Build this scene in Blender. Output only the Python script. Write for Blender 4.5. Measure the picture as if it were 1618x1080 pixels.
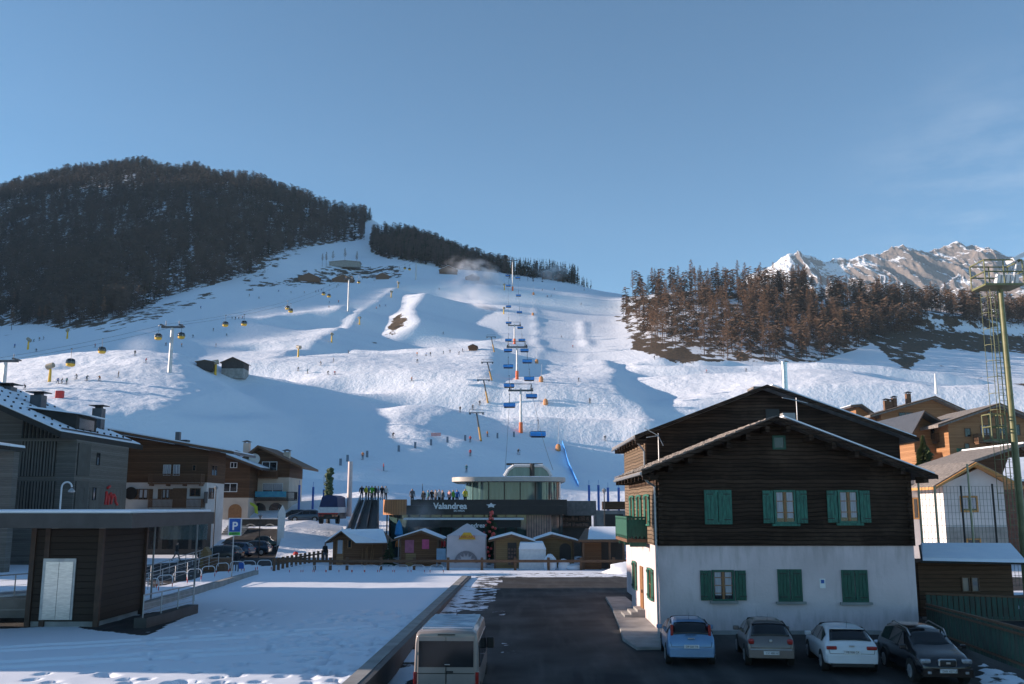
import bpy, math, random
import numpy as np
from mathutils import Vector, Matrix
random.seed(7); rng = np.random.default_rng(7)
sc = bpy.context.scene
for o in list(bpy.data.objects): bpy.data.objects.remove(o)
C = sc.collection
# ---------------------------------------------------------------- camera, sky, sun, exposure
CZ = 5.2; TH = math.atan(260/1500); cT, sT = math.cos(TH), math.sin(TH)
cam = bpy.data.cameras.new('camera'); co = bpy.data.objects.new('camera', cam); C.objects.link(co)
cam.sensor_width = 36; cam.lens = 36*1500/1618; cam.clip_start = 0.5; cam.clip_end = 20000
co.location = (0, 0, CZ); co.rotation_euler = (math.radians(90)+TH, 0, 0); sc.camera = co
SUN_EL = math.radians(14); SUN_A = math.radians(4)       # elevation; degrees ahead of due left
w = bpy.data.worlds.new('World'); sc.world = w; w.use_nodes = True
nt = w.node_tree; bg = nt.nodes['Background']; sky = nt.nodes.new('ShaderNodeTexSky')
sky.sky_type = 'NISHITA'; sky.sun_disc = False; sky.sun_elevation = SUN_EL
sky.sun_rotation = math.radians(-90)+SUN_A; sky.altitude = 3000; sky.air_density = 1.0; sky.dust_density = 0.2; sky.ozone_density = 2.4
tint = nt.nodes.new('ShaderNodeMix'); tint.data_type = 'RGBA'; tint.blend_type = 'MULTIPLY'; tint.inputs[0].default_value = 1; tint.inputs[7].default_value = (.82, 1.0, .96, 1)
nt.links.new(sky.outputs[0], tint.inputs[6]); 
def _wn(t): return nt.nodes.new(t)
tc_ = _wn('ShaderNodeTexCoord'); mpp = _wn('ShaderNodeMapping'); mpp.inputs['Scale'].default_value = (5, 5, 17); nt.links.new(tc_.outputs['Generated'], mpp.inputs[0])
cn = _wn('ShaderNodeTexNoise'); cn.inputs['Scale'].default_value = 2.2; cn.inputs['Detail'].default_value = 7; cn.inputs['Roughness'].default_value = .6; nt.links.new(mpp.outputs[0], cn.inputs['Vector'])
cr = _wn('ShaderNodeMapRange'); nt.links.new(cn.outputs[0], cr.inputs[0]); cr.inputs[1].default_value = .42; cr.inputs[2].default_value = .72
ds = _wn('ShaderNodeVectorMath'); ds.operation = 'DISTANCE'; nt.links.new(tc_.outputs['Generated'], ds.inputs[0]); ds.inputs[1].default_value = (.44, .85, .29)
dr = _wn('ShaderNodeMapRange'); dr.interpolation_type = 'SMOOTHSTEP'; nt.links.new(ds.outputs['Value'], dr.inputs[0]); dr.inputs[1].default_value = .16; dr.inputs[2].default_value = .0; dr.inputs[3].default_value = 0; dr.inputs[4].default_value = .28
cm_ = _wn('ShaderNodeMath'); cm_.operation = 'MULTIPLY'; nt.links.new(cr.outputs[0], cm_.inputs[0]); nt.links.new(dr.outputs[0], cm_.inputs[1])
cmx = _wn('ShaderNodeMix'); cmx.data_type = 'RGBA'; nt.links.new(cm_.outputs[0], cmx.inputs[0]); nt.links.new(tint.outputs[2], cmx.inputs[6]); cmx.inputs[7].default_value = (3.1, 3.6, 4.3, 1)   # a wisp of high cloud
nt.links.new(cmx.outputs[2], bg.inputs[0]); bg.inputs[1].default_value = 0.105
sd = Vector((-math.cos(SUN_EL)*math.cos(SUN_A), math.cos(SUN_EL)*math.sin(SUN_A), math.sin(SUN_EL)))
sl = bpy.data.lights.new('sun', 'SUN'); sl.energy = 5.0; sl.angle = math.radians(0.5); sl.color = (1, 0.80, 0.66)
so = bpy.data.objects.new('sun', sl); C.objects.link(so); so.rotation_euler = sd.to_track_quat('Z', 'Y').to_euler(); so.location = (-60, 0, 60)
sc.view_settings.view_transform = 'Standard'; sc.view_settings.look = 'None'; sc.view_settings.gamma = 1
sc.view_settings.exposure = 0.95
sc.cycles.max_bounces = 5; sc.cycles.diffuse_bounces = 3; sc.cycles.transparent_max_bounces = 8; sc.cycles.volume_bounces = 2
# ---------------------------------------------------------------- helpers
def at(px, py, Y):
    cx, cy = (px-809)/1500, (540-py)/1500
    t = Y/(cT-cy*sT); return Vector((cx*t, Y, CZ+(sT+cy*cT)*t))
def X(px, Y, py=800): return at(px, py, Y).x
def Z(py, Y): return at(809, py, Y).z
def proj(x, y, z):
    f = y*cT+(z-CZ)*sT; u = -y*sT+(z-CZ)*cT
    return 809+1500*x/f, 540-1500*u/f
def look(o, label, cat, group=None, kind=None):
    if label: o['label'] = label
    if cat: o['category'] = cat
    if group: o['group'] = group
    if kind: o['kind'] = kind
    return o
def thing(name, label, cat, loc=(0, 0, 0), rz=0, group=None):
    o = bpy.data.objects.new(name, None); o.empty_display_size = .3; C.objects.link(o)
    o.location = loc; o.rotation_euler = (0, 0, rz); return look(o, label, cat, group)
def wm(o): return Matrix.Translation(o.location) @ Matrix.Rotation(o.rotation_euler[2], 4, 'Z')
EACH = {'rafters': 'rafter', 'corner_post': 'corner_post', 'snow_stops': 'snow_stop', 'mullion': 'mullion', 'post': 'post', 'shelf': 'shelf', 'column': 'column', 'ceiling_lamp': 'ceiling_lamp', 'lift_door': 'lift_door', 'hinge': 'hinge', 'bracket': 'bracket', 'corner_board': 'corner_board', 'pale_pole': 'pale_pole', 'dark_pole': 'dark_pole', 'ballast_box': 'ballast_box', 'baubles': 'bauble', 'red_band': 'red_band', 'leg': 'leg', 'gable_slats': 'gable_slat'}
class MB:
    def __init__(s): s.v = []; s.f = []; s.m = []; s.k = 0; s.g = []
    def mi(s, k): s.k = k; return s
    def add(s, vs, fs):
        b = len(s.v); s.v += [tuple(p) for p in vs]; s.g.append((b, len(s.v), len(s.f), len(s.f)+len(fs)))
        for f in fs: s.f.append(tuple(b+i for i in f)); s.m.append(s.k)
        return s
    def box(s, x0, x1, y0, y1, z0, z1):
        if x0 > x1: x0, x1 = x1, x0
        if y0 > y1: y0, y1 = y1, y0
        if z0 > z1: z0, z1 = z1, z0
        return s.add([(x, y, z) for z in (z0, z1) for y in (y0, y1) for x in (x0, x1)],
                     [(0, 2, 3, 1), (4, 5, 7, 6), (0, 1, 5, 4), (2, 6, 7, 3), (0, 4, 6, 2), (1, 3, 7, 5)])
    def hexa(s, a, b):   # two quads of 4 points each (bottom ring a, top ring b)
        return s.add(list(a)+list(b), [(3, 2, 1, 0), (4, 5, 6, 7)]+[(i, (i+1) % 4, 4+(i+1) % 4, 4+i) for i in range(4)])
    def prism(s, pts, y0, y1, ax='y'):   # polygon (a,b) extruded; ax y: (x,z) poly, x: (y,z) poly, z: (x,y) poly
        n = len(pts)
        g = {'y': lambda p, q: (p[0], q, p[1]), 'x': lambda p, q: (q, p[0], p[1]), 'z': lambda p, q: (p[0], p[1], q)}[ax]
        return s.add([g(p, y0) for p in pts]+[g(p, y1) for p in pts],
                     [tuple(range(n)), tuple(range(2*n-1, n-1, -1))]+[(i, n+i, n+(i+1) % n, (i+1) % n) for i in range(n)])
    def tube(s, p, q, r, r2=None, n=6, cap=True):
        p, q = Vector(p), Vector(q); r2 = r if r2 is None else r2; d = (q-p)
        if d.length < 1e-6: return s
        d.normalize(); a = d.orthogonal().normalized(); b = d.cross(a)
        vs = []
        for c, rr in ((p, r), (q, r2)):
            for i in range(n):
                t = 2*math.pi*i/n; vs.append(c+a*math.cos(t)*rr+b*math.sin(t)*rr)
        fs = [(i, (i+1) % n, n+(i+1) % n, n+i) for i in range(n)]
        if cap: fs += [tuple(range(n-1, -1, -1)), tuple(range(n, 2*n))]
        return s.add(vs, fs)
    def path(s, pts, r, n=5):
        for a, b in zip(pts, pts[1:]): s.tube(a, b, r, r, n)
        return s
    def lathe(s, prof, c=(0, 0, 0), n=12, sx=1, sy=1):
        vs = [(c[0]+sx*r*math.cos(2*math.pi*i/n), c[1]+sy*r*math.sin(2*math.pi*i/n), c[2]+z) for r, z in prof for i in range(n)]
        m = len(prof); fs = [(j*n+i, j*n+(i+1) % n, (j+1)*n+(i+1) % n, (j+1)*n+i) for j in range(m-1) for i in range(n)]
        fs += [tuple(range(n-1, -1, -1)), tuple((m-1)*n+i for i in range(n))]
        return s.add(vs, fs)
    def blob(s, c, r, seed=0, amp=.2, n=10, m=6):
        rs = random.Random(seed); vs = []; fs = []
        for j in range(m+1):
            th = math.pi*j/m
            for i in range(n):
                k = 1+rs.uniform(-amp, amp); ph = 2*math.pi*i/n
                vs.append((c[0]+r[0]*k*math.sin(th)*math.cos(ph), c[1]+r[1]*k*math.sin(th)*math.sin(ph), c[2]+r[2]*k*math.cos(th)))
        for j in range(m):
            for i in range(n): fs.append((j*n+i, (j+1)*n+i, (j+1)*n+(i+1) % n, j*n+(i+1) % n))
        return s.add(vs, fs)
    def build(s, name, mats, parent=None, smooth=False, bevel=0, world=True, label=None):
        if name in EACH and len(s.g) > 1:
            o = None
            for (a, b_, c, d) in s.g[:100]:
                t = MB(); t.v = s.v[a:b_]; t.f = [tuple(i-a for i in f) for f in s.f[c:d]]; t.m = s.m[c:d]; o = t.build(EACH[name], mats, parent, smooth, bevel, world, label)
            return o
        me = bpy.data.meshes.new(name); me.from_pydata(s.v, [], s.f); me.validate()
        if not isinstance(mats, (list, tuple)): mats = [mats]
        for m in mats: me.materials.append(m)
        if len(mats) > 1 and len(me.polygons) == len(s.m): me.polygons.foreach_set('material_index', s.m)
        if smooth: me.polygons.foreach_set('use_smooth', [True]*len(me.polygons))
        me.update(); o = bpy.data.objects.new(name, me); C.objects.link(o)
        if smooth: me.set_sharp_from_angle(angle=math.radians(50))
        if parent:
            o.parent = parent
            if world and parent.type == 'EMPTY': o.matrix_parent_inverse = wm(parent).inverted()
        if bevel:
            b = o.modifiers.new('bevel', 'BEVEL'); b.width = bevel; b.segments = 2; b.limit_method = 'ANGLE'; b.angle_limit = .6
        if label: o['label'] = label
        return o
def dup(root, loc, rz=0, label=None, scale=None, group=None):
    r = root.copy(); C.objects.link(r); r.location = loc; r.rotation_euler = (0, 0, rz)
    if scale: r.scale = (scale,)*3 if not hasattr(scale, '__len__') else scale
    if label: r['label'] = label
    if group: r['group'] = group
    for ch in list(root.children):
        c = ch.copy(); C.objects.link(c); c.parent = r
        for g in list(ch.children):
            d = g.copy(); C.objects.link(d); d.parent = c
    return r
def textmesh(name, body, mat, loc, size, parent, rot=(math.pi/2, 0, 0), ext=.02, off=0.0, align='LEFT'):
    cu = bpy.data.curves.new(name, 'FONT'); cu.body = body; cu.size = size; cu.extrude = ext; cu.offset = off; cu.align_x = align
    t = bpy.data.objects.new(name+'_src', cu); C.objects.link(t); bpy.context.view_layer.update()
    dg = bpy.context.evaluated_depsgraph_get(); me = bpy.data.meshes.new_from_object(t.evaluated_get(dg))
    bpy.data.objects.remove(t); me.materials.clear(); me.materials.append(mat)
    me.transform(Matrix.Translation(loc) @ Matrix.Rotation(rot[2], 4, 'Z') @ Matrix.Rotation(rot[0], 4, 'X'))
    o = bpy.data.objects.new(name, me); C.objects.link(o); o.parent = parent
    if parent and parent.type == 'EMPTY': o.matrix_parent_inverse = wm(parent).inverted()
    return o
# ---------------------------------------------------------------- materials
def _mat(name):
    m = bpy.data.materials.new(name); m.use_nodes = True; n = m.node_tree.nodes; return m, n, m.node_tree.links, n['Principled BSDF']
def mixc(n, l, fac, a, b):
    x = n.new('ShaderNodeMix'); x.data_type = 'RGBA'
    if isinstance(fac, (int, float)): x.inputs[0].default_value = fac
    else: l.new(fac, x.inputs[0])
    for s_, v in ((6, a), (7, b)):
        if hasattr(v, 'links') or hasattr(v, 'is_linked'): l.new(v, x.inputs[s_])
        else: x.inputs[s_].default_value = (*v, 1)
    return x.outputs[2]
def ramp(n, l, src, lo, hi):
    r = n.new('ShaderNodeMapRange'); l.new(src, r.inputs[0]); r.inputs[1].default_value = lo; r.inputs[2].default_value = hi; return r.outputs[0]
def mat(name, c1, c2=None, scale=3, rough=.7, bump=0, metal=0, st=(1, 1, 1), bd=.02, alpha=None, spec=.5, bscale=None, coat=0):
    m, n, l, b = _mat(name); b.inputs['Roughness'].default_value = rough; b.inputs['Metallic'].default_value = metal
    b.inputs['Specular IOR Level'].default_value = spec
    if coat: b.inputs['Coat Weight'].default_value = coat; b.inputs['Coat Roughness'].default_value = .08
    if c2 is None: c2 = tuple(x*.8 for x in c1)
    tc = n.new('ShaderNodeTexCoord'); mp = n.new('ShaderNodeMapping'); mp.inputs['Scale'].default_value = st
    l.new(tc.outputs['Object'], mp.inputs[0]); no = n.new('ShaderNodeTexNoise'); no.inputs['Scale'].default_value = scale; no.inputs['Detail'].default_value = 5
    l.new(mp.outputs[0], no.inputs['Vector'])
    l.new(mixc(n, l, ramp(n, l, no.outputs[0], .35, .65), c1, c2), b.inputs['Base Color'])
    if bump:
        n2 = n.new('ShaderNodeTexNoise'); n2.inputs['Scale'].default_value = bscale or scale*3; n2.inputs['Detail'].default_value = 6
        l.new(mp.outputs[0], n2.inputs['Vector']); bu = n.new('ShaderNodeBump'); bu.inputs['Strength'].default_value = bump; bu.inputs['Distance'].default_value = bd
        l.new(n2.outputs[0], bu.inputs['Height']); l.new(bu.outputs[0], b.inputs['Normal'])
    if alpha is not None: b.inputs['Alpha'].default_value = alpha
    return m
def planks(name, c1, c2, width=.2, axis=2, rough=.8, gap=.12, dark=.25, irr=.03, weather=None):
    """boards stacked along one object axis, each of its own tone, dark joints, streaky grain, slow weathering"""
    m, n, l, b = _mat(name); b.inputs['Roughness'].default_value = rough; b.inputs['Specular IOR Level'].default_value = .25
    tc = n.new('ShaderNodeTexCoord'); sx = n.new('ShaderNodeSeparateXYZ'); l.new(tc.outputs['Object'], sx.inputs[0])
    dn = n.new('ShaderNodeTexNoise'); dn.inputs['Scale'].default_value = .7; dn.inputs['Detail'].default_value = 3; l.new(tc.outputs['Object'], dn.inputs['Vector'])
    dm = n.new('ShaderNodeMath'); dm.operation = 'MULTIPLY_ADD'; l.new(dn.outputs[0], dm.inputs[0]); dm.inputs[1].default_value = irr; l.new(sx.outputs[axis], dm.inputs[2])
    d = n.new('ShaderNodeMath'); d.operation = 'DIVIDE'; l.new(dm.outputs[0], d.inputs[0]); d.inputs[1].default_value = width
    fl = n.new('ShaderNodeMath'); fl.operation = 'FLOOR'; l.new(d.outputs[0], fl.inputs[0])
    fr = n.new('ShaderNodeMath'); fr.operation = 'FRACT'; l.new(d.outputs[0], fr.inputs[0])
    wn = n.new('ShaderNodeTexWhiteNoise'); wn.noise_dimensions = '1D'; l.new(fl.outputs[0], wn.inputs['W'])
    mp = n.new('ShaderNodeMapping'); st = [.8, .8, .8]; st[axis] = 14; mp.inputs['Scale'].default_value = st; l.new(tc.outputs['Object'], mp.inputs[0])
    no = n.new('ShaderNodeTexNoise'); no.inputs['Scale'].default_value = 1.6; no.inputs['Detail'].default_value = 6; l.new(mp.outputs[0], no.inputs['Vector'])
    ad = n.new('ShaderNodeMath'); ad.operation = 'MULTIPLY_ADD'; l.new(wn.outputs[0], ad.inputs[0]); ad.inputs[1].default_value = .45; l.new(no.outputs[0], ad.inputs[2])
    col = mixc(n, l, ramp(n, l, ad.outputs[0], .4, 1.05), c1, c2)
    if weather:
        w2 = n.new('ShaderNodeTexNoise'); w2.inputs['Scale'].default_value = .5; w2.inputs['Detail'].default_value = 6; w2.inputs['Roughness'].default_value = .65
        l.new(tc.outputs['Object'], w2.inputs['Vector']); col = mixc(n, l, ramp(n, l, w2.outputs[0], .5, .75), col, weather)
    pp = n.new('ShaderNodeMath'); pp.operation = 'PINGPONG'; l.new(fr.outputs[0], pp.inputs[0]); pp.inputs[1].default_value = .5
    g = ramp(n, l, pp.outputs[0], 0, gap)
    l.new(mixc(n, l, g, tuple(x*dark for x in c1), col), b.inputs['Base Color'])
    bu = n.new('ShaderNodeBump'); bu.inputs['Strength'].default_value = .7; bu.inputs['Distance'].default_value = .03; l.new(g, bu.inputs['Height'])
    b2 = n.new('ShaderNodeBump'); b2.inputs['Strength'].default_value = .4; b2.inputs['Distance'].default_value = .02; l.new(no.outputs[0], b2.inputs['Height']); l.new(bu.outputs[0], b2.inputs['Normal'])
    l.new(b2.outputs[0], b.inputs['Normal']); return m
SNOW1, SNOW2 = (.80, .84, .90), (.74, .79, .87)
M_snow = mat('snow', SNOW1, SNOW2, .6, .7, .5, bd=.06, bscale=2.2, spec=.2)
M_roofsnow = mat('roof_snow', SNOW1, SNOW2, 1.2, .75, .5, bd=.04, bscale=3, spec=.2)
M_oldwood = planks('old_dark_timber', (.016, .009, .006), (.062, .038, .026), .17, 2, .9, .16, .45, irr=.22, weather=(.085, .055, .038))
M_sidewood = planks('sunlit_tone_timber', (.09, .065, .045), (.21, .155, .11), .17, 2, .9, .16, .3, irr=.2, weather=(.12, .09, .065))  # paler copy of the old timber, sunlight on the side put into its colour
M_stucco = mat('white_stucco', (.68, .57, .585), (.52, .44, .45), .55, .9, .5, bd=.03, bscale=7)
M_stuccow = mat('bright_stucco', (.62, .60, .60), (.54, .52, .52), .9, .9, .3, bd=.02, bscale=9)
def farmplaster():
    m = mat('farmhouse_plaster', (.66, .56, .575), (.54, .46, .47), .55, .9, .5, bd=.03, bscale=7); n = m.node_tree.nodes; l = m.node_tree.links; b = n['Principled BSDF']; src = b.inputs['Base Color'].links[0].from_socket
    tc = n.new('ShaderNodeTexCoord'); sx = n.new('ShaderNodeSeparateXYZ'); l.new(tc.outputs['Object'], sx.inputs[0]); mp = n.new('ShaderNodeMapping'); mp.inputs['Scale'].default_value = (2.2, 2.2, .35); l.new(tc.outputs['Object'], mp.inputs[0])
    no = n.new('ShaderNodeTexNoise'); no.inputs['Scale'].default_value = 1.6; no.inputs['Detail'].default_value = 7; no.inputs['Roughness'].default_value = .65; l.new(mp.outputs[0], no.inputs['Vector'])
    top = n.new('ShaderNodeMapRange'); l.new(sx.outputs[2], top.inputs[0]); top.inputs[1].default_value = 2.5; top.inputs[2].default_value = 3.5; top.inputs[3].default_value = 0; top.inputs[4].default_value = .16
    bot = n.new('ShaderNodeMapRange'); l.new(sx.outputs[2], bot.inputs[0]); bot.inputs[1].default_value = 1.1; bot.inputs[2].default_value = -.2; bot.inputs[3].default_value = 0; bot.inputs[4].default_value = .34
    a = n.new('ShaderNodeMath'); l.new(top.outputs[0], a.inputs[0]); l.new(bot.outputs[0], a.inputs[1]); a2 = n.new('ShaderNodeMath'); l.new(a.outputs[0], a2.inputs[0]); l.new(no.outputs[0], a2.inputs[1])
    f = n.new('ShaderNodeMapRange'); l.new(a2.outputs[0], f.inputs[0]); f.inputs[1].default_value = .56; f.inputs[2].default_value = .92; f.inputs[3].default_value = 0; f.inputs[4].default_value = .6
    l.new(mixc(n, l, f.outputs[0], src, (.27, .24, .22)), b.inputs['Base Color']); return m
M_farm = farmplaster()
M_green = mat('green_paint', (.030, .175, .125), (.015, .085, .065), 5, .6, .3, st=(3, 3, .6))
M_dgreen = mat('dark_green_paint', (.015, .10, .065), (.01, .06, .042), 5, .6, .3, st=(3, 3, .6))
M_weatherg = mat('weathered_green_boards', (.035, .10, .075), (.05, .06, .05), 3, .8, .4, st=(3, 3, .5))
M_winwood = mat('varnished_wood', (.27, .13, .05), (.2, .09, .035), 6, .5)
M_glass = mat('dark_glass', (.012, .016, .02), (.02, .025, .03), 1, .06, spec=.7)
M_curtain = mat('curtain', (.5, .5, .54), (.32, .32, .36), 9, .9, st=(6, 6, .3))
M_black = mat('black_metal', (.015, .015, .016), None, 3, .5)
M_steel = mat('brushed_steel', (.55, .56, .57), (.42, .43, .45), 4, .28, metal=1, st=(1, 1, 6))
M_zinc = mat('zinc', (.42, .43, .44), (.33, .34, .36), 5, .45, metal=.7)
M_whitem = mat('white_metal', (.7, .72, .74), (.6, .62, .65), 5, .4)
M_concrete = mat('concrete', (.30, .30, .29), (.21, .21, .205), 1.3, .85, .3, bd=.02, bscale=9)
M_dconcrete = mat('dark_fascia', (.055, .052, .05), (.035, .033, .032), 1.3, .6, .2)
M_stone = mat('stone_slabs', (.26, .23, .21), (.13, .12, .11), 4, .9, .8, bd=.05, bscale=11)
M_timber = mat('brown_timber', (.16, .085, .045), (.10, .05, .028), 4, .7, .3, st=(1, 1, 5))
M_ybeam = mat('yellow_timber', (.50, .27, .09), (.40, .2, .06), 4, .6, .2)
M_red = mat('red', (.6, .03, .025), (.45, .02, .02), 3, .5)
M_blue = mat('blue', (.01, .10, .42), (.01, .08, .32), 3, .35)
M_orange = mat('orange_pad', (.75, .16, .05), (.6, .11, .03), 3, .7)
M_yellow = mat('yellow', (.70, .42, .03), (.58, .33, .02), 3, .55)
M_white = mat('white_plain', (.8, .8, .8), (.74, .74, .74), 3, .6)
M_rubber = mat('rubber', (.012, .012, .012), None, 3, .85)
# ---------------------------------------------------------------- noise (for height fields)
def vnoise(x, y, seed=0):
    r = np.random.default_rng(seed); T = r.random((256, 256))
    xi = np.floor(x).astype(int); yi = np.floor(y).astype(int); fx = x-xi; fy = y-yi
    fx = fx*fx*(3-2*fx); fy = fy*fy*(3-2*fy); a = lambda i, j: T[i & 255, j & 255]
    return (a(xi, yi)*(1-fx)+a(xi+1, yi)*fx)*(1-fy)+(a(xi, yi+1)*(1-fx)+a(xi+1, yi+1)*fx)*fy-.5
def fbm(x, y, oct=4, seed=0, rg=.5, lac=2.1):
    v = 0; a = 1
    for k in range(oct): v = v+a*vnoise(x, y, seed+k); x = x*lac+17; y = y*lac+5; a *= rg
    return v
def inpoly(px, py, poly):
    r = np.zeros(np.shape(px), bool); n = len(poly)
    for i in range(n):
        (x1, y1), (x2, y2) = poly[i], poly[(i+1) % n]
        if y1 == y2: continue
        c = ((y1 > py) != (y2 > py)) & (px < (x2-x1)*(py-y1)/(y2-y1)+x1); r ^= c
    return r
def smooth1(a, k, ax):
    if k < 1: return a
    w_ = np.hanning(2*k+3)[1:-1]; w_ /= w_.sum(); p = [(0, 0)]*a.ndim; p[ax] = (k, k); b = np.pad(a, p, mode='edge'); out = 0
    for i, ww in enumerate(w_):
        sl_ = [slice(None)]*a.ndim; sl_[ax] = slice(i, i+a.shape[ax]); out = out+ww*b[tuple(sl_)]
    return out
# ---------------------------------------------------------------- terrain: ski slope, wooded mountain, hill on the right
COLS = [
 (-1500, [(100, 893), (112, 868), (150, 820), (300, 760), (600, 700), (1400, 640)]),
 (-700, [(100, 893), (112, 868), (150, 800), (300, 720), (500, 640), (900, 520), (1400, 440)]),
 (-300, [(100, 893), (112, 868), (150, 765), (300, 660), (500, 570), (900, 440), (1400, 345)]),
 (0,   [(100, 893), (112, 868), (125, 770), (150, 720), (200, 640), (260, 597), (350, 560), (450, 535), (550, 515), (900, 405), (1350, 297)]),
 (110, [(100, 893), (112, 868), (125, 785), (150, 740), (200, 655), (260, 597), (350, 555), (450, 525), (550, 492), (900, 385), (1330, 272)]),
 (230, [(100, 893), (112, 868), (125, 800), (150, 770), (200, 690), (260, 592), (330, 558), (420, 518), (520, 482), (600, 462), (900, 365), (1300, 258)]),
 (320, [(100, 893), (112, 868), (130, 800), (150, 780), (200, 705), (260, 625), (300, 597), (340, 577), (430, 535), (520, 485), (600, 447), (900, 355), (1230, 268)]),
 (400, [(100, 893), (112, 868), (130, 800), (150, 785), (200, 718), (260, 640), (300, 603), (350, 580), (420, 545), (500, 500), (600, 457), (700, 412), (900, 350), (1160, 284)]),
 (480, [(100, 893), (112, 868), (130, 797), (150, 785), (200, 728), (260, 648), (300, 606), (380, 572), (470, 528), (560, 482), (650, 445), (750, 405), (900, 362), (1100, 312)]),
 (560, [(100, 893), (112, 868), (130, 796), (150, 785), (200, 735), (260, 652), (300, 608), (390, 570), (490, 520), (590, 472), (680, 442), (800, 408), (950, 368), (1060, 345)]),
 (600, [(100, 893), (112, 868), (130, 795), (150, 785), (200, 740), (260, 655), (300, 609), (400, 570), (500, 520), (600, 470), (680, 443), (720, 434), (830, 405), (1040, 344)]),
 (650, [(100, 893), (112, 868), (130, 795), (150, 785), (200, 745), (260, 657), (300, 610), (390, 575), (490, 525), (590, 472), (670, 441), (720, 430), (800, 408), (980, 374)]),
 (700, [(100, 893), (112, 868), (130, 795), (150, 785), (200, 748), (240, 692), (300, 611), (380, 578), (470, 535), (560, 490), (650, 450), (700, 435), (900, 391)]),
 (760, [(100, 893), (112, 868), (130, 794), (150, 785), (190, 755), (235, 697), (260, 672), (300, 613), (340, 594), (440, 550), (540, 500), (640, 455), (700, 440), (850, 415)]),
 (809, [(100, 893), (112, 868), (130, 794), (150, 785), (190, 752), (228, 693), (250, 682), (300, 616), (335, 597), (450, 543), (545, 500), (620, 460), (700, 441), (830, 425)]),
 (860, [(100, 893), (112, 868), (130, 794), (150, 785), (190, 754), (235, 694), (255, 684), (300, 622), (335, 602), (440, 558), (540, 506), (620, 468), (690, 446), (800, 436)]),
 (910, [(100, 893), (112, 868), (130, 796), (150, 787), (200, 757), (255, 695), (300, 630), (335, 607), (420, 575), (520, 520), (620, 474), (690, 450), (760, 443)]),
 (975, [(100, 893), (112, 868), (130, 798), (150, 790), (200, 765), (260, 700), (300, 642), (335, 615), (420, 572), (520, 515), (620, 478), (690, 459)]),
 (1050, [(100, 893), (112, 868), (130, 805), (150, 796), (200, 768), (300, 655), (360, 592), (430, 552), (520, 503), (600, 466), (650, 456)]),
 (1150, [(100, 893), (112, 868), (130, 810), (150, 798), (200, 765), (300, 645), (360, 598), (430, 557), (520, 505), (600, 462), (650, 453)]),
 (1300, [(100, 893), (112, 868), (130, 812), (150, 796), (200, 745), (260, 663), (330, 607), (430, 566), (520, 520), (600, 482), (660, 472)]),
 (1450, [(100, 893), (112, 868), (130, 810), (150, 790), (200, 725), (260, 650), (330, 613), (420, 583), (500, 540), (600, 500), (660, 488)]),
 (1618, [(100, 893), (112, 868), (130, 810), (150, 790), (200, 720), (260, 655), (330, 622), (420, 592), (500, 547), (600, 515), (660, 500)]),
 (2000, [(100, 893), (112, 868), (150, 790), (260, 670), (420, 600), (600, 525), (700, 505)]),
 (2600, [(100, 893), (112, 868), (150, 800), (260, 700), (420, 640), (600, 580), (800, 560)]),
]
YS = np.concatenate([100*(1500/100)**(np.arange(520)/519), 1500+np.arange(1, 14)*90.])
US = np.concatenate([np.arange(-760, -60, 22.), np.arange(-60, 1690, 4.), np.arange(1690, 2500, 22.)])
zz = np.zeros((len(YS), len(US)))
cu_, cz_ = [], []
for px, pts in COLS:
    d = np.array([p[0] for p in pts], float); py = np.array([p[1] for p in pts], float)
    pts3 = [at(px, b, a) for a, b in pts]; z_ = np.array([p.z for p in pts3]); u_ = np.array([809+1522*p.x/p.y for p in pts3])
    zi = np.interp(YS, d, z_); ui = np.interp(YS, d, u_)
    zi = np.where(YS > d[-1], z_[-1]-(YS-d[-1])*.22, zi)
    cu_.append(ui); cz_.append(zi)
cu_ = np.array(cu_); cz_ = np.array(cz_)
for j in range(len(YS)): zz[j] = np.interp(US, cu_[:, j], cz_[:, j])
crest_keep = zz.copy()
zz = smooth1(smooth1(zz, 7, 0), 9, 1)
UU, YY = np.meshgrid(US, YS); XX = (UU-809)/1522*YY
far = np.clip((YY-180)/500, 0, 1)
zz += fbm(XX/90, YY/90, 4, 3)*10*far*np.clip((YY-500)/500, .15, 1) + fbm(XX/22, YY/22, 3, 9)*.5*far
def hmake(arr):
    lY = np.log(YS)
    def h(x, y):
        x = np.asarray(x, float); y = np.clip(np.asarray(y, float), 100.001, YS[-1]-1); u = 809+1522*x/y
        j = np.clip(np.searchsorted(YS, y)-1, 0, len(YS)-2); i = np.clip(np.searchsorted(US, u)-1, 0, len(US)-2)
        fy = (y-YS[j])/(YS[j+1]-YS[j]); fx = np.clip((u-US[i])/(US[i+1]-US[i]), 0, 1)
        return (arr[j, i]*(1-fx)+arr[j, i+1]*fx)*(1-fy)+(arr[j+1, i]*(1-fx)+arr[j+1, i+1]*fx)*fy
    return h
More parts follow.
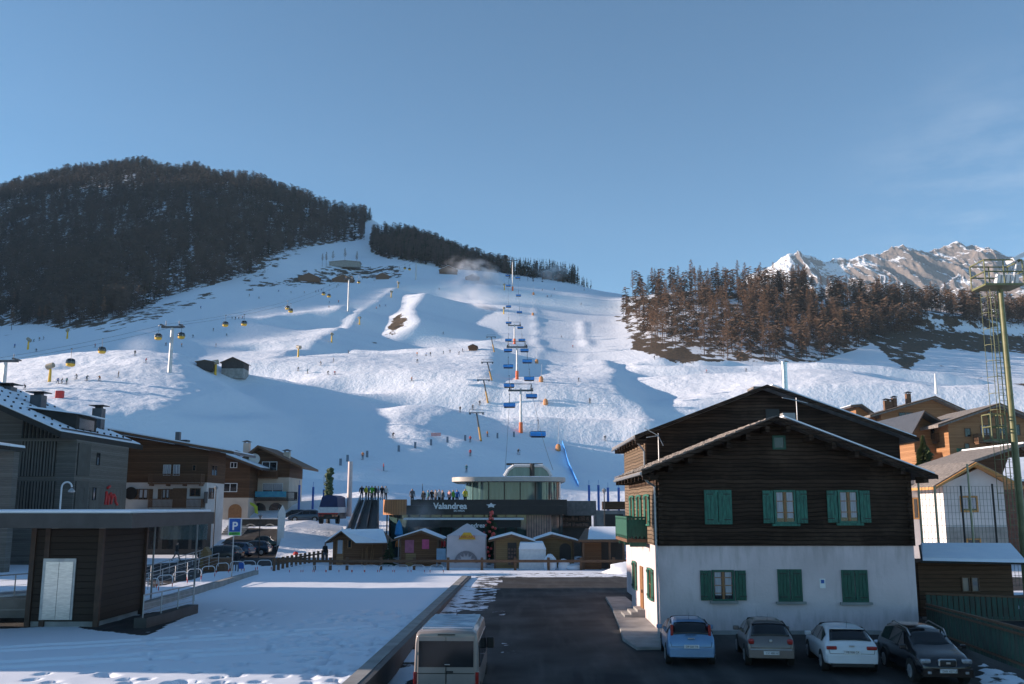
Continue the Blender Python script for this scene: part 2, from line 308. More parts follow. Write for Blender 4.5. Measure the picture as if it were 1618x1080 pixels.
# where the low sun reaches: the lie of the slope (rises, hollows) follows these outlines
LIT = [
 [(-80, 585), (0, 575), (75, 577), (110, 596), (180, 583), (250, 572), (330, 562), (400, 550), (470, 540), (520, 520), (490, 545), (430, 570), (560, 552), (560, 600), (380, 600), (385, 612), (300, 640), (200, 668), (100, 652), (0, 650), (-80, 650)],
 [(555, 602), (590, 582), (600, 552), (640, 548), (700, 540), (778, 545), (779, 600), (770, 652), (700, 640), (640, 632), (556, 622), (572, 612)],
 [(430, 580), (500, 560), (600, 548), (600, 585), (560, 598), (430, 598)],
 [(858, 588), (850, 566), (905, 556), (962, 572), (980, 615), (1015, 640), (1036, 672), (1012, 700), (970, 712), (898, 692), (820, 694), (780, 692), (778, 676), (800, 668), (790, 640), (788, 606), (815, 597)],
 [(1000, 600), (1120, 594), (1210, 598), (1360, 606), (1500, 612), (1700, 620), (1700, 650), (1400, 645), (1150, 645), (1020, 645), (1050, 628), (1034, 612)], [(985, 577), (1100, 578), (1180, 584), (1100, 588), (1000, 586)],
 [(200, 662), (300, 655), (440, 657), (450, 664), (360, 676), (250, 674)],
 [(533, 738), (600, 715), (680, 702), (760, 690), (765, 698), (690, 708), (600, 724), (540, 740)], [(595, 682), (690, 680), (705, 690), (640, 702), (610, 698)],
 [(330, 548), (440, 528), (560, 500), (545, 520), (440, 545)], [(640, 640), (740, 650), (750, 662), (660, 648)],
 [(845, 470), (850, 500), (856, 560), (846, 560), (842, 500)], [(914, 505), (924, 506), (930, 545), (920, 548)],
 [(642, 462), (672, 460), (655, 488), (668, 512), (618, 530), (606, 520), (628, 492)],
 [(550, 500), (622, 452), (628, 455), (556, 505), (480, 556), (470, 554)], [(390, 500), (540, 482), (535, 490), (390, 508)],
 [(720, 540), (778, 530), (780, 545), (700, 545)], [(60, 660), (160, 655), (150, 668), (60, 672)],
 [(900, 780), (1100, 775), (1100, 800), (900, 800)], [(470, 785), (620, 780), (620, 800), (470, 800)],
]
def litmask(px, py):
    r = np.zeros(np.shape(px), bool)
    for p in LIT: r |= inpoly(px, py, p)
    return r
ca, sa, te = math.cos(SUN_A), math.sin(SUN_A), math.tan(SUN_EL)
DS = 2.0; S_ = np.arange(-560, 760, DS); T_ = np.arange(60, 900, DS)
SS, TT = np.meshgrid(S_, T_, indexing='ij'); GX = SS*ca+TT*sa; GY = -SS*sa+TT*ca
h0 = hmake(zz); base = h0(GX, GY); valid = (GY > 128) & (GY < 760) & (GX/GY > -.58) & (GX/GY < .60)
off = np.zeros_like(base); litg = np.zeros(base.shape, bool)
nx = fbm(GX/16, GY/16, 3, 21)*9; ny = fbm(GX/16, GY/16, 3, 31)*4
for it in range(5):
    o = smooth1(smooth1(off, 2, 0), 2, 1); P = proj(GX, GY, base+o); litg = litmask(P[0]+nx, P[1]+ny) & valid
    S = np.full(len(T_), -1e9); S0 = np.full(len(T_), np.nan); cur = np.zeros(len(T_)); dist = np.zeros(len(T_)); offn = np.zeros_like(base); started = np.zeros(len(T_), bool); pL = np.zeros(len(T_), bool); hp = np.full(len(T_), -1e9)
    for i in range(len(S_)):
        L = litg[i]; V = valid[i]; b = base[i]; v = S_[i]*te
        new = L & ~started; S0 = np.where(new, b+v-.3, S0); started |= new
        sv = S-v                                   # height of the shadow edge here
        up = np.where(L, np.where(cur < 0, .26, .11), .04)*DS
        cur2 = np.minimum(cur+up, np.where(L, 4, 0))
        cur2 = np.where((~L) & (cur > 0), np.maximum(cur-.35*DS, 0), cur2)
        fillup = np.minimum(hp-te*DS*.4-b, 6); cur2 = np.where(L & pL, np.maximum(cur2, fillup), np.where(L & (cur > 4), np.maximum(cur2, cur-.1*DS), cur2))
        dist = np.where(L, 0, dist+DS)
        lim = sv-b-np.minimum(.7, .12*dist)
        sh = (~L) & started & V
        cur2 = np.where(sh, np.maximum(np.minimum(cur2, lim), -9), cur2)
        cur2 = np.where(V, cur2, cur*.97)
        cur = cur2; pL = L; hp = b+cur; offn[i] = cur; S = np.maximum(S, b+cur+v)
    off = offn
off = smooth1(smooth1(off, 4, 1), 1, 0)
lits = smooth1(smooth1(litg.astype(float), 2, 0), 2, 1)
def gsamp(G, x, y, d=0.):
    s = x*ca-y*sa; t = x*sa+y*ca; i = (s-S_[0])/DS; j = (t-T_[0])/DS
    ok = (i >= 0) & (i < len(S_)-1) & (j >= 0) & (j < len(T_)-1); ii = np.clip(i, 0, len(S_)-2).astype(int); jj = np.clip(j, 0, len(T_)-2).astype(int)
    fi = np.clip(i-ii, 0, 1); fj = np.clip(j-jj, 0, 1)
    r = (G[ii, jj]*(1-fi)+G[ii+1, jj]*fi)*(1-fj)+(G[ii, jj+1]*(1-fi)+G[ii+1, jj+1]*fi)*fj
    return np.where(ok, r, d)
LM = gsamp(lits, XX, YY)
zz = zz+gsamp(off, XX, YY)*np.clip((YY-125)/15, 0, 1)
zz += LM*(fbm(XX/5, YY/4, 3, 40)*.34+fbm(XX/1.9, YY/1.6, 3, 50)*.20)*np.clip((YY-140)/60, 0, 1)*np.clip((700-YY)/150, 0, 1)
H = hmake(zz)
def hit(px, py, y0=112, y1=1480):
    a = at(px, py, 1.0); dx, dz = a.x, a.z-CZ; ys = np.exp(np.linspace(math.log(y0), math.log(y1), 2600))
    dd = CZ+dz*ys-H(dx*ys, ys); k = np.where(dd < 0)[0]
    if len(k) == 0: k = [np.argmin(dd)]
    y = ys[k[0]]; return Vector((dx*y, y, float(H(dx*y, y))))
Pp = proj(XX, YY, zz)
BARE = [([(380, 458), (470, 428), (520, 415), (640, 420), (640, 438), (560, 442), (480, 452)], .50), ([(130, 515), (250, 480), (345, 452), (350, 468), (250, 505), (160, 528)], .47),
 ([(420, 470), (520, 440), (540, 455), (420, 480)], .3), ([(612, 500), (640, 484), (645, 505), (625, 528), (608, 520)], .62), ([(560, 528), (660, 500), (665, 545), (590, 545)], .35),
 ([(380, 425), (470, 385), (480, 400), (385, 470)], .45), ([(985, 530), (1010, 528), (1120, 562), (1150, 575), (1060, 572), (1000, 556)], .66), ([(965, 500), (1000, 485), (1010, 535), (975, 520)], .45),
 ([(1340, 520), (1420, 505), (1640, 520), (1640, 562), (1560, 560), (1480, 548), (1440, 585), (1410, 575)], .62), ([(1440, 565), (1560, 590), (1640, 600), (1640, 615), (1500, 592)], .45),
 ([(1000, 430), (1120, 430), (1120, 462), (1000, 458)], .6), ([(-60, 480), (120, 500), (140, 525), (-60, 545)], .3)]
bare = np.zeros_like(zz)
for p, a in BARE:
    m_ = inpoly(Pp[0]+fbm(XX/12, YY/12, 3, 71)*16, Pp[1]+fbm(XX/12, YY/12, 3, 72)*8, p); bare = np.where(m_, np.maximum(bare, a), bare)
FOREST = [[(-260, 0), (560, 0), (578, 378), (500, 388), (440, 400), (400, 432), (330, 452), (260, 470), (225, 494), (150, 515), (110, 522), (60, 512), (-260, 530)],
 [(583, 398), (590, 372), (625, 372), (700, 385), (800, 410), (860, 418), (980, 440), (980, 452), (890, 446), (800, 432), (760, 428), (700, 424), (640, 412), (610, 408)],
 [(560, 335), (590, 338), (600, 345), (570, 352)]]
HILL = [(985, 460), (1060, 448), (1200, 440), (1700, 480), (1700, 522), (1480, 515), (1420, 530), (1330, 560), (1290, 572), (1180, 572), (1090, 566), (1010, 545), (990, 520)]
fm = np.zeros(zz.shape, bool)
for p in FOREST+[HILL]: fm |= inpoly(Pp[0], Pp[1], p)
bare = np.maximum(smooth1(smooth1(bare, 4, 0), 3, 1), np.where(fm, .52, 0))
def gridmesh(name, X_, Y_, Z_, mats, attrs=None, smooth=True, keep=None):
    nj, ni = X_.shape; v = np.stack([X_, Y_, Z_], -1).reshape(-1, 3).astype(np.float32)
    idx = np.arange(nj*ni).reshape(nj, ni); q = np.stack([idx[:-1, :-1], idx[:-1, 1:], idx[1:, 1:], idx[1:, :-1]], -1)
    if keep is not None: q = q[keep]
    q = q.reshape(-1, 4); me = bpy.data.meshes.new(name); me.vertices.add(len(v)); me.vertices.foreach_set('co', v.ravel())
    me.loops.add(q.size); me.loops.foreach_set('vertex_index', q.ravel().astype(np.int32)); me.polygons.add(len(q))
    me.polygons.foreach_set('loop_start', np.arange(0, q.size, 4, dtype=np.int32)); me.polygons.foreach_set('loop_total', np.full(len(q), 4, np.int32))
    me.update(calc_edges=True)
    if smooth: me.polygons.foreach_set('use_smooth', np.ones(len(q), bool))
    for k, a in (attrs or {}).items():
        at_ = me.attributes.new(k, 'FLOAT', 'POINT'); at_.data.foreach_set('value', a.ravel().astype(np.float32))
    for m in mats: me.materials.append(m)
    o = bpy.data.objects.new(name, me); C.objects.link(o); return o
def snowmat(name, baseA, baseB, attr, nsc=.25, bump=.6, bsc=.7, bdist=.55):
    m, n, l, b = _mat(name); b.inputs['Roughness'].default_value = .75; b.inputs['Specular IOR Level'].default_value = .2
    tc = n.new('ShaderNodeTexCoord'); a = n.new('ShaderNodeAttribute'); a.attribute_name = attr
    mp = n.new('ShaderNodeMapping'); mp.inputs['Scale'].default_value = (1, .55, 1); l.new(tc.outputs['Object'], mp.inputs[0])
    no = n.new('ShaderNodeTexNoise'); no.inputs['Scale'].default_value = nsc; no.inputs['Detail'].default_value = 8; no.inputs['Roughness'].default_value = .62; l.new(mp.outputs[0], no.inputs['Vector'])
    ad = n.new('ShaderNodeMath'); ad.operation = 'ADD'; l.new(a.outputs['Fac'], ad.inputs[0]); l.new(no.outputs[0], ad.inputs[1])
    fac = ramp(n, l, ad.outputs[0], .975, 1.025)
    n2 = n.new('ShaderNodeTexNoise'); n2.inputs['Scale'].default_value = bsc; n2.inputs['Detail'].default_value = 9; n2.inputs['Roughness'].default_value = .6; l.new(tc.outputs['Object'], n2.inputs['Vector'])
    g = mixc(n, l, ramp(n, l, n2.outputs[0], .35, .65), baseA, baseB); s = mixc(n, l, no.outputs[0], SNOW1, SNOW2)
    l.new(mixc(n, l, fac, s, g), b.inputs['Base Color'])
    bu = n.new('ShaderNodeBump'); bu.inputs['Strength'].default_value = bump; bu.inputs['Distance'].default_value = bdist; l.new(n2.outputs[0], bu.inputs['Height']); l.new(bu.outputs[0], b.inputs['Normal'])
    return m
M_terr = snowmat('piste_snow', (.13, .085, .05), (.05, .042, .03), 'bare', nsc=.16)
terr = gridmesh('ski_slope', XX, YY, zz, [M_terr], {'bare': bare}); look(terr, None, None, kind='structure')
# unseen ridge added beyond the left edge, its crest shaped to shade the slope
ok = ~np.isnan(S0); TR = np.arange(T_[0], 1500, 4.)
fill = np.interp(T_, T_[ok], S0[ok]); fill = np.where(ok, fill, np.maximum(fill+25, 20)); fill = np.where(T_ < 128, -40, fill)
hi = np.interp(TR, T_, smooth1(fill, 1, 0)); hx = np.interp(TR, [0, 640, 800, 1000, 1200, 1500], [0, 185, 250, 275, 236, 232.])
hi = np.where(TR > 660, hx, hi); RS = np.interp(TR, [0, 600, 1500], [-800, -800, -1750.])
hh = hi-RS*te; prof = np.array([-420, -220, -60, 0, 30, 80, 220.]); drop = np.array([-170, -85, -30, 0, -20, -75, -300.])
RX = (RS[:, None]+prof[None, :])*ca+TR[:, None]*sa; RY = -(RS[:, None]+prof[None, :])*sa+TR[:, None]*ca; RZ = np.maximum(hh[:, None]+drop[None, :], -5)
rid = gridmesh('shade_ridge', RX, RY, RZ, [M_terr], {'bare': np.full(RX.shape, .45)}); look(rid, None, None, kind='structure')
# ---------------------------------------------------------------- rocky mountains far to the right
def sil(pxs, pys, name, D, depth, seed, snowline):
    ux = np.linspace(pxs[0], pxs[-1], 620); k = 200; U2, R2 = np.meshgrid(ux, np.linspace(0, 1, k)); Y2 = D-depth*(1-R2); cx = (U2-809)/1500
    zc = np.array([[at(0, b, D).z for b in np.interp(ux, pxs, pys)]]); base_ = at(0, 600, D).z
    wx = cx*D+fbm(cx*D/300, Y2/300, 3, seed+20)*160
    gul = 1-2*np.abs(fbm(wx/170, Y2/700, 5, seed, .55)); spur = fbm(wx/420, Y2/900, 3, seed+3)
    env = np.clip((1-R2)*5, 0, 1)
    Zm = base_+(zc-base_)*R2**1.05+((gul-.7)*75+spur*130)*env*np.clip(R2*2+.3, 0, 1)+fbm(cx*D/28, Y2/60, 4, seed+8)*14
    Xm = cx*D*1.015; back = np.linspace(0, 1, 12)[1:, None]; Xb = np.repeat(Xm[-1:], 11, 0); Yb = D+back*2000+0*Xb; Zb = Zm[-1:]-back*1400
    return gridmesh(name, np.vstack([Xm, Xb]), np.vstack([Y2, Yb]), np.vstack([Zm, Zb]), [M_rock], smooth=False)
m, n, l, b = _mat('rock_and_snow'); M_rock = m; b.inputs['Roughness'].default_value = .9; b.inputs['Specular IOR Level'].default_value = .1
ge = n.new('ShaderNodeNewGeometry'); sx = n.new('ShaderNodeSeparateXYZ'); l.new(ge.outputs['Normal'], sx.inputs[0]); sp = n.new('ShaderNodeSeparateXYZ'); l.new(ge.outputs['Position'], sp.inputs[0])
no = n.new('ShaderNodeTexNoise'); no.inputs['Scale'].default_value = .012; no.inputs['Detail'].default_value = 9; no.inputs['Roughness'].default_value = .68; l.new(ge.outputs['Position'], no.inputs['Vector'])
ma = n.new('ShaderNodeMath'); ma.operation = 'MULTIPLY_ADD'; l.new(no.outputs[0], ma.inputs[0]); ma.inputs[1].default_value = .9; l.new(sx.outputs[2], ma.inputs[2])
lf = n.new('ShaderNodeMapRange'); l.new(sp.outputs[0], lf.inputs[0]); lf.inputs[1].default_value = 1050; lf.inputs[2].default_value = 1700; lf.inputs[3].default_value = .17; lf.inputs[4].default_value = -.06
m2 = n.new('ShaderNodeMath'); m2.operation = 'ADD'; l.new(ma.outputs[0], m2.inputs[0]); l.new(lf.outputs[0], m2.inputs[1]); fac = ramp(n, l, m2.outputs[0], 1.17, 1.25)
rk = mixc(n, l, ramp(n, l, no.outputs[0], .35, .65), (.23, .19, .165), (.11, .10, .10)); l.new(mixc(n, l, fac, rk, (.8, .82, .86)), b.inputs['Base Color'])
bu = n.new('ShaderNodeBump'); bu.inputs['Strength'].default_value = .8; bu.inputs['Distance'].default_value = 25; l.new(no.outputs[0], bu.inputs['Height']); l.new(bu.outputs[0], b.inputs['Normal'])
sil([1180, 1225, 1245, 1252, 1262, 1268, 1280, 1310, 1325, 1345, 1380, 1400, 1420, 1437, 1455, 1470, 1500, 1512, 1525, 1540, 1552, 1562, 1575, 1600, 1640, 1700, 1800],
    [440, 418, 404, 400, 403, 396, 402, 413, 409, 410, 402, 400, 391, 388, 393, 397, 392, 387, 383, 388, 387, 394, 391, 404, 412, 404, 430], 'rocky_mountain', 4200, 900, 5, 0)['kind'] = 'structure'
# ---------------------------------------------------------------- village ground, road
def xw(y): return np.interp(y, [20, 27, 72, 90], [-4.9, -4.62, -3.35, -2.9])   # middle of the retaining wall
def roadz(x, y):
    a = np.interp(y, [12, 20, 25, 30, 37, 45, 65], [-2.7, -2.1, -1.6, -1.0, -.5, -.22, 0]); b = np.interp(y, [12, 20, 27, 31, 35, 42], [-1.2, -.9, -.65, -.47, -.3, 0])
    k = np.clip((x+3)/9, 0, 1); k = k*k*(3-2*k); return a*(1-k)+b*k
def asphmat(name):
    m, n, l, b = _mat(name); b.inputs['Specular IOR Level'].default_value = .25
    tc = n.new('ShaderNodeTexCoord'); a = n.new('ShaderNodeAttribute'); a.attribute_name = 'snow'
    no = n.new('ShaderNodeTexNoise'); no.inputs['Scale'].default_value = 1.1; no.inputs['Detail'].default_value = 9; no.inputs['Roughness'].default_value = .65; l.new(tc.outputs['Object'], no.inputs['Vector'])
    ad = n.new('ShaderNodeMath'); ad.operation = 'ADD'; l.new(a.outputs['Fac'], ad.inputs[0]); l.new(no.outputs[0], ad.inputs[1]); fac = ramp(n, l, ad.outputs[0], .98, 1.04)
    n2 = n.new('ShaderNodeTexNoise'); n2.inputs['Scale'].default_value = .35; n2.inputs['Detail'].default_value = 6; l.new(tc.outputs['Object'], n2.inputs['Vector'])
    mp = n.new('ShaderNodeMapping'); mp.inputs['Scale'].default_value = (1, .12, 1); l.new(tc.outputs['Object'], mp.inputs[0])
    n3 = n.new('ShaderNodeTexNoise'); n3.inputs['Scale'].default_value = 1.3; n3.inputs['Detail'].default_value = 5; l.new(mp.outputs[0], n3.inputs['Vector'])
    g0 = mixc(n, l, ramp(n, l, n2.outputs[0], .35, .7), (.045, .044, .045), (.022, .022, .024)); g = mixc(n, l, ramp(n, l, n3.outputs[0], .5, .8), g0, (.085, .083, .08))
    l.new(mixc(n, l, fac, g, SNOW2), b.inputs['Base Color']); rr_ = n.new('ShaderNodeMapRange'); l.new(n2.outputs[0], rr_.inputs[0]); rr_.inputs[1].default_value = .35; rr_.inputs[2].default_value = .65; rr_.inputs[3].default_value = .72; rr_.inputs[4].default_value = .95; l.new(rr_.outputs[0], b.inputs['Roughness'])
    n4 = n.new('ShaderNodeTexNoise'); n4.inputs['Scale'].default_value = 26; n4.inputs['Detail'].default_value = 4; l.new(tc.outputs['Object'], n4.inputs['Vector'])
    bu = n.new('ShaderNodeBump'); bu.inputs['Strength'].default_value = .35; bu.inputs['Distance'].default_value = .012; l.new(n4.outputs[0], bu.inputs['Height'])
    b2 = n.new('ShaderNodeBump'); b2.inputs['Strength'].default_value = .8; b2.inputs['Distance'].default_value = .05; l.new(fac, b2.inputs['Height']); l.new(bu.outputs[0], b2.inputs['Normal']); l.new(b2.outputs[0], b.inputs['Normal'])
    return m
M_asph = asphmat('asphalt')
gx = np.concatenate([np.arange(-170, -40, 2.), np.arange(-40, -26, .4), np.arange(-26, 4, .14), np.arange(4, 190, 2.)]); gy = np.concatenate([np.arange(4, 20, 1.), np.arange(20, 27, .5), np.arange(27, 50, .13), np.arange(50, 100, .45), np.arange(100, 140, 1.)])
GXX, GYY = np.meshgrid(gx, gy)
rise = np.clip((GYY-108)/22, 0, 1)*4.6
GZ = rise+fbm(GXX/5, GYY/5, 3, 60)*.05+fbm(GXX/.8, GYY/.8, 3, 64)*.02
# wheel ruts over the snow-covered deck, small footprints
for c0, sl_ in ((0, 0), (1.55, 0), (5.2, .4), (6.6, .4)):
    yc = 33.5+c0*.9+(GXX+14)*(.52+sl_*.12)+np.sin(GXX*.23)*.5
    GZ -= .20*np.exp(-((GYY-yc)/.17)**4)*((GXX < -5) & (GXX > -24)); GZ += .03*np.exp(-((GYY-yc-.42)/.16)**2)*((GXX < -5) & (GXX > -24))
fr = np.random.default_rng(5)
for k in range(420):
    fx, fy = fr.uniform(-15, -5.3), fr.uniform(27.5, 50)
    if fr.random() < .5: fx = -6+fr.normal()*1.4
    d2 = ((GXX-fx)/.13)**2+((GYY-fy)/.22)**2; GZ -= .22*np.exp(-d2*d2)
keepc = ~((GXX[:-1, :-1] > xw(GYY[:-1, :-1])+.1) & (GYY[:-1, :-1] < 74) & (GXX[:-1, :-1] < 26)) & ~((GXX[:-1, :-1] > 60) & (GYY[:-1, :-1] < 74))
PG = proj(GXX, GYY, GZ*0); asph = np.full(GXX.shape, .95)
wob = lambda s: (fbm(GXX/2, GYY/4, 3, s)*9, fbm(GXX/2, GYY/4, 3, s+1)*4)
def paint(arr, P_, poly, val, s=80, w_=None):
    a, b_ = (w_ or wob(s)); mm = inpoly(P_[0]+a, P_[1]+b_, poly); arr[mm] = val
paint(asph, PG, [(330, 876), (400, 862), (460, 854), (560, 852), (580, 868), (500, 880), (430, 893), (350, 893)], .18)
paint(asph, PG, [(-40, 975), (205, 975), (300, 958), (305, 968), (230, 1003), (120, 992), (-40, 993)], .33)
paint(asph, PG, [(560, 874), (1040, 874), (1040, 893), (600, 893)], .5)
paint(asph, PG, [(205, 895), (330, 880), (370, 895), (240, 930)], .38)
ground = gridmesh('snow_ground', GXX, GYY, GZ, [M_asph], {'snow': asph}, keep=keepc); look(ground, None, None, kind='structure')
rx = np.concatenate([np.arange(-4.6, 26, .3), np.arange(26, 64, 1.5)]); ry = np.concatenate([np.arange(6, 78, .35)])
RXX, RYY = np.meshgrid(rx, ry); RXX = np.maximum(RXX, xw(RYY)-.1); RZZ = roadz(RXX, RYY)+.012+fbm(RXX/4, RYY/4, 2, 66)*.02
pit = inpoly(RXX, RYY, [(18.4, 30), (19.3, 38.7), (19.3, 44), (40, 44), (40, 24), (18.4, 24)]); RZZ = np.where(pit, RZZ-2.2, RZZ)
sn = np.full(RXX.shape, .1); PR = proj(RXX, RYY, RZZ); wr = (fbm(RXX/1.2, RYY/2, 4, 90)*16, fbm(RXX/1.2, RYY/2, 4, 91)*7)
paint(sn, PR, [(700, 1000), (760, 965), (700, 965), (742, 903), (795, 906), (792, 925), (780, 945), (765, 962), (735, 1010), (640, 1090), (560, 1090)], .50, w_=wr)
paint(sn, PR, [(735, 900), (760, 905), (745, 935), (715, 985), (640, 1090), (600, 1090)], .6, w_=wr)
paint(sn, PR, [(780, 965), (800, 965), (795, 985), (780, 985)], .42, w_=wr); paint(sn, PR, [(785, 1010), (830, 1015), (815, 1050), (790, 1050)], .40, w_=wr)
paint(sn, PR, [(1540, 1046), (1570, 1052), (1640, 1078), (1640, 1100), (1560, 1100), (1545, 1070)], .58, w_=wr)
paint(sn, PR, [(1375, 1010), (1420, 1018), (1410, 1030), (1375, 1022)], .56, w_=wr)
paint(sn, PR, [(960, 893), (1010, 890), (1000, 905), (950, 905)], .56, w_=wr); sn[(RYY > 72.6)] = .58
sn[pit] = .5
road = gridmesh('road', RXX, RYY, RZZ, [M_asph], {'snow': sn}); look(road, None, None, kind='structure')
fl = MB(); fl.box(-2600, 2600, -400, 5200, -6, -5); look(fl.build('valley_floor', M_snow), None, None, kind='structure')
# pavement along the farmhouse
pv = MB()
for (ya, yb, xa0, xb0) in ((37.6, 39.6, 4.75, 4.45), (39.6, 45, 4.45, 4.8), (45, 50, 4.8, 5.1), (50, 56, 5.1, 5.35)):
    za = float(roadz(5.4, ya))+.13; zb_ = float(roadz(5.4, yb))+.13; xr0 = 5.95 if ya < 38 else 6.5
    pv.hexa([(xa0, ya, za-.6), (xr0, ya, za-.6), (6.5, yb, zb_-.6), (xb0, yb, zb_-.6)], [(xa0, ya, za), (xr0, ya, za), (6.5, yb, zb_), (xb0, yb, zb_)])
look(pv.build('pavement', M_concrete, bevel=.03), None, None, kind='structure')
# retaining wall with a dark fascia, concrete face, garage door
rw = thing('retaining_wall', 'long low concrete wall with dark fascia edging the snowy deck beside the road', 'wall', (-4, 45, 0))
def strip(y0, y1, xa, xb, za, zb, n=9):
    mb = MB(); ys = np.linspace(y0, y1, n)
    for a, b_ in zip(ys, ys[1:]):
        A = xw(a); B = xw(b_); mb.hexa([(A+xa, a, za(a)), (A+xb, a, za(a)), (B+xb, b_, za(b_)), (B+xa, b_, za(b_))], [(A+xa, a, zb), (A+xb, a, zb), (B+xb, b_, zb), (B+xa, b_, zb)])
    return mb
strip(16, 72, -.33, .12, lambda y: .02, .17).build('coping', M_concrete, rw)
strip(16, 72, .122, .34, lambda y: .02, .15).build('metal_edge', M_dconcrete, rw)
strip(16, 72, .05, .30, lambda y: -.62, .018).build('fascia', M_dconcrete, rw)
strip(16, 72, -.25, .02, lambda y: -3, -.0).build('wall_face', M_concrete, rw)
g = MB(); g.box(xw(28)+.03, xw(28)+.07, 27.2, 29.8, -2.2, -.45); g.build('garage_door', M_dconcrete, rw)
# ---------------------------------------------------------------- building helpers
def rectpx(a, b_, c, d, Y): # pixel rectangle on the plane y = Y
    p = at((a+c)/2, (b_+d)/2, Y); q = at(a, (b_+d)/2, Y); r = at(c, (b_+d)/2, Y); return q.x, r.x, Z(d, Y), Z(b_, Y)
def fpos(face, u, v, z):  # face ('y', Y): u along x, v = distance out toward the viewer; ('x', X, s): u along y, v out on side s
    if face[0] == 'y': return (u, face[1]-v, z)
    return (face[1]+face[2]*v, u, z)
def fbox(mb, face, u0, u1, v0, v1, z0, z1):
    a = fpos(face, u0, v0, z0); c = fpos(face, u1, v1, z1); return mb.box(a[0], c[0], a[1], c[1], a[2], c[2])
def window(root, face, u0, u1, z0, z1, fm=None, shut=None, sm=None, mull=1, bar=1, curt=False, sill=None, fw=.08, glass=None, name='window'):
    fm = fm or M_winwood
    f = MB()
    for a, b_, c, d in ((u0, u1, z1-fw, z1), (u0, u1, z0, z0+fw), (u0, u0+fw, z0+fw, z1-fw), (u1-fw, u1, z0+fw, z1-fw)): fbox(f, face, a, b_, -.02, .07, c, d)
    W = f.build(name, fm, root)
    if shut != 'closed':
        g_ = MB(); fbox(g_, face, u0+fw, u1-fw, -.02, .018, z0+fw, z1-fw); g_.build('pane', glass or M_glass, W)
        if mull or bar:
            c_ = MB(); 
            for k in range(mull): t = u0+(u1-u0)*(k+1)/(mull+1); fbox(c_, face, t-.045, t+.045, .0, .055, z0+fw, z1-fw)
            for k in range(bar): t = z0+(z1-z0)*(k+1)/(bar+1); fbox(c_, face, u0+fw, u1-fw, .0, .04, t-.018, t+.018)
            c_.build('casement', M_winwood if fm in (M_green, M_dgreen) else fm, W)
        if curt:
            q = MB(); m_ = (u0+u1)/2
            for a, b_ in ((u0+fw+.04, m_-.09), (m_+.09, u1-fw-.04)):
                n_ = 7
                for k in range(n_):
                    x0 = a+(b_-a)*k/n_; x1 = a+(b_-a)*(k+1)/n_; fbox(q, face, x0, x1, .018, .021+.006*(k % 2), z0+fw+.15, z1-fw-.02)
            q.build('curtain', M_curtain, W)
    if shut:
        sw = (u1-u0)*.5; sm = sm or M_green
        for sgn in (-1, 1):
            s_ = MB()
            if shut == 'closed': a, b_ = ((u0+fw, (u0+u1)/2-.01) if sgn < 0 else ((u0+u1)/2+.01, u1-fw)); vo = .03
            else: a, b_ = ((u0-sw-.03, u0-.03) if sgn < 0 else (u1+.03, u1+sw+.03)); vo = .03
            nb = 3
            for k in range(nb): fbox(s_, face, a+(b_-a)*k/nb+.006, a+(b_-a)*(k+1)/nb-.006, vo, vo+.035, z0+.02, z1-.02)
            for zz_ in (z0+.12, z1-.24): fbox(s_, face, a+.01, b_-.01, vo+.035, vo+.06, zz_, zz_+.12)
            o = s_.build('shutter', sm, W); h_ = MB()
            for zz_ in (z0+.14, z1-.22): fbox(h_, face, (a if sgn < 0 else b_-.28), (a+.28 if sgn < 0 else b_), vo+.06, vo+.068, zz_+.03, zz_+.07)
            h_.build('hinge', M_black, W)
    if sill: s_ = MB(); fbox(s_, face, u0-.12, u1+.12, -.02, .16, z0-.1, z0-.002); s_.build('sill', sill, W)
    return W
def railing(root, face, u0, u1, z, h=1, out=.9, mat_=None, floor=True, slab=None, step=.14, brackets=True, solid=None):
    mat_ = mat_ or M_timber; f = MB(); fbox(f, face, u0, u1, 0, out, z-.14, z); B = f.build('balcony', slab or mat_, root)
    r = MB(); fbox(r, face, u0, u1, out-.07, out, z+h-.08, z+h); fbox(r, face, u0, u1, out-.05, out-.02, z+.08, z+.13)
    for a in (u0, u1-.07): fbox(r, face, a, a+.07, .0, out-.07, z+h-.08, z+h); fbox(r, face, a, a+.07, out-.07, out, z, z+h-.08)
    n_ = max(2, int((u1-u0)/step)); 
    for k in range(n_+1):
        a = u0+.1+(u1-u0-.24)*k/n_; fbox(r, face, a, a+(.09 if solid else .045), out-.055, out-.02, z+.03, z+h-.08)
    m_ = max(2, int(out/step))
    for a in (u0, u1-.05):
        for k in range(m_): fbox(r, face, a+.01, a+.04, out*k/m_, out*k/m_+(.09 if solid else .045), z+.03, z+h-.08)
    if solid: fbox(r, face, u0+.005, u0+.03, .0, out-.07, z+.12, z+h-.12); fbox(r, face, u0+.1, u1-.1, out-.019, out-.008, z+.14, z+h-.14)
    r.build('balustrade', solid or mat_, B)
    if brackets:
        b2 = MB(); n_ = max(2, int((u1-u0)/1.6))
        for k in range(n_+1): a = u0+.1+(u1-u0-.35)*k/n_; fbox(b2, face, a, a+.14, .02, out-.15, z-.34, z-.142)
        b2.build('bracket', mat_, B)
    return B
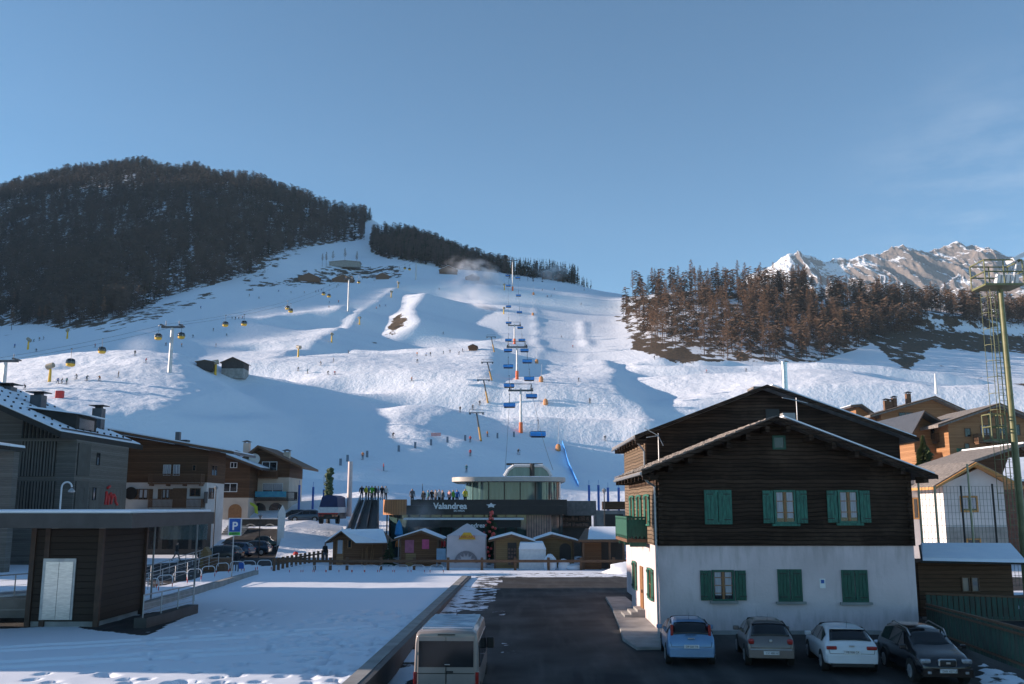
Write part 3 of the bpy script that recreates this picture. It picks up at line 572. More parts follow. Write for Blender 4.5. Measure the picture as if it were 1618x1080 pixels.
def roof2(root, x0, xr, x1, ze0, zr, ze1, y0, y1, th, m_roof, m_snow=None, snowth=.14, barge=None, inset=.12, snow_r=None):
    """gable roof, ridge along y at (xr, zr); eaves at (x0, ze0) and (x1, ze1)"""
    r = MB(); r.prism([(x0, ze0-th), (xr, zr-th), (x1, ze1-th), (x1, ze1), (xr, zr), (x0, ze0)], y0, y1); R = r.build('roof', m_roof, root)
    if m_snow:
        s_ = MB(); e = .003
        def lp(xa, za, xb, zb, t): return xa+(xb-xa)*t, za+(zb-za)*t
        for (xe, ze, sd_) in ((x0, ze0, -1), (x1, ze1, 1)):
            if snow_r == 'R' and sd_ < 0: continue
            a = lp(xe, ze, xr, zr, .01); c = lp(xe, ze, xr, zr, 1)
            s_.prism([(a[0], a[1]+e), (c[0], c[1]+e), (c[0], c[1]+snowth), (a[0]-sd_*.06, a[1]+snowth*.8)], y0+inset, y1-inset)
        s_.build('roof_snow', m_snow, R, bevel=.03)
    if barge:
        g_ = MB(); t_ = .19
        for xe, ze in ((x0, ze0), (x1, ze1)):
            g_.prism([(xe, ze-t_), (xr, zr-t_), (xr, zr-.01), (xe, ze-.01)], y0-.04, y0-.003); 
        g_.build('bargeboard', barge, R)
    return R
def chimney(root, x, y, z0, z1, w=.6, mat_=None, cap=True):
    c_ = MB(); c_.box(x-w/2, x+w/2, y-w/2, y+w/2, z0, z1); o = c_.build('chimney', mat_ or M_concrete, root)
    if cap:
        k = MB()
        for a in (-1, 1):
            for b_ in (-1, 1): k.box(x+a*w*.4-.04, x+a*w*.4+.04, y+b_*w*.4-.04, y+b_*w*.4+.04, z1, z1+.18)
        k.hexa([(x-w*.75, y-w*.75, z1+.182), (x+w*.75, y-w*.75, z1+.182), (x+w*.75, y+w*.75, z1+.182), (x-w*.75, y+w*.75, z1+.182)], [(x-.1, y-.1, z1+.4), (x+.1, y-.1, z1+.4), (x+.1, y+.1, z1+.4), (x-.1, y+.1, z1+.4)])
        k.build('chimney_cap', M_black, o)
    return o
# ---------------------------------------------------------------- the old farmhouse
FH = 41.0; hx0, hx1 = X(1042, FH, 925), X(1448, FH, 925)
house = thing('farmhouse', 'big old farmhouse with dark timber gables over a white plastered ground floor and green shutters', 'house', (12, 45, 0))
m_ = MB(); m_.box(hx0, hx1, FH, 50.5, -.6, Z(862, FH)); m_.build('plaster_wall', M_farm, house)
m_ = MB(); m_.box(hx0+.06, hx1-.06, FH-.12, FH-.003, -1, .12); m_.build('plinth', M_concrete, house)
zb = Z(862, FH)+.003; ze = 6.15; xr_ = X(1228, 40, 657); zr_ = Z(657, 40)
ex0, ex1 = X(1014, 40, 747), X(1482, 40, 752); ez0, ez1 = Z(744, 40), Z(750, 40); U0 = lambda x: ez0+(zr_-ez0)*(x-ex0)/(xr_-ex0)-.165; U1 = lambda x: ez1+(zr_-ez1)*(x-ex1)/(xr_-ex1)-.165
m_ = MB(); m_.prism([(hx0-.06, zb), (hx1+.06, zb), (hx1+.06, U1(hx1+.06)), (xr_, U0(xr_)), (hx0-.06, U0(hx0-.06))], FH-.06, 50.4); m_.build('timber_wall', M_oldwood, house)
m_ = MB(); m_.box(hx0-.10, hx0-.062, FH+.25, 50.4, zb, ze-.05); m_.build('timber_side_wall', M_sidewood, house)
m_ = MB()
for k in range(13):                                 # notched log ends at the corners
    z_ = zb+.05+k*.225
    for x_ in (hx0+.02, hx1-.2):
        m_.box(x_, x_+.17, FH-.28, FH-.062, z_, z_+.15)
m_.build('log_ends', M_oldwood, house, bevel=.02)
ex0, ex1 = X(1014, 40, 747), X(1482, 40, 752); ez0, ez1 = Z(744, 40), Z(750, 40)
R1 = roof2(house, ex0, xr_, ex1, ez0, zr_, ez1, 40.0, 50.6, .16, M_stone, None, barge=M_oldwood)
m_ = MB(); m_.prism([(xr_+.3, zr_-.04+.012), (ex1-.1, ez1+.05), (ex1-.1, ez1+.10), (xr_+.3, zr_+.04)], 40.05, 50.3); m_.build('roof_snow', M_roofsnow, R1)
m_ = MB()                                           # overlapping stone slabs on the sunny left pitch
rs = random.Random(3)
for j in range(34):
    for i in range(13):
        t0 = i/13; t1 = (i+1.25)/13; ya = 40+j*.312; xa = ex0+(xr_-ex0)*t0; xb = ex0+(xr_-ex0)*min(t1, 1); za = ez0+(zr_-ez0)*t0; zb2 = ez0+(zr_-ez0)*min(t1, 1); u = rs.uniform(.01, .05)
        m_.hexa([(xa-u, ya+.01, za+.03+u*.3), (xb, ya+.01, zb2+.008), (xb, ya+.30, zb2+.008), (xa-u, ya+.30, za+.03+u*.3)], [(xa-u, ya+.01, za+.065+u*.3), (xb, ya+.01, zb2+.03), (xb, ya+.30, zb2+.03), (xa-u, ya+.30, za+.065+u*.3)])
m_.build('stone_slates', M_stone, R1)
m_ = MB()
for k in range(9): y_ = 40.15+k*1.28; m_.box(ex0+.05, hx0-.065, y_, y_+.14, ez0-.36, ez0-.162)
for k in range(7):
    for sg, xe, z_e in ((0, ex0, ez0), (1, ex1, ez1)):
        t = (k+.5)/7; x_ = xe+(xr_-xe)*t; z_ = z_e+(zr_-z_e)*t-.34; m_.box(x_-.09, x_+.09, 40.05, FH-.065, z_-.16, z_+.1)
m_.build('rafters', M_oldwood, R1)
# taller rear part
rx0, rx1 = 7.15, 20.7; rr = X(1212, 50, 607); rz = Z(607, 50); e0x, e0z = X(1003, 50, 690), Z(687, 50); e1x, e1z = X(1452, 50, 690), Z(691, 50)
V0 = lambda x: e0z+(rz-e0z)*(x-e0x)/(rr-e0x)-.185; V1 = lambda x: e1z+(rz-e1z)*(x-e1x)/(rr-e1x)-.185
m_ = MB(); m_.prism([(rx0, zb), (rx1, zb), (rx1, V1(rx1)), (rr, V0(rr)), (rx0, V0(rx0))], 50.9, 60.6); m_.build('rear_timber_wall', M_oldwood, house)
m_ = MB(); m_.box(rx0-.04, rx0-.003, 51.0, 60.6, zb, e0z-.35); m_.build('rear_side_wall', M_sidewood, house)
m_ = MB(); m_.box(rx0-.02, rx1, 51, 60.6, -.6, zb-.003); m_.build('rear_plaster_wall', M_stucco, house)
R2_ = roof2(house, e0x, rr, e1x, e0z, rz, e1z, 50.0, 61.6, .18, M_stone, None, barge=M_oldwood)
m_ = MB(); m_.prism([(rr+.3, rz-.03), (e1x-.1, e1z+.05), (e1x-.1, e1z+.10), (rr+.3, rz+.04)], 50.05, 61.4); m_.build('roof_snow', M_roofsnow, R2_)
m_ = MB()
for k in range(9): y_ = 50.2+k*1.25; m_.box(e0x+.05, rx0-.045, y_, y_+.16, e0z-.42, e0z-.182)
m_.build('rafters', M_oldwood, R2_)
m_ = MB(); a, b_, c, d = rectpx(1210, 646, 1231, 662, 50.9); m_.box(a, b_, 50.86, 50.897, c-.5, d); m_.build('hatch', M_black, house)
Fy = ('y', FH-.06); Fs = ('y', FH)
def pw(px0, py0, px1, py1, face, **k):
    a, b_, c, d = rectpx(px0, py0, px1, py1, face[1]); return window(house, face, a, b_, c, d, **k)
pw(1113, 774, 1156, 828, Fy, fm=M_green, shut='closed')
pw(1223, 774, 1257, 827, Fy, fm=M_green, shut='open', curt=True, bar=2, sill=M_green)
pw(1324, 774, 1357, 826, Fy, fm=M_green, shut='open', curt=True, bar=2, sill=M_green)
pw(1220, 688, 1241, 710, Fy, fm=M_dgreen, mull=0, bar=0)
pw(1125, 900, 1160, 949, Fs, fm=M_dgreen, sm=M_dgreen, shut='open', curt=True, bar=3, sill=M_concrete)
pw(1229, 899, 1267, 950, Fs, fm=M_dgreen, sm=M_dgreen, shut='closed', sill=M_concrete)
pw(1330, 900, 1371, 951, Fs, fm=M_dgreen, sm=M_dgreen, shut='closed', sill=M_concrete)
a, b_, c, d = rectpx(1295, 914, 1304, 929, FH); q = MB(); q.box(a, b_, FH-.03, FH-.003, c, d); pl = q.build('wall_plaque', M_white, house)
q = MB(); q.box(a+.05, b_-.05, FH-.036, FH-.032, c+.2, d-.04); q.build('emblem', M_blue, pl)
# side facade (sunlit, faces the road)
Sx = ('x', hx0-.10, -1); Sp = ('x', hx0, -1)
for y_ in (42.9, 45.6, 48.3): window(house, Sx, y_, y_+.85, 4.35, 5.75, fm=M_green, shut='open', sm=M_green)
window(house, Sp, 43.0, 43.9, 1.1, 2.5, fm=M_green, shut='open', sm=M_dgreen); window(house, Sp, 48.6, 49.4, 1.1, 2.5, fm=M_green, shut='open', sm=M_dgreen)
q = MB(); q.box(hx0-.05, hx0-.003, 45.9, 46.9, .3, 2.4); D_ = q.build('door', M_winwood, house); q = MB(); q.box(hx0-.1, hx0-.052, 46.0, 46.08, 1.2, 1.35); q.build('handle', M_black, D_)
B_ = railing(house, Sx, 43.6, 48.3, 3.75, 1.0, .92, M_dgreen, slab=M_timber, solid=M_dgreen, step=.16)
q = MB()
for k in range(3): q.box(hx0-.95+k*.3, hx0-.003, 45.6, 47.2, .12+k*.12, .24+k*.12) if k else q.box(hx0-.95, hx0-.003, 45.6, 47.2, .122, .24)
q.build('door_steps', M_concrete, house)
q = MB(); q.path([(ex0-.02, 40.0, ez0-.1), (ex0-.02, 50.5, ez0-.14)], .07, 6); q.path([(ex0+.02, 40.2, ez0-.14), (ex0+.3, 40.4, ez0-.45), (hx0-.12, 40.88, ez0-.6), (hx0-.1, 40.85, -.2)], .05, 6)
q.path([(e0x, 50.1, e0z-.12), (e0x, 61.5, e0z-.15)], .07, 6); q.path([(e0x, 50.3, e0z-.15), (rx0-.15, 50.6, e0z-.8), (rx0-.12, 50.75, 6.3)], .05, 6); q.build('gutter', M_zinc, house)
a, z_ = X(1205, 56, 610), 0; q = MB(); q.box(a-.55, a+.55, 55.4, 56.5, rz-.6, rz+.42); o = q.build('chimney', M_stone, house); q = MB(); q.box(a-.75, a+.75, 55.2, 56.7, rz+.422, rz+.55); q.build('chimney_cap', M_stone, o)
q = MB(); x_ = X(1240, 58, 600); q.tube((x_, 58, rz-1), (x_, 58, Z(575, 58)), .17, .17, 12); q.tube((x_, 58, Z(575, 58)), (x_, 58, Z(572, 58)), .2, .2, 12); q.build('flue_pipe', M_steel, house, smooth=True)
q = MB(); x_ = X(1247, 43, 657); q.box(x_-.28, x_+.28, 43, 43.5, zr_-.6, Z(652, 43)); q.build('chimney', M_concrete, house)
def antenna(px, py, Y, h, label, arms, zb_):
    p = at(px, py, Y); q = MB(); q.tube((p.x, Y, zb_), (p.x, Y, p.z), .02, .02, 5)
    for (dx, dz, n_, s_) in arms:
        q.tube((p.x, Y, p.z-.12), (p.x+dx, Y-.2, p.z-.12+dz), .02, .02, 4)
        for k in range(n_):
            t = (k+1)/(n_+.2); c_ = (p.x+dx*t, Y-.2*t, p.z-.12+dz*t); q.tube((c_[0]-.05, c_[1]-s_, c_[2]-.04), (c_[0]+.05, c_[1]+s_, c_[2]+.04), .013, .013, 4)
    o = q.build('tv_antenna', M_zinc); return look(o, label, 'antenna', 'roof antennas')
antenna(1258, 628, 43.5, 2, 'thin yagi antenna on a mast above the front gable of the farmhouse', [(-.7, .1, 8, .28), (.45, -.15, 5, .22)], zr_-.5)
antenna(1040, 684, 46, 1, 'bent old antenna standing on the left roof pitch of the farmhouse', [(-.7, .35, 6, .4), (-.6, -.1, 4, .35), (.2, -.5, 4, .3)], 7.0)
# ---------------------------------------------------------------- lift kiosk on the deck
kio = thing('lift_kiosk', 'dark timber clad elevator kiosk with flat snow covered roof and steel door', 'kiosk', (-19, 45, 0))
M_kio = planks('kiosk_boards', (.030, .020, .015), (.045, .032, .024), .28, 2, .7, .06, .3); M_kpost = mat('kiosk_post', (.07, .035, .02), (.045, .022, .013), 4, .6)
kx0, kx1 = X(42, 43, 980), X(155, 43, 980); kt = Z(832, 43)
q = MB(); q.box(kx0, kx1-.004, 43, 47.8, .25, kt); q.build('wall', M_kio, kio)
q = MB()
for x_, y_ in ((kx0-.06, 42.9), (kx0+.55, 42.94), (kx1-.2, 42.9), (kx1-.1, 47.75)): q.box(x_, x_+.22, y_, y_+.2, .02, kt-.003)
q.build('corner_post', M_kpost, kio)
q = MB(); q.box(kx0+.05, kx1-.1, 43.04, 47.9, -.1, .248); q.build('base', M_concrete, kio)
q = MB(); xa, xb = X(-300, 40, 820), X(209, 40, 820); q.prism([(xa, 40), (xb, 40), (xb+.15, 50.5), (xb-2.6, 55), (xa, 55)], kt+.003, Z(811, 40), 'z'); RK = q.build('roof', M_dconcrete, kio)
q = MB(); q.prism([(xa, 40.12), (xb-.12, 40.12), (xb, 50.4), (xb-2.7, 54.8), (xa, 54.8)], Z(811, 40)+.002, Z(811, 40)+.13, 'z'); q.build('roof_snow', M_roofsnow, RK, bevel=.05)
q = MB()
for px in (10, 88, 163): a = X(px, 41, 832); q.box(a-.12, a+.12, 40.9, 41.1, kt-.02, kt+.002)
q.build('ceiling_lamp', M_steel, RK)
a, b_, c, d = rectpx(66, 882, 118, 979, 43); q = MB(); q.box(a, b_, 42.93, 42.997, c, d); FR = q.build('door_frame', M_zinc, kio)
q = MB(); mid = (a+b_)/2; 
for u, v in ((a+.14, mid-.01), (mid+.01, b_-.1)): q.box(u, v, 42.90, 42.928, c+.02, d-.14)
q.build('lift_door', M_steel, FR)
M_gl = mat('pale_glass', (.22, .32, .34), (.18, .27, .29), 1, .08, alpha=.32)
gp = thing('glass_canopy', 'tinted glass screen under a grey canopy behind the lift kiosk', 'glass screen', (-17, 52, 0))
q = MB(); q.box(X(209, 50.6), X(330, 55), 54.9, 55.0, Z(852, 55), Z(812, 55)); q.build('glass_panel', M_gl, gp); q = MB(); q.box(X(209, 50.6), X(312, 55), 53.2, 54.88, Z(826, 55), Z(811, 55)); q.box(X(250, 55), X(252, 55), 54.6, 54.7, 0, Z(826, 55)); q.box(X(316, 55), X(318, 55), 54.6, 54.7, 0, Z(812, 55)); q.build('canopy', M_concrete, gp)
# ramp with railings on the left of the kiosk, railing on a kerb to its right
def rail_run(name, label, pts, h=1.0, lines=4, post=1.6, mat_=None, group=None):
    r = thing(name, label, 'railing', pts[0], 0, group); q = MB(); w_ = MB(); mat_ = mat_ or M_zinc
    for a, b_ in zip(pts, pts[1:]):
        a, b_ = Vector(a), Vector(b_); L = (b_-a).length; n_ = max(1, round(L/post))
        for k in range(n_+1):
            p = a.lerp(b_, k/n_); q.tube(p, p+Vector((0, 0, h)), .03, .03, 5)
        w_.tube(a+Vector((0, 0, h)), b_+Vector((0, 0, h)), .03, .03, 6)
        for k in range(lines): z_ = h*(k+1)/(lines+1); w_.tube(a+Vector((0, 0, z_)), b_+Vector((0, 0, z_)), .011, .011, 4)
    q.build('post', mat_, r); w_.build('rail', mat_, r); return r
rp = thing('access_ramp', 'snow covered concrete ramp with glass side beyond the left of the lift kiosk', 'ramp', (-26, 46, 0))
q = MB(); q.hexa([(-32, 46.5, 0), (kx0-.2, 46.5, 0), (kx0-.2, 50, 0), (-32, 50, 0)], [(-32, 46.5, .35), (kx0-.2, 46.5, 1.15), (kx0-.2, 50, 1.15), (-32, 50, .35)]); q.build('slab', M_concrete, rp)
q = MB(); q.hexa([(-32, 46.7, .352), (kx0-.25, 46.7, 1.152), (kx0-.25, 49.8, 1.152), (-32, 49.8, .352)], [(-32, 46.8, .45), (kx0-.25, 46.8, 1.25), (kx0-.25, 49.7, 1.25), (-32, 49.7, .45)]); q.build('snow_cover', M_roofsnow, rp)
rail_run('ramp_railing', 'steel wire railing on the snowy ramp left of the lift kiosk', [(-32, 46.6, .4), (kx0-.4, 46.6, 1.15)], 1.0, 3, 2.2, group='steel railings')
rail_run('ramp_railing', 'steel railing low in front of the ramp at the far left beside the kiosk', [(-32, 44.6, 0), (kx0-.5, 45.4, 0)], 1.0, 1, 2.2, group='steel railings')
kb = MB(); p0, p1, p2 = at(220, 983, 42.8), at(292, 960, 47.5), at(288, 956, 49.5); kb.hexa([(p0.x-.2, 42.7, -.1), (p0.x+.35, 42.7, -.1), (p1.x+.3, 48.6, -.1), (p1.x-.25, 48.6, -.1)], [(p0.x-.2, 42.7, .42), (p0.x+.35, 42.7, .42), (p1.x+.3, 48.6, .42), (p1.x-.25, 48.6, .42)])
look(kb.build('kerb_wall', M_dconcrete), 'low dark concrete kerb wall beside the right of the lift kiosk', 'wall')
rail_run('stair_railing', 'short steel railing on the low kerb wall right of the kiosk', [(p0.x+.1, 42.9, .42), (p1.x+.1, 48.4, .42)], .95, 4, 1.9, group='steel railings')
for k, (a, b_, lb) in enumerate(((at(205, 912, 63), at(335, 880, 88), 'long steel railing rising past the right side of the kiosk to the street'), (at(210, 925, 58), at(345, 893, 76), 'lower steel railing along the ramp behind the bicycle hoops'))):
    a.z = max(a.z, 0); b_.z = max(b_.z, 0); a.z = .05; b_.z = .6; rail_run('ramp_railing', lb, [tuple(a), tuple(b_)], 1.0, 3, 2.5, group='steel railings')
q = MB(); a, b_ = at(203, 958, 47.8), at(405, 897, 76); n_ = Vector((b_.x-a.x, b_.y-a.y, 0)).normalized(); t_ = Vector((-n_.y, n_.x, 0))*.18
q.hexa([(a.x-t_.x, a.y-t_.y, -.1), (a.x+t_.x, a.y+t_.y, -.1), (b_.x+t_.x, b_.y+t_.y, -.1), (b_.x-t_.x, b_.y-t_.y, -.1)], [(a.x-t_.x, a.y-t_.y, .4), (a.x+t_.x, a.y+t_.y, .4), (b_.x+t_.x, b_.y+t_.y, .3), (b_.x-t_.x, b_.y-t_.y, .3)])
look(q.build('low_wall', M_concrete), 'long low grey wall edging the snow deck behind the hoops', 'wall')
hoop = thing('bike_hoop', 'white arched hoop with red bands, nearest the kiosk wall', 'bicycle stand', (0, 0, 0), 0, 'bicycle hoops along the deck edge')
q = MB(); pts = [(-.55, 0, 0), (-.55, 0, .62), (-.48, 0, .78), (-.32, 0, .86), (.32, 0, .86), (.48, 0, .78), (.55, 0, .62), (.55, 0, 0)]; q.path(pts, .026, 6); q.build('hoop', M_whitem, hoop, world=False)
q = MB()
for sx_ in (-.55, .55): q.tube((sx_, 0, .12), (sx_, 0, .34), .03, .03, 6)
q.build('red_band', M_red, hoop, world=False)
hp = [(214, 925, 55), (240, 925, 59), (262, 916, 62), (286, 910, 65), (308, 904, 68), (330, 899, 71), (352, 895, 75), (375, 893, 77), (393, 890, 78), (418, 890, 79)]
wh = ['beside the railing behind the kiosk corner', 'second out from the kiosk, above the kerb railing', 'third out from the kiosk', 'left of the parking sign, fourth from the kiosk', 'just left of the parking sign pole', 'under the parking sign', 'right of the parking sign pole', 'below the walking person with the bag', 'next to last before the brown fence', 'last before the brown fence']
for k, (px, py, Y) in enumerate(hp):
    x_ = X(px, Y, 890); lb = 'white arched hoop with red bands '+wh[k]
    if k == 0: hoop.location = (x_, Y, .05); hoop.rotation_euler[2] = .9; hoop['label'] = lb
    else: dup(hoop, (x_, Y, .05), .9 if k < 7 else .1, lb)
ys_ = [(468, 905), (486, 905), (505, 905), (525, 905), (546, 905), (566, 905), (586, 905), (610, 905), (634, 905), (660, 905), (690, 905)]
for k, (px, py) in enumerate(ys_): dup(hoop, (X(px, 76.5, 905), 76.5, .05), .05, 'low arched hoop '+['first', 'second', 'third', 'fourth', 'fifth', 'sixth', 'seventh', 'eighth', 'ninth', 'tenth', 'last'][k]+' from the left in the row before the brown fence', scale=(.95, 1, .72))
# ---------------------------------------------------------------- grey timber building at the left
M_grey = planks('grey_boards', (.11, .10, .088), (.18, .168, .15), .18, 2, .8, .06, .4); M_greyv = planks('grey_upright_boards', (.12, .112, .10), (.19, .178, .16), .16, 0, .8, .1, .3); M_greyy = planks('grey_upright_side_boards', (.11, .10, .088), (.17, .158, .14), .16, 1, .8, .08, .35)
M_slat = mat('dark_slats', (.02, .019, .017), None, 3, .8); M_dmetal = mat('dark_roof_metal', (.07, .075, .085), (.05, .055, .065), 2, .45, .1)
gb = thing('timber_lodge', 'large grey boarded lodge with snowy low pitched roof and red logo, left behind the kiosk', 'lodge', (-50, 92, 0))
YA, YB = 88., 100.; wx_ = X(117, YA, 760); ez_ = Z(682, 85); ridx = X(-215, 85, 560); ridz = Z(545, 85)
q = MB(); q.prism([(ridx*2-wx_, -.5), (wx_, -.5), (wx_, ez_-.5), (ridx, ridz-.6), (ridx*2-wx_, ez_-.5)], YA, YB); q.build('wall', M_grey, gb)
q = MB(); q.box(wx_+.003, wx_+.05, YA+3.4, YB, -.3, Z(772, 95)); q.build('lower_side_boards', M_greyy, gb)
RG = roof2(gb, ridx*2-X(97, 85, 682), ridx, X(97, 85, 682), ez_, ridz, ez_, 85, 104, .5, M_slat, M_roofsnow, snowth=.16)
q = MB(); q.box(X(97, 85, 682)-.5, X(97, 85, 682)-.42, 86, 102, ez_+.35, ez_+.48); q.build('snow_guard', M_black, RG)
q = MB(); rs = random.Random(8); sl_ = (ridz-ez_)/(X(97, 85, 682)-ridx); xe_ = X(97, 85, 682)
for j in range(9):
    for i in range(11):
        x_ = xe_-1.4-j*1.9; y_ = 86+i*1.6+(j % 2)*.7; z_ = ez_+sl_*(xe_-x_)+.15; q.box(x_-.07, x_+.07, y_-.09, y_+.09, z_-.1, z_+.12)
q.build('snow_stops', M_slat, RG)
def slats(root, px0, px1, py0, py1, Y, n_, nm='slat_screen', top=None):
    a, b_, c, d = rectpx(px0, py0, px1, py1, Y); q = MB(); q.box(a, b_, Y-.06, Y-.003, c, d); o = q.build(nm, M_slat, root); q = MB()
    for k in range(n_):
        x_ = a+(b_-a)*(k+.5)/n_; h_ = d if not top else min(d, top(x_)); q.box(x_-.07, x_+.07, Y-.16, Y-.062, c, h_)
    q.build('slats', M_greyv, o)
slats(gb, 31, 88, 697, 752, YA, 12); slats(gb, 28, 86, 760, 806, YA, 12)
q = MB(); a = X(35, YA, 690)
for k in range(10):
    x_ = a+k*.36; q.box(x_, x_+.16, YA-.12, YA-.003, Z(692, YA), min(Z(664+(k)*2.9, YA), ridz))
q.build('gable_slats', M_slat, gb)
for (y0_, y1_, z0_, z1_) in ((YA+.3, YA+2.9, Z(751, 89), Z(700, 89)), (YA+.3, YA+2.9, Z(808, 89), Z(760, 89))):
    q = MB(); q.box(wx_+.003, wx_+.05, y0_, y1_, z0_, z1_); o = q.build('side_slat_screen', M_slat, gb); q = MB()
    for k in range(11): y_ = y0_+(y1_-y0_)*(k+.3)/11; q.box(wx_+.052, wx_+.14, y_, y_+.1, z0_, z1_)
    q.build('slats', M_greyv, o)
gf = ('x', wx_, 1); gf2 = ('x', wx_+.05, 1)
def yx(px, xw_): return xw_*1500*cT/(px-809)*1.0156  # depth at which x = xw_ shows at column px (near eye level)
for px0, px1, pa, pb, ff in ((135, 143, 714, 734, gf), (156, 161, 715, 735, gf), (131, 139, 770, 790, gf2), (153, 158, 770, 790, gf2)):
    y0_, y1_ = sorted((yx(px0, wx_), yx(px1, wx_))); ym = (y0_+y1_)/2; window(gb, ff, y0_, y1_, Z(pb, ym), Z(pa, ym), fm=M_slat, mull=0, bar=0, fw=.05)
# red logo, bent strokes
q = MB(); y0_ = yx(173, wx_); y1_ = yx(192, wx_); zt, zl = Z(768, 96), Z(797, 96); hh_ = zt-zl; LY = lambda u: y0_+(y1_-y0_)*u; X_ = wx_+.12
for st in ([(.0, .0), (.05, .45), (.02, .7)], [(.02, .7), (.18, .35), (.22, .0)], [(.22, .0), (.28, .5), (.42, .62)], [(.42, .62), (.5, .3), (.48, .02)], [(.5, .3), (.66, .55), (.8, .4)], [(.8, .4), (.82, .15), (1.0, .0)], [(.1, .9), (.3, 1.0)]):
    q.path([(X_, LY(u), zl+v*hh_) for u, v in st], .13, 6)
q.build('red_logo', M_red, gb)
for px, pb, pt, Y, w_ in ((10, 630, 603, 100, 1.3), (60, 652, 616, 96, 1.15), (157, 675, 637, 101, 1.0)):
    x_ = X(px, Y, 640); z0_ = ez_+sl_*(xe_-x_)-.3; zt = Z(pt+3, Y); o = MB(); o.box(x_-w_/2, x_+w_/2, Y-w_/2, Y+w_/2, z0_, zt-.35); c_ = o.build('chimney', M_dmetal, gb); k_ = MB(); k_.box(x_-w_*.3, x_+w_*.3, Y-w_*.3, Y+w_*.3, zt-.35, zt-.1); k_.box(x_-w_*.8, x_+w_*.8, Y-w_*.8, Y+w_*.8, zt-.098, zt-.02); k_.build('chimney_cap', M_black, c_)
# dormer, set into the pitch
dx = X(121, 91, 660); dz = ez_+sl_*(xe_-dx); q = MB(); q.prism([(dx, dz-.3), (dx, dz+1.5), (dx-4.5, dz+2.1), (dx-4.5, dz+.3)], 91, 95.5); o = q.build('dormer', M_slat, gb)
q = MB(); q.prism([(dx+.5, dz+1.5), (dx+.5, dz+1.62), (dx-7.5, dz+2.7), (dx-7.5, dz+2.5)], 90.6, 97); q.build('dormer_snow', M_roofsnow, o)
q = MB(); q.box(dx-.02, dx+.03, 91.6, 94.9, dz+.2, dz+1.2); q.build('dormer_window', M_glass, o)
# low annexe, extreme left
an = thing('annexe', 'low grey annexe with a snowy roof corner at the extreme left edge', 'annexe', (-46, 80, 0)); q = MB(); q.box(-62, X(20, 78, 740), 78, 78.9, 0, Z(713, 78)); q.build('wall', M_grey, an)
q = MB(); q.prism([(-62, Z(660, 78)), (X(26, 78, 712), Z(712, 78)), (X(26, 78, 712), Z(706, 78)), (-62, Z(650, 78))], 77, 79.6); o = q.build('roof', M_slat, an); q = MB(); q.prism([(-62, Z(650, 78)+.003), (X(25, 78, 712), Z(706, 78)+.003), (X(24, 78, 712), Z(704, 78)+.1), (-62, Z(648, 78)+.2)], 77.1, 79.5); q.build('roof_snow', M_roofsnow, o)
# ---------------------------------------------------------------- chalet helper
M_brownp = planks('brown_boards', (.075, .038, .02), (.14, .075, .042), .2, 2, .75, .08, .35); M_orangep = planks('honey_boards', (.26, .13, .06), (.38, .20, .10), .2, 2, .7, .06, .45); M_cream = mat('cream_plaster', (.55, .47, .40), (.48, .41, .35), 1, .9, .2)
def chalet(name, label, px0, px1, Y0, Y1, pyr, pxr, pyel, pyer, pywood, base=0., m_up=None, m_low=None, ohp=(10, 10), snow=M_roofsnow, th=.3, oh=1.4, cat='chalet', roofm=None, barge=None, sr=None):
    rt = thing(name, label, cat, (X((px0+px1)/2, Y0), (Y0+Y1)/2, base)); m_up = m_up or M_brownp; m_low = m_low or M_stuccow
    x0, x1 = X(px0, Y0), X(px1, Y0); YR = Y0-oh; xr = X(pxr, YR, pyr); zr = Z(pyr, YR); xe0, xe1 = X(px0-ohp[0], YR), X(px1+ohp[1], YR); z0, z1 = Z(pyel, YR), Z(pyer, YR)
    f = lambda x: (z0+(zr-z0)*(x-xe0)/(xr-xe0) if x < xr else z1+(zr-z1)*(x-xe1)/(xr-xe1))-th-.05
    zw = Z(pywood, Y0); q = MB(); q.box(x0, x1, Y0, Y1, base-1, zw-.003); q.build('plaster_wall', m_low, rt)
    P_ = [(x0-.04, zw), (x1+.04, zw), (x1+.04, f(x1)), (xr, f(xr)), (x0-.04, f(x0))] if x0 < xr < x1 else [(x0-.04, zw), (x1+.04, zw), (x1+.04, f(x1)), (x0-.04, f(x0))]
    q = MB(); q.prism(P_, Y0-.04, Y1); q.build('timber_wall', m_up, rt)
    R = roof2(rt, xe0, xr, xe1, z0, zr, z1, YR, Y1+oh, th, roofm or M_dmetal, snow, .16, barge=barge, snow_r=sr); rt['_x'] = 0; del rt['_x']; return rt, R
def wpx(rt, Y, *r, **k):
    a, b_, c, d = rectpx(*r, Y); return window(rt, ('y', Y), a, b_, c, d, **k)
# chalet 1
c1, R = chalet('chalet', 'chalet with brown boarded top and white plaster base beside the grey lodge', 60, 325, 108, 114.5, 673, 143, 700, 713, 762, 0, ohp=(10, 40), barge=M_timber)
for r in ((258, 734, 270, 751), (274, 734, 284, 751)): wpx(c1, 107.96, *r, fm=M_whitem, mull=1, bar=0, curt=True, fw=.05)
wpx(c1, 107.96, 304, 734, 310, 744, fm=M_timber, mull=0, bar=0)
wpx(c1, 108, 219, 772, 234, 789, fm=M_timber, curt=True, bar=0, shut='open', sm=M_timber); wpx(c1, 108, 256, 772, 268, 789, fm=M_timber, curt=True, bar=0, shut='open', sm=M_timber); wpx(c1, 108, 300, 771, 317, 784, fm=M_timber, mull=1, bar=0)
a, b_, c, d = rectpx(273, 771, 295, 802, 108); q = MB(); q.box(a, b_, 107.9, 107.997, c, d); q.build('door', M_timber, c1)
a, b_, c, d = rectpx(241, 751, 324, 763, 108); railing(c1, ('y', 107.96), a, b_, c, 1.0, 1.3, M_timber)
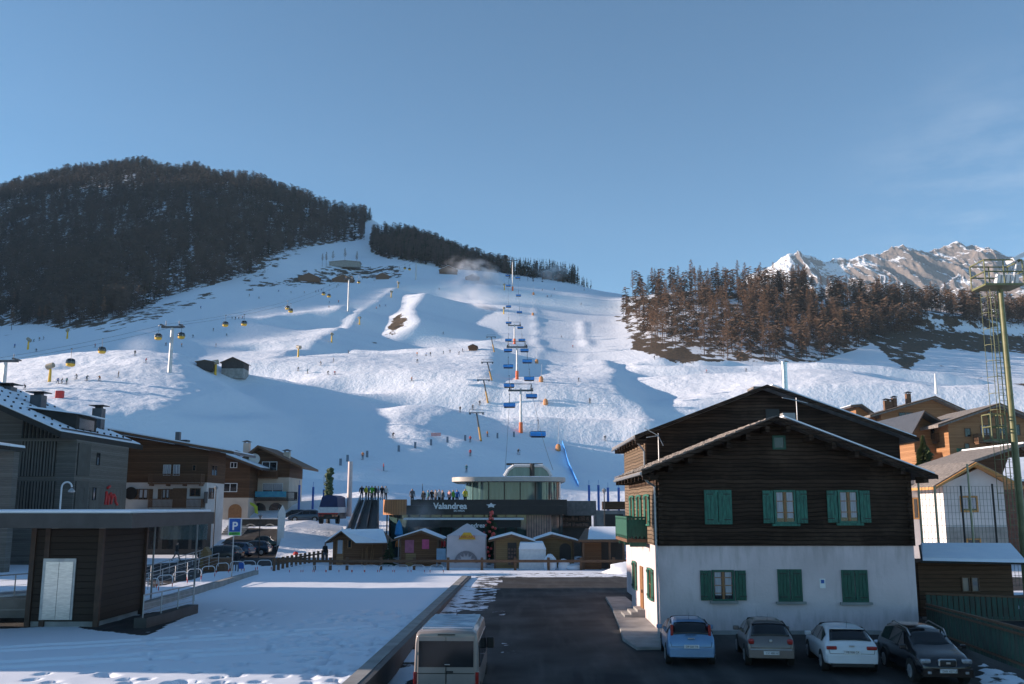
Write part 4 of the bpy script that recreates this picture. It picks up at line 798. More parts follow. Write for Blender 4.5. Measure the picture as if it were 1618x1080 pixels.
a, b_, c, d = rectpx(240, 789, 324, 802, 108); railing(c1, ('y', 108), a, b_, c, 1.0, 1.2, M_timber, slab=M_concrete)
cx1 = X(325, 108); q = MB(); q.lathe([(0.01, 0), (.7, 0), (.7, .1), (.01, .1)], (0, 0, 0), 20); o = q.build('round_sign', M_black, c1); o.matrix_parent_inverse = wm(c1).inverted(); o.rotation_euler = (math.pi/2, 0, 0); o.location = (X(205, 107.8), 107.9, Z(779, 107.8)) 
y_ = yx(336, cx1); window(c1, ('x', cx1+.04, 1), yx(337, cx1), yx(346, cx1), Z(752, 111), Z(735, 111), fm=M_timber, bar=0); window(c1, ('x', cx1, 1), yx(335, cx1), yx(343, cx1), Z(788, 111), Z(771, 111), fm=M_timber, bar=0)
q = MB(); q.box(cx1+.01, cx1+.1, yx(328, cx1), yx(333, cx1), Z(795, 110), Z(777, 110)); q.build('oval_sign', M_black, c1, bevel=.2)
q = MB(); x_ = X(285, 111, 690); q.box(x_-.25, x_+.25, 110, 110.5, Z(705, 110), Z(682, 110)); q.build('chimney', M_dmetal, c1); q = MB(); x_ = X(292, 112, 690); q.box(x_-.45, x_+.45, 111.5, 112.4, Z(712, 112), Z(698, 112)); o = q.build('chimney', mat('pale_green_pipe', (.22, .42, .36), None, 3, .5), c1); q = MB(); q.box(x_-.5, x_+.5, 111.45, 112.45, Z(698, 112)+.003, Z(695, 112)); q.build('chimney_cap', M_black, o)
q = MB(); q.box(X(205, 107), X(331, 107), 106.6, 107.997, 0, Z(812, 107)); o = q.build('shop_front', M_dconcrete, c1); q = MB()
for px in (212, 236, 260, 284, 306): q.box(X(px, 106.6), X(px+17, 106.6), 106.55, 106.597, .6, Z(822, 107))
q.build('shop_window', M_glass, o)
# chalet 2 (behind) and hotel
c2, R = chalet('chalet', 'narrow brown chalet with arched door between the white based chalet and the hotel', 340, 392, 124, 131, 710, 337, 716, 738, 786, .5, m_low=M_cream, ohp=(30, 16), barge=M_timber)
wpx(c2, 123.96, 352, 763, 375, 777, fm=M_whitem, bar=0); wpx(c2, 123.96, 364, 730, 375, 739, fm=M_whitem, bar=0)
def arch(rt, px0, px1, pyt, pyb, Y, m_, name='arched_door', ring=M_cream):
    a, b_, c, d = rectpx(px0, pyt, px1, pyb, Y); r_ = (b_-a)/2; cxx = (a+b_)/2; zc_ = d-r_*.9
    def prof(k_): return [(cxx-r_-k_, c), (cxx+r_+k_, c)]+[(cxx+(r_+k_)*math.cos(t), zc_+(r_*.9+k_)*math.sin(t)) for t in [math.pi*i/10 for i in range(11)]]
    q = MB(); q.prism(prof(.15), Y-.05, Y-.003); o = q.build(name, ring, rt); q = MB(); q.prism(prof(0), Y-.08, Y-.052); q.build('leaf' if 'door' in name else 'pane', m_, o); return o
arch(c2, 361, 382, 796, 820, 124, M_winwood)
c3, R = chalet('hotel', 'hotel with dark gable, blue banner on its balcony and arched ground floor', 392, 455, 128, 136, 703, 407, 722, 737, 754, .8, m_low=M_cream, ohp=(13, 20), barge=M_timber, snow=None, roofm=M_timber)
hxr = X(455, 128)
wpx(c3, 127.96, 414, 729, 438, 744, fm=M_whitem, mull=1, bar=0); wpx(c3, 128, 415, 763, 447, 777, fm=M_whitem, mull=1, bar=0, curt=True)
a, b_, c, d = rectpx(410, 744, 440, 754, 128); railing(c3, ('y', 127.96), a, b_, c, .9, 1.0, M_timber, brackets=False)
a, b_, c, d = rectpx(396, 776, 470, 789, 128); railing(c3, ('y', 128), a, b_, c, 1.0, 1.5, mat('dark_rail', (.04, .028, .022), None, 3, .7), brackets=False)
a, b_, c, d = rectpx(403, 776, 452, 785, 126.3); q = MB(); q.box(a, b_, 126.35, 126.42, c, d); bn = q.build('banner', mat('blue_banner', (.03, .2, .36), (.05, .3, .4), 2, .7), c3)
for px0, px1 in ((398, 420), (425, 447)): arch(c3, px0, px1, 794, 820, 128, M_glass, 'arched_window')
q = MB(); x_, z_ = at(402, 725, 127.9).x, Z(725, 127.9); q.lathe([(.55, 0), (.75, 0), (.75, .08), (.55, .08)], (0, 0, 0), 18); o = q.build('round_emblem', M_white, c3); o.matrix_parent_inverse = wm(c3).inverted(); o.rotation_euler = (math.pi/2, 0, 0); o.location = (x_, 127.9, z_)
for px, pt, Y in ((390, 697, 131), (454, 711, 132)):
    chimney(c3, X(px, Y, 710), Y, Z(728 if px > 400 else 718, Y), Z(pt+3, Y), .8, M_cream)
chimney(c2, X(373, 128, 715), 128, Z(725, 128), Z(716, 128), .9, M_dmetal)
q = MB(); a, b_ = X(380, 121), X(447, 121); q.box(a, b_, 121, 122.5, .2, Z(820, 121)); o = q.build('terrace_wall', mat('dark_stone', (.06, .058, .055), (.04, .038, .036), 3, .9, .5), c3); q = MB(); q.box(a, b_, 120.95, 122.5, Z(820, 121)+.003, Z(818.5, 121)); q.build('terrace_edge', M_whitem, o)
for px0, px1 in ((387, 404), (418, 434)): arch(c3, px0, px1, 829, 850, 121, M_glass, 'cellar_arch', M_cream)
st = MB(); p = at(345, 860, 104)
for k in range(14): st.box(X(352, 117), X(352, 117)+2.6, 112+k*.55, 112.5+k*.55, .1+k*.2, .28+k*.2) if k else st.box(X(352, 117), X(352, 117)+2.6, 112, 112.5, .0, .28)
look(st.build('stairs', M_concrete), 'dark stone steps climbing between the white based chalet and the hotel', 'stairs')
# ---------------------------------------------------------------- Valandrea
M_fas = mat('dark_cladding', (.030, .022, .020), (.020, .015, .014), 2, .5, .1); M_larch = planks('larch_battens', (.38, .16, .07), (.5, .24, .11), .28, 0, .6, .12, .4); M_tgl = mat('teal_glass', (.05, .10, .10), (.03, .06, .065), .8, .05, spec=.8); M_clearg = mat('pavilion_glass', (.10, .19, .20), (.06, .12, .135), .6, .05, spec=.8, st=(4, 4, .2)); M_slab = mat('pale_slab', (.50, .46, .42), (.4, .37, .35), 1, .5, .1)
va = thing('apres_ski_bar', 'dark clad bar building with a sign, round larch corner and roof terrace', 'bar', (0, 104, 0))
VY = 100.; fx0, fx1 = X(600, VY), X(896, VY); ft, fb = Z(789, VY), Z(813, VY)
def rrect(x0, x1, y0, y1, r, n=8, corners=(1, 1, 1, 1)):
    o = []; 
    for (cx_, cy_, a0, on) in ((x0+r, y0+r, 180, corners[0]), (x1-r, y0+r, 270, corners[1]), (x1-r, y1-r, 0, corners[2]), (x0+r, y1-r, 90, corners[3])):
        if on: o += [(cx_+r*math.cos(math.radians(a0+90*i/n)), cy_+r*math.sin(math.radians(a0+90*i/n))) for i in range(n+1)]
        else: o.append((cx_+(r if cx_ > (x0+x1)/2 else -r), cy_+(r if cy_ > (y0+y1)/2 else -r)))
    return o
q = MB(); q.prism(rrect(fx0, fx1, VY, 118, 3.2, 10, (1, 0, 0, 0)), fb, ft-.6, 'z'); q.box(fx0+3.2, fx1, VY, VY+.25, ft-.597, ft); q.build('terrace_parapet', M_fas, va, smooth=False)
q = MB(); cx_, cy_ = fx0+3.2, VY+3.2
n_ = 16; pts = [(cx_+3.24*math.cos(math.radians(172+90*i/n_)), cy_+3.24*math.sin(math.radians(172+90*i/n_))) for i in range(n_+1)]
for (a, b_), (c, d) in zip(pts, pts[1:]): q.hexa([(a, b_, fb-.02), (c, d, fb-.02), (c*.995, d+.1, fb-.02), (a*.995, b_+.1, fb-.02)], [(a, b_, ft+.02), (c, d, ft+.02), (c*.995, d+.1, ft+.02), (a*.995, b_+.1, ft+.02)])
q.build('larch_corner', M_larch, va)
q = MB(); q.prism(rrect(fx0+.5, fx1-.4, VY+1.3, 117, 2.6, 8, (1, 0, 0, 0)), -.2, fb-.003, 'z'); q.build('glazed_wall', M_tgl, va)
q = MB(); 
for px in list(range(612, 896, 17)): x_ = X(px, VY+1.2); q.box(x_-.06, x_+.06, VY+1.1, VY+1.29, 0, fb-.01)
q.build('mullion', M_black, va)
q = MB(); a, b_ = X(638, VY-1.5), X(828, VY-1.5); q.box(a, b_, VY-1.6, VY+1.25, Z(821, VY-1.5), Z(818, VY-1.5)); o = q.build('awning', M_whitem, va)
q = MB(); q.box(a+.3, b_-.3, VY-1.2, VY-1.0, Z(833, VY-1.5), Z(822, VY-1.5)); q.build('awning_sign_board', M_black, o)
vc = MB(); rs = random.Random(2)
for px in range(832, 872, 4): x_ = X(px, VY+1); q_ = rs.random(); vc.box(x_, x_+.2, VY+1.0, VY+1.08, .2, fb-.05)
vc.build('door_curtain', mat('pinkish_curtain', (.45, .30, .25), (.3, .2, .18), 2, .8), va)
textmesh('sign', 'Valandrea', M_white, (X(685, VY), VY-.08, Z(803.5, VY)), (Z(791.5, VY)-Z(803.5, VY))*1.12, va, off=.022, ext=.05)
SG = textmesh('sign', 'SKI AREA', M_white, (X(717, VY), VY-.08, Z(808, VY)), .28, va, off=.004)
textmesh('sign', 'andrea', M_white, (X(740, VY-2.7), VY-2.9, Z(833, VY-2.7)), .62, va, off=.012, ext=.03)
# glass pavilion on the terrace
px_ = thing('glass_pavilion', 'curved glass pavilion with pale flat roof standing on the dark terrace', 'pavilion', (X(803, 103), 107, ft))
gx0, gx1 = X(733, 103), X(888, 103); q = MB(); q.prism(rrect(gx0, gx1, 103, 114, 2.6, 10), ft-.59, Z(760.5, 103), 'z'); q.build('glass_wall', M_clearg, px_, smooth=True)
q = MB()
for px in (747, 772, 797, 822, 846, 868): x_ = X(px, 103); q.box(x_-.05, x_+.05, 102.93, 102.997, ft, Z(762, 103))
q.build('mullion', M_black, px_)
q = MB(); q.prism(rrect(X(711, 101), X(896, 101), 101, 116, 2.8, 12), Z(760, 101), Z(753, 101), 'z'); q.build('roof', M_slab, px_, smooth=True)
q = MB()
for px in (795, 852): x_ = X(px, 104); q.box(x_, x_+.5, 103.2, 103.4, ft, Z(762, 103))
q.build('column', M_slab, px_)
sd_ = thing('lift_station', 'lift station with a rounded glass canopy rising over the pavilion roof', 'lift station', (X(836, 118), 122, 5))
q = MB(); yy0 = 118; pr = [(797, 752), (803, 742), (812, 735.5), (858, 735.5), (866, 742), (872, 752)]; q.prism([(X(a, yy0), Z(b_, yy0)) for a, b_ in pr], yy0+.05, yy0+12); q.build('canopy_glass', M_clearg, sd_)
q = MB(); q.path([(X(a, yy0), yy0, Z(b_, yy0)) for a, b_ in pr], .22, 6); q.build('canopy_frame', M_whitem, sd_)
q = MB(); q.path([(X(800, 119), 119, Z(733, 119)), (X(858, 119), 119, Z(733, 119))], .13); x_ = X(841, yy0); q.tube((x_, yy0-.1, Z(752, yy0)), (x_, yy0-.1, Z(732, yy0)), .3, .3, 8); q.build('mast', M_black, sd_)
sw = thing('snowy_wall', 'grey stone annex with stacked crates right of the dark terrace', 'annex', (X(918, 102), 104, 0))
q = MB(); q.box(fx1+.01, X(942, 102), 102, 108, fb-.1, Z(791, 102)); q.build('stone_parapet', mat('rough_render', (.16, .15, .15), (.10, .10, .10), 3, .9, .6), sw)
q = MB(); q.box(fx1-.4, X(935, 103), 103.6, 107, 0, fb-.103); q.build('storage_wall', M_fas, sw)
M_cr = mat('crate_mix', (.22, .13, .10), (.08, .06, .055), 7, .8)
q = MB(); rs = random.Random(5)
for j in range(3):
    for i in range(9):
        x_ = X(882, 103)+i*.37+rs.uniform(-.03, .03); q.box(x_, x_+.3, 103.2, 103.55, Z(829, 103)+j*.62-.15, Z(829, 103)+j*.62+rs.uniform(.1, .3))
q.build('shelved_crates', M_cr, sw)
q = MB(); 
for j in range(4): z_ = Z(829, 103)+j*.62-.2; q.box(X(880, 103), X(934, 103), 103.1, 103.59, z_-.05, z_)
q.build('shelf', M_timber, sw)
# roadside wall, low building further right
lb_ = thing('workshop', 'low brown and grey workshop between the bar and the farmhouse', 'workshop', (X(975, 112), 114, 0))
q = MB(); q.box(X(942, 112), X(1010, 112), 112, 116, -.2, Z(806, 112)); q.build('wall', M_concrete, lb_); q = MB(); q.box(X(956, 112), X(1010, 112), 111.8, 116, Z(805, 112)+.003, Z(792, 112)); q.build('boarded_top', M_brownp, lb_)
q = MB(); q.box(X(956, 112), X(984, 112), 111.9, 111.997, .2, Z(812, 112)); q.build('garage_door', M_fas, lb_)
# escalators
es = thing('escalator', 'broad covered escalator with three dark lanes climbing from the huts to the terrace', 'escalator', (X(575, 100), 104, 0))
def lane(pb0, pb1, pt0, pt1, m_, nm, lift=0, Yb=96, Yt=112):
    zt_ = 5.9+lift; zb_ = 1.5+lift; a, b_ = X(pb0, Yb), X(pb1, Yb); c, d = X(pt0, Yt), X(pt1, Yt); q = MB(); q.hexa([(a, Yb, -.5), (b_, Yb, -.5), (d, Yt, -.5), (c, Yt, -.5)], [(a, Yb, zb_), (b_, Yb, zb_), (d, Yt, zt_), (c, Yt, zt_)]); return q.build(nm, m_, es)
lane(541, 600, 568, 598, M_concrete, 'ramp_body'); 
for k, (a, b_, c, d) in enumerate(((542, 544, 569, 570.5), (557, 559, 578, 579.5), (576, 578.5, 587, 588.5), (597, 600, 597, 598.5))): lane(a, b_, c, d, M_zinc if k in (0, 1) else M_black, 'handrail', .75)
for a, b_, c, d in ((545, 556, 571, 577), (560, 575, 580, 586), (579, 596, 589, 596)): lane(a, b_, c, d, M_black, 'tread_lane', .06)
# ---------------------------------------------------------------- market huts
M_hut = planks('hut_boards', (.13, .058, .028), (.20, .095, .046), .16, 2, .7, .08, .4); M_huty = planks('pale_hut_boards', (.22, .14, .065), (.29, .19, .095), .16, 2, .7, .08, .5)
def hut(label, px0, px1, pyr, pxr, pyel, pyer, Y, depth, m_, ohx=.5, base=0, snow=True):
    h = thing('market_hut', label, 'hut', (X((px0+px1)/2, Y), Y+depth/2, 0), 0, 'wooden market huts in front of the bar'); x0, x1 = X(px0, Y), X(px1, Y); YR = Y-.5
    xr = X(pxr, YR); zr = Z(pyr, YR); z0, z1 = Z(pyel, YR), Z(pyer, YR); xe0, xe1 = x0-ohx, x1+ohx
    f = lambda x: (z0+(zr-z0)*(x-xe0)/(xr-xe0) if x < xr else z1+(zr-z1)*(x-xe1)/(xr-xe1))-.14
    q = MB(); q.prism([(x0, -.1), (x1, -.1), (x1, f(x1)), (xr, f(xr)), (x0, f(x0))], Y, Y+depth); q.build('wall', m_, h)
    roof2(h, xe0, xr, xe1, z0, zr, z1, YR, Y+depth+.4, .1, M_timber, M_roofsnow, .14, barge=M_timber, inset=.02)
    q = MB(); 
    for x_ in (x0, x1-.12): q.box(x_-.02, x_+.14, Y-.05, Y-.003, -.1, f(x_)-.02)
    q.build('corner_board', M_timber, h); return h
h1 = thing('market_hut', 'brown hut with snowy roof and planks leaning on its side, leftmost of the market', 'hut', (X(567, 90), 92, 0), 0, 'wooden market huts in front of the bar')
x0, x1, xm = X(528, 88), X(606, 88), X(562, 88); q = MB(); q.prism([(x0, -.1), (xm, -.1), (xm, 2.25), ((x0+xm)/2, 2.75), (x0, 2.25)], 88, 88.02)
q = MB(); q.box(x0, x1, 88, 91.5, -.1, 2.2); q.build('wall', M_hut, h1)
q = MB(); q.prism([(x0-.1, 2.2), (xm+.2, 2.2), ((x0+xm)/2+.1, 2.9)], 87.9, 88.3); q.build('gable', M_hut, h1)
zr = Z(838, 88); q = MB(); q.hexa([(x0-.6, 87.2, 2.05), (xm+.3, 87.2, 2.02), (x1+.2, 87.3, 2.05), (x1+.2, 92, 2.05)], [(x0-.5, 87.3, 2.10), ((x0+xm)/2, 89.5, zr-.1), (x1-.6, 89.7, zr-.12), (x1+.1, 91.9, 2.1)])
q = MB(); A, B_, C_, D_, E_, F_ = (x0-.6, 87.2, 2.02), (xm+.25, 87.0, 1.98), ((x0+xm)/2-.1, 87.0, zr), (x1+.5, 87.2, 1.98), (x1-.25, 89.8, zr), (x1+.5, 92.3, 2.0)
q.add([A, (A[0], 92.3, 2.02), (C_[0], 92.3, zr), C_, (A[0], A[1], A[2]-.12), (A[0], 92.3, 1.9), (C_[0], 92.3, zr-.12), (C_[0], C_[1], zr-.12)], [(0, 1, 2, 3), (7, 6, 5, 4), (0, 3, 7, 4), (3, 2, 6, 7), (1, 0, 4, 5), (2, 1, 5, 6)])
q.add([B_, C_, E_, D_, (B_[0], B_[1], B_[2]-.12), (C_[0], C_[1], zr-.12), (E_[0], E_[1], zr-.12), (D_[0], D_[1], D_[2]-.12)], [(1, 0, 3, 2), (5, 6, 7, 4), (0, 1, 5, 4), (2, 3, 7, 6), (3, 0, 4, 7), (1, 2, 6, 5)])
q.add([E_, D_, F_], [(0, 1, 2)]); R = q.build('roof', M_timber, h1); q = MB(); up = lambda p, d=.13: (p[0], p[1], p[2]+d); lo = lambda p: (p[0], p[1], p[2]+.003)
for ring in ([B_, D_, E_, C_],): q.hexa([lo(p) for p in ring], [up(p) for p in ring])
ring = [A, C_, (C_[0], 92.3, zr), (A[0], 92.3, 2.02)]; q.hexa([lo(p) for p in ring], [up(p) for p in ring]); q.build('roof_snow', M_roofsnow, R)
a, b_, c, d = rectpx(532, 850, 543, 883, 88); q = MB(); q.box(a, b_, 87.93, 87.997, -.05, d); o = q.build('door', M_orangep, h1); q = MB(); q.box(a+.1, b_-.1, 87.9, 87.928, 1.0, d-.1); q.build('pane', M_curtain, o)
a, b_, c, d = rectpx(549, 852, 556, 866, 88); window(h1, ('y', 88), a, b_, c, d, fm=M_orangep, mull=0, bar=0)
q = MB(); rs = random.Random(4)
for px in (575, 580, 583, 588, 591): x_ = X(px, 87.6); q.tube((x_, 87.2, 0), (x_+rs.uniform(-.1, .1), 87.95, rs.uniform(1.4, 1.9)), .05, .05, 5)
look(q.build('leaning_planks', M_winwood), 'bundle of wooden boards leaning against the leftmost market hut', 'boards')
h2 = hut('brown market hut with two pink posters on its back wall, second from the left', 633, 694, 838, 666, 851, 852, 86, 3, M_hut)
for px0, px1, pa, pb, lb in ((640, 654, 853, 873, 'larger pink poster'), (667, 678, 852, 867, 'smaller bright pink poster')):
    a, b_, c, d = rectpx(px0, pa, px1, pb, 86); q = MB(); q.box(a, b_, 85.96, 85.997, c, d); q.build('poster', mat('pink', (.62, .10, .22) if px0 > 650 else (.42, .13, .2), None, 3, .7), h2, label=lb)
a, b_, c, d = rectpx(641, 874, 657, 886, 86); q = MB(); q.box(a, b_, 85.97, 85.997, 0, d); q.build('panel', M_huty, h2)
h3 = hut('pale yellow market hut right of the white tent, open on its right side', 781, 838, 844, 808, 853, 856, 83, 3, M_huty)
a, b_, c, d = rectpx(802, 857, 816, 884, 83); q = MB(); q.box(a, b_, 82.96, 82.997, c, d); o = q.build('opening', M_black, h3); q = MB(); rs = random.Random(6)
for k in range(5):
    for i in range(3): q.box(a+.05+i*.24, a+.22+i*.24, 82.85, 82.95, .3+k*.3, .42+k*.3+rs.random()*.1)
q.build('goods', M_cr, o)
h4 = hut('pale yellow market hut with arched opening behind snow covered bundles', 852, 906, 844, 872, 853, 855, 84.5, 3, M_huty)
arch(h4, 884, 902, 858, 884, 84.5, M_black, 'arched_opening', M_huty)
h5 = thing('market_hut', 'sunlit brown hut with snowy shed roof near the farmhouse balcony, rightmost of the market', 'hut', (X(950, 82), 84, 0), 0, 'wooden market huts in front of the bar')
x0, x1 = X(922, 82), X(985, 82); q = MB(); q.box(x0, X(949, 82), 82, 85, -.1, Z(857, 82)); q.build('wall', M_hut, h5); q = MB(); q.box(X(949, 82)+.01, x1, 82.8, 85, -.1, Z(857, 82)); q.build('open_side', M_fas, h5)
q = MB(); 
for px in (921, 962, 984): x_ = X(px, 81.6); q.box(x_-.09, x_+.09, 81.5, 81.7, -.1, Z(856, 82))
q.build('post', M_timber, h5)
q = MB(); a, b_ = X(913, 81), X(990, 81); q.hexa([(a, 81, Z(856, 81)), (b_, 81, Z(856, 81)), (b_, 86, 3.1), (a+1, 86, 3.1)], [(a, 81, Z(853, 81)), (b_, 81, Z(853, 81)), (b_, 86, 3.3), (a+1, 86, 3.3)]); R = q.build('roof', M_timber, h5); q = MB(); q.hexa([(a+.8, 81.3, Z(853, 81)+.02), (b_, 81.3, Z(853, 81)+.02), (b_, 85.9, 3.303), (a+1.3, 85.9, 3.303)], [(a+.9, 81.5, Z(853, 81)+.2), (b_, 81.5, Z(853, 81)+.2), (b_, 85.7, 3.46), (a+1.4, 85.7, 3.46)]); q.build('roof_snow', M_roofsnow, R)
# tent
M_tent = mat('tent_cloth', (.62, .54, .55), (.56, .49, .50), 1.5, .8, .2); M_tgrey = mat('tent_print', (.26, .23, .25), None, 3, .8)
tn = thing('market_tent', 'white peaked tent with yellow sign and half wheel print between the huts', 'tent', (X(738, 84), 85.8, 0)); a, b_ = X(707, 84), X(767, 84); zt_ = Z(846, 84); xm = (a+b_)/2
q = MB(); q.hexa([(a-.05, 84, 0), (b_+.05, 84, 0), (b_+.05, 87.4, 0), (a-.05, 87.4, 0)], [(a, 84, zt_), (b_, 84, zt_), (b_, 87.4, zt_), (a, 87.4, zt_)]); q.build('side_cloth', M_tent, tn)
q = MB(); pk = Z(827, 85.7); rings = [(1, 0), (.78, .18), (.5, .48), (.22, .82), (.03, 1)]; vs = []; fs = []
for s_, t in rings:
    for cx_, cy_ in ((-1, -1), (1, -1), (1, 1), (-1, 1)): vs.append((xm+cx_*(b_-a)/2*1.03*s_, 85.7+cy_*1.75*s_, zt_+.003+(pk-zt_)*t))
for k in range(4):
    for i in range(4): fs.append((k*4+i, k*4+(i+1) % 4, k*4+4+(i+1) % 4, k*4+4+i))
fs.append((16, 17, 18, 19)); q.add(vs, fs); o = q.build('peak_cloth', M_tent, tn)
q = MB(); a2, b2, c2_, d2 = rectpx(724, 841, 752, 852, 83.9); q.prism([(a2, c2_), (b2, c2_), (b2-.3, c2_+.35), ((a2+b2)/2+.3, d2), ((a2+b2)/2-.3, d2), (a2+.3, c2_+.35)], 83.86, 83.9); sg = q.build('yellow_sign', M_yellow, tn)
textmesh('sign_text', 'LIVIGNO', M_red, ((a2+b2)/2, 83.84, c2_+.1), .36, sg, ext=.005, align='CENTER')
q = MB(); xc, zc_, ro, ri = X(737, 84), Z(890, 84)+.05, .93, .42
for k in range(7):
    t0 = math.pi*(k+.18)/7; t1 = math.pi*(k+.82)/7; pts = [(xc+r_*math.cos(t), zc_+r_*math.sin(t)) for r_, t in ((ri*1.3, (t0+t1)/2-.02), (ro, t0-.1), (ro, (t0+t1)/2), (ro, t1+.1), (ri*1.3, (t0+t1)/2+.02))]; q.prism(pts, 83.93, 83.96)
for k in range(14):
    t0 = math.pi*k/14; t1 = math.pi*(k+1)/14; q.prism([(xc+r_*math.cos(t), zc_+r_*math.sin(t)) for r_, t in ((.93, t0), (1.02, t0), (1.02, t1), (.93, t1))], 83.93, 83.96)
q.build('wheel_print', M_tgrey, tn)
# snow covered stall boxes and bundles
bx = thing('covered_stall', 'snow covered stall counter between the two pale yellow huts', 'stall', (X(841, 82), 82, 0)); q = MB(); q.box(X(820, 82), X(862, 82), 82, 83.2, 0, Z(868, 82)); q.build('counter', M_whitem, bx); q = MB(); q.hexa([(X(819, 82), 81.9, Z(868, 82)+.003), (X(863, 82), 81.9, Z(868, 82)+.003), (X(862, 82), 83.3, Z(868, 82)+.003), (X(820, 82), 83.3, Z(868, 82)+.003)], [(X(822, 82), 82.0, Z(857, 82)), (X(858, 82), 82.0, Z(857, 82)), (X(858, 82), 83.2, Z(855, 82)), (X(822, 82), 83.2, Z(855, 82))]); q.build('snow_load', M_roofsnow, bx, bevel=.08)
for k, (px, py, w_, h_, lb) in enumerate(((869, 872, .55, .8, 'tall wrapped bundle with snow right of the stall counter'), (890, 880, .5, .55, 'low snow capped bundle beside the taller one'), (905, 886, .7, .3, 'small snow pile below the rightmost yellow hut'))):
    q = MB(); q.blob((X(px, 81.6), 81.6, h_*.55), (w_, w_*.8, h_), k, .12, 12, 8); look(q.build('snowy_bundle', M_snow, smooth=True), lb, 'bundle')
q = MB(); q.blob((X(1000, 76), 77, .1), (2.2, 1.3, .75), 9, .15, 14, 8); look(q.build('snow_pile', M_snow, smooth=True), 'heap of ploughed snow at the road end beside the farmhouse', 'snow pile')
# wooden fence
fc = thing('rail_fence', 'brown wooden post and rail fence running in front of the market huts', 'fence', (0, 81, 0)); q = MB(); w_ = MB()
for px in (500, 525, 551, 604, 656, 709, 762, 814, 866, 917, 968, 1010): x_ = X(px, 81); q.box(x_-.11, x_+.11, 80.9, 81.1, -.1, 1.02)
w_.box(X(440, 81), X(1012, 81), 80.84, 80.897, .62, .84); q.build('post', M_timber, fc); w_.build('rail', M_timber, fc)
f2 = thing('rail_fence', 'short brown fence curving back toward the street left of the first hut', 'fence', (X(470, 85), 85, 0)); q = MB(); w_ = MB(); last = None
for k in range(13):
    t = k/12; Y = 80+t*16; x_ = X(437+t*82, Y); q.box(x_-.1, x_+.1, Y-.1, Y+.1, -.1, 1.0); p = (x_, Y-.12, .72)
    if last: w_.tube(last, p, .09, .09, 4)
    last = p
q.build('post', M_timber, f2); w_.build('rail', M_timber, f2)
# christmas tree
def conifer_mesh(h, r, seed, n=420, lo=.06, leafw=.10, droop=.25, trunk_r=.02):
    rs = random.Random(seed); q = MB()
    for k in range(n):
        t = lo+(1-lo)*(1-(1-rs.random())**1.35)*.999; z = t*h; R = r*(1-t)**.85*(1+.25*math.sin(t*34+seed))*rs.uniform(.65, 1.1)+.02*h*(1-t); a = rs.uniform(0, 6.283); dx, dy = math.cos(a), math.sin(a)
        z1 = z-R*droop*rs.uniform(.5, 1.3); w_ = leafw*h*rs.uniform(.25, .5)*(1-t*.5)
        q.add([(0, 0, z), (dx*R*.6-dy*w_, dy*R*.6+dx*w_, (z+z1)/2+.02*h), (dx*R, dy*R, z1), (dx*R*.6+dy*w_, dy*R*.6-dx*w_, (z+z1)/2-.015*h)], [(0, 1, 2, 3)])
    return q
M_fir = mat('fir_needles', (.022, .055, .025), (.045, .075, .03), 2.5, .8); M_bark = mat('bark', (.10, .06, .04), (.06, .04, .03), 4, .9)
xt = thing('christmas_tree', 'decorated christmas tree with red baubles in front of the dark bar', 'christmas tree', (X(776, 91), 91, 0)); hh_ = Z(794, 91)
cq = conifer_mesh(hh_-.6, 1.35, 3, 900, .08, .05); cq.v = [(x+xt.location.x, y+91, z+.1) for x, y, z in cq.v]; cq.build('crown', M_fir, xt); q = MB(); q.tube((xt.location.x, 91, 0), (xt.location.x, 91, hh_-.5), .12, .02, 6); q.build('trunk', M_bark, xt)
q = MB(); rs = random.Random(11)
for k in range(46):
    t = rs.uniform(.1, .95); R = 1.32*(1-t)**.85; a = rs.uniform(3.3, 6.1); q.blob((xt.location.x+R*math.cos(a), 91+R*math.sin(a), .1+t*(hh_-.7)), (.13, .13, .13), k, 0, 8, 5)
q.build('baubles', mat('bauble_red', (.65, .05, .04), (.55, .12, .1), 3, .3), xt)
q = MB(); q.prism([(xt.location.x+(.26 if i % 2 else .5)*math.sin(math.pi*i/5), hh_-.25+(.26 if i % 2 else .5)*math.cos(math.pi*i/5)*(.5 if i % 2 else .5)) for i in range(10)], 90.95, 91.05); q.build('star', M_whitem, xt)
# parking sign
ps = thing('parking_sign', 'blue parking sign with a white P over a green strip on a grey pole', 'road sign', (X(371, 70), 70, 0)); a, b_, c, d = rectpx(361, 818, 382, 846, 70)
q = MB(); q.box(a, b_, 69.95, 70, c, d); o = q.build('panel', M_whitem, ps); q = MB(); q.box(a+.08, b_-.08, 69.93, 69.948, c+.28, d-.06); q.build('blue_face', M_blue, o); q = MB(); q.box(a+.08, b_-.08, 69.93, 69.948, c+.04, c+.25); q.build('green_face', mat('sign_green', (.1, .55, .08), None, 3, .5), o)
textmesh('letter', 'P', M_white, ((a+b_)/2, 69.92, c+.42), .8, o, ext=.004, off=.02, align='CENTER'); textmesh('small_text', 'LIBERO', M_black, ((a+b_)/2, 69.92, c+.08), .2, o, ext=.004, align='CENTER')
q = MB(); q.tube((X(371, 70), 70.05, 0), (X(371, 70), 70.05, c), .045, .045, 8); q.build('pole', M_zinc, ps)
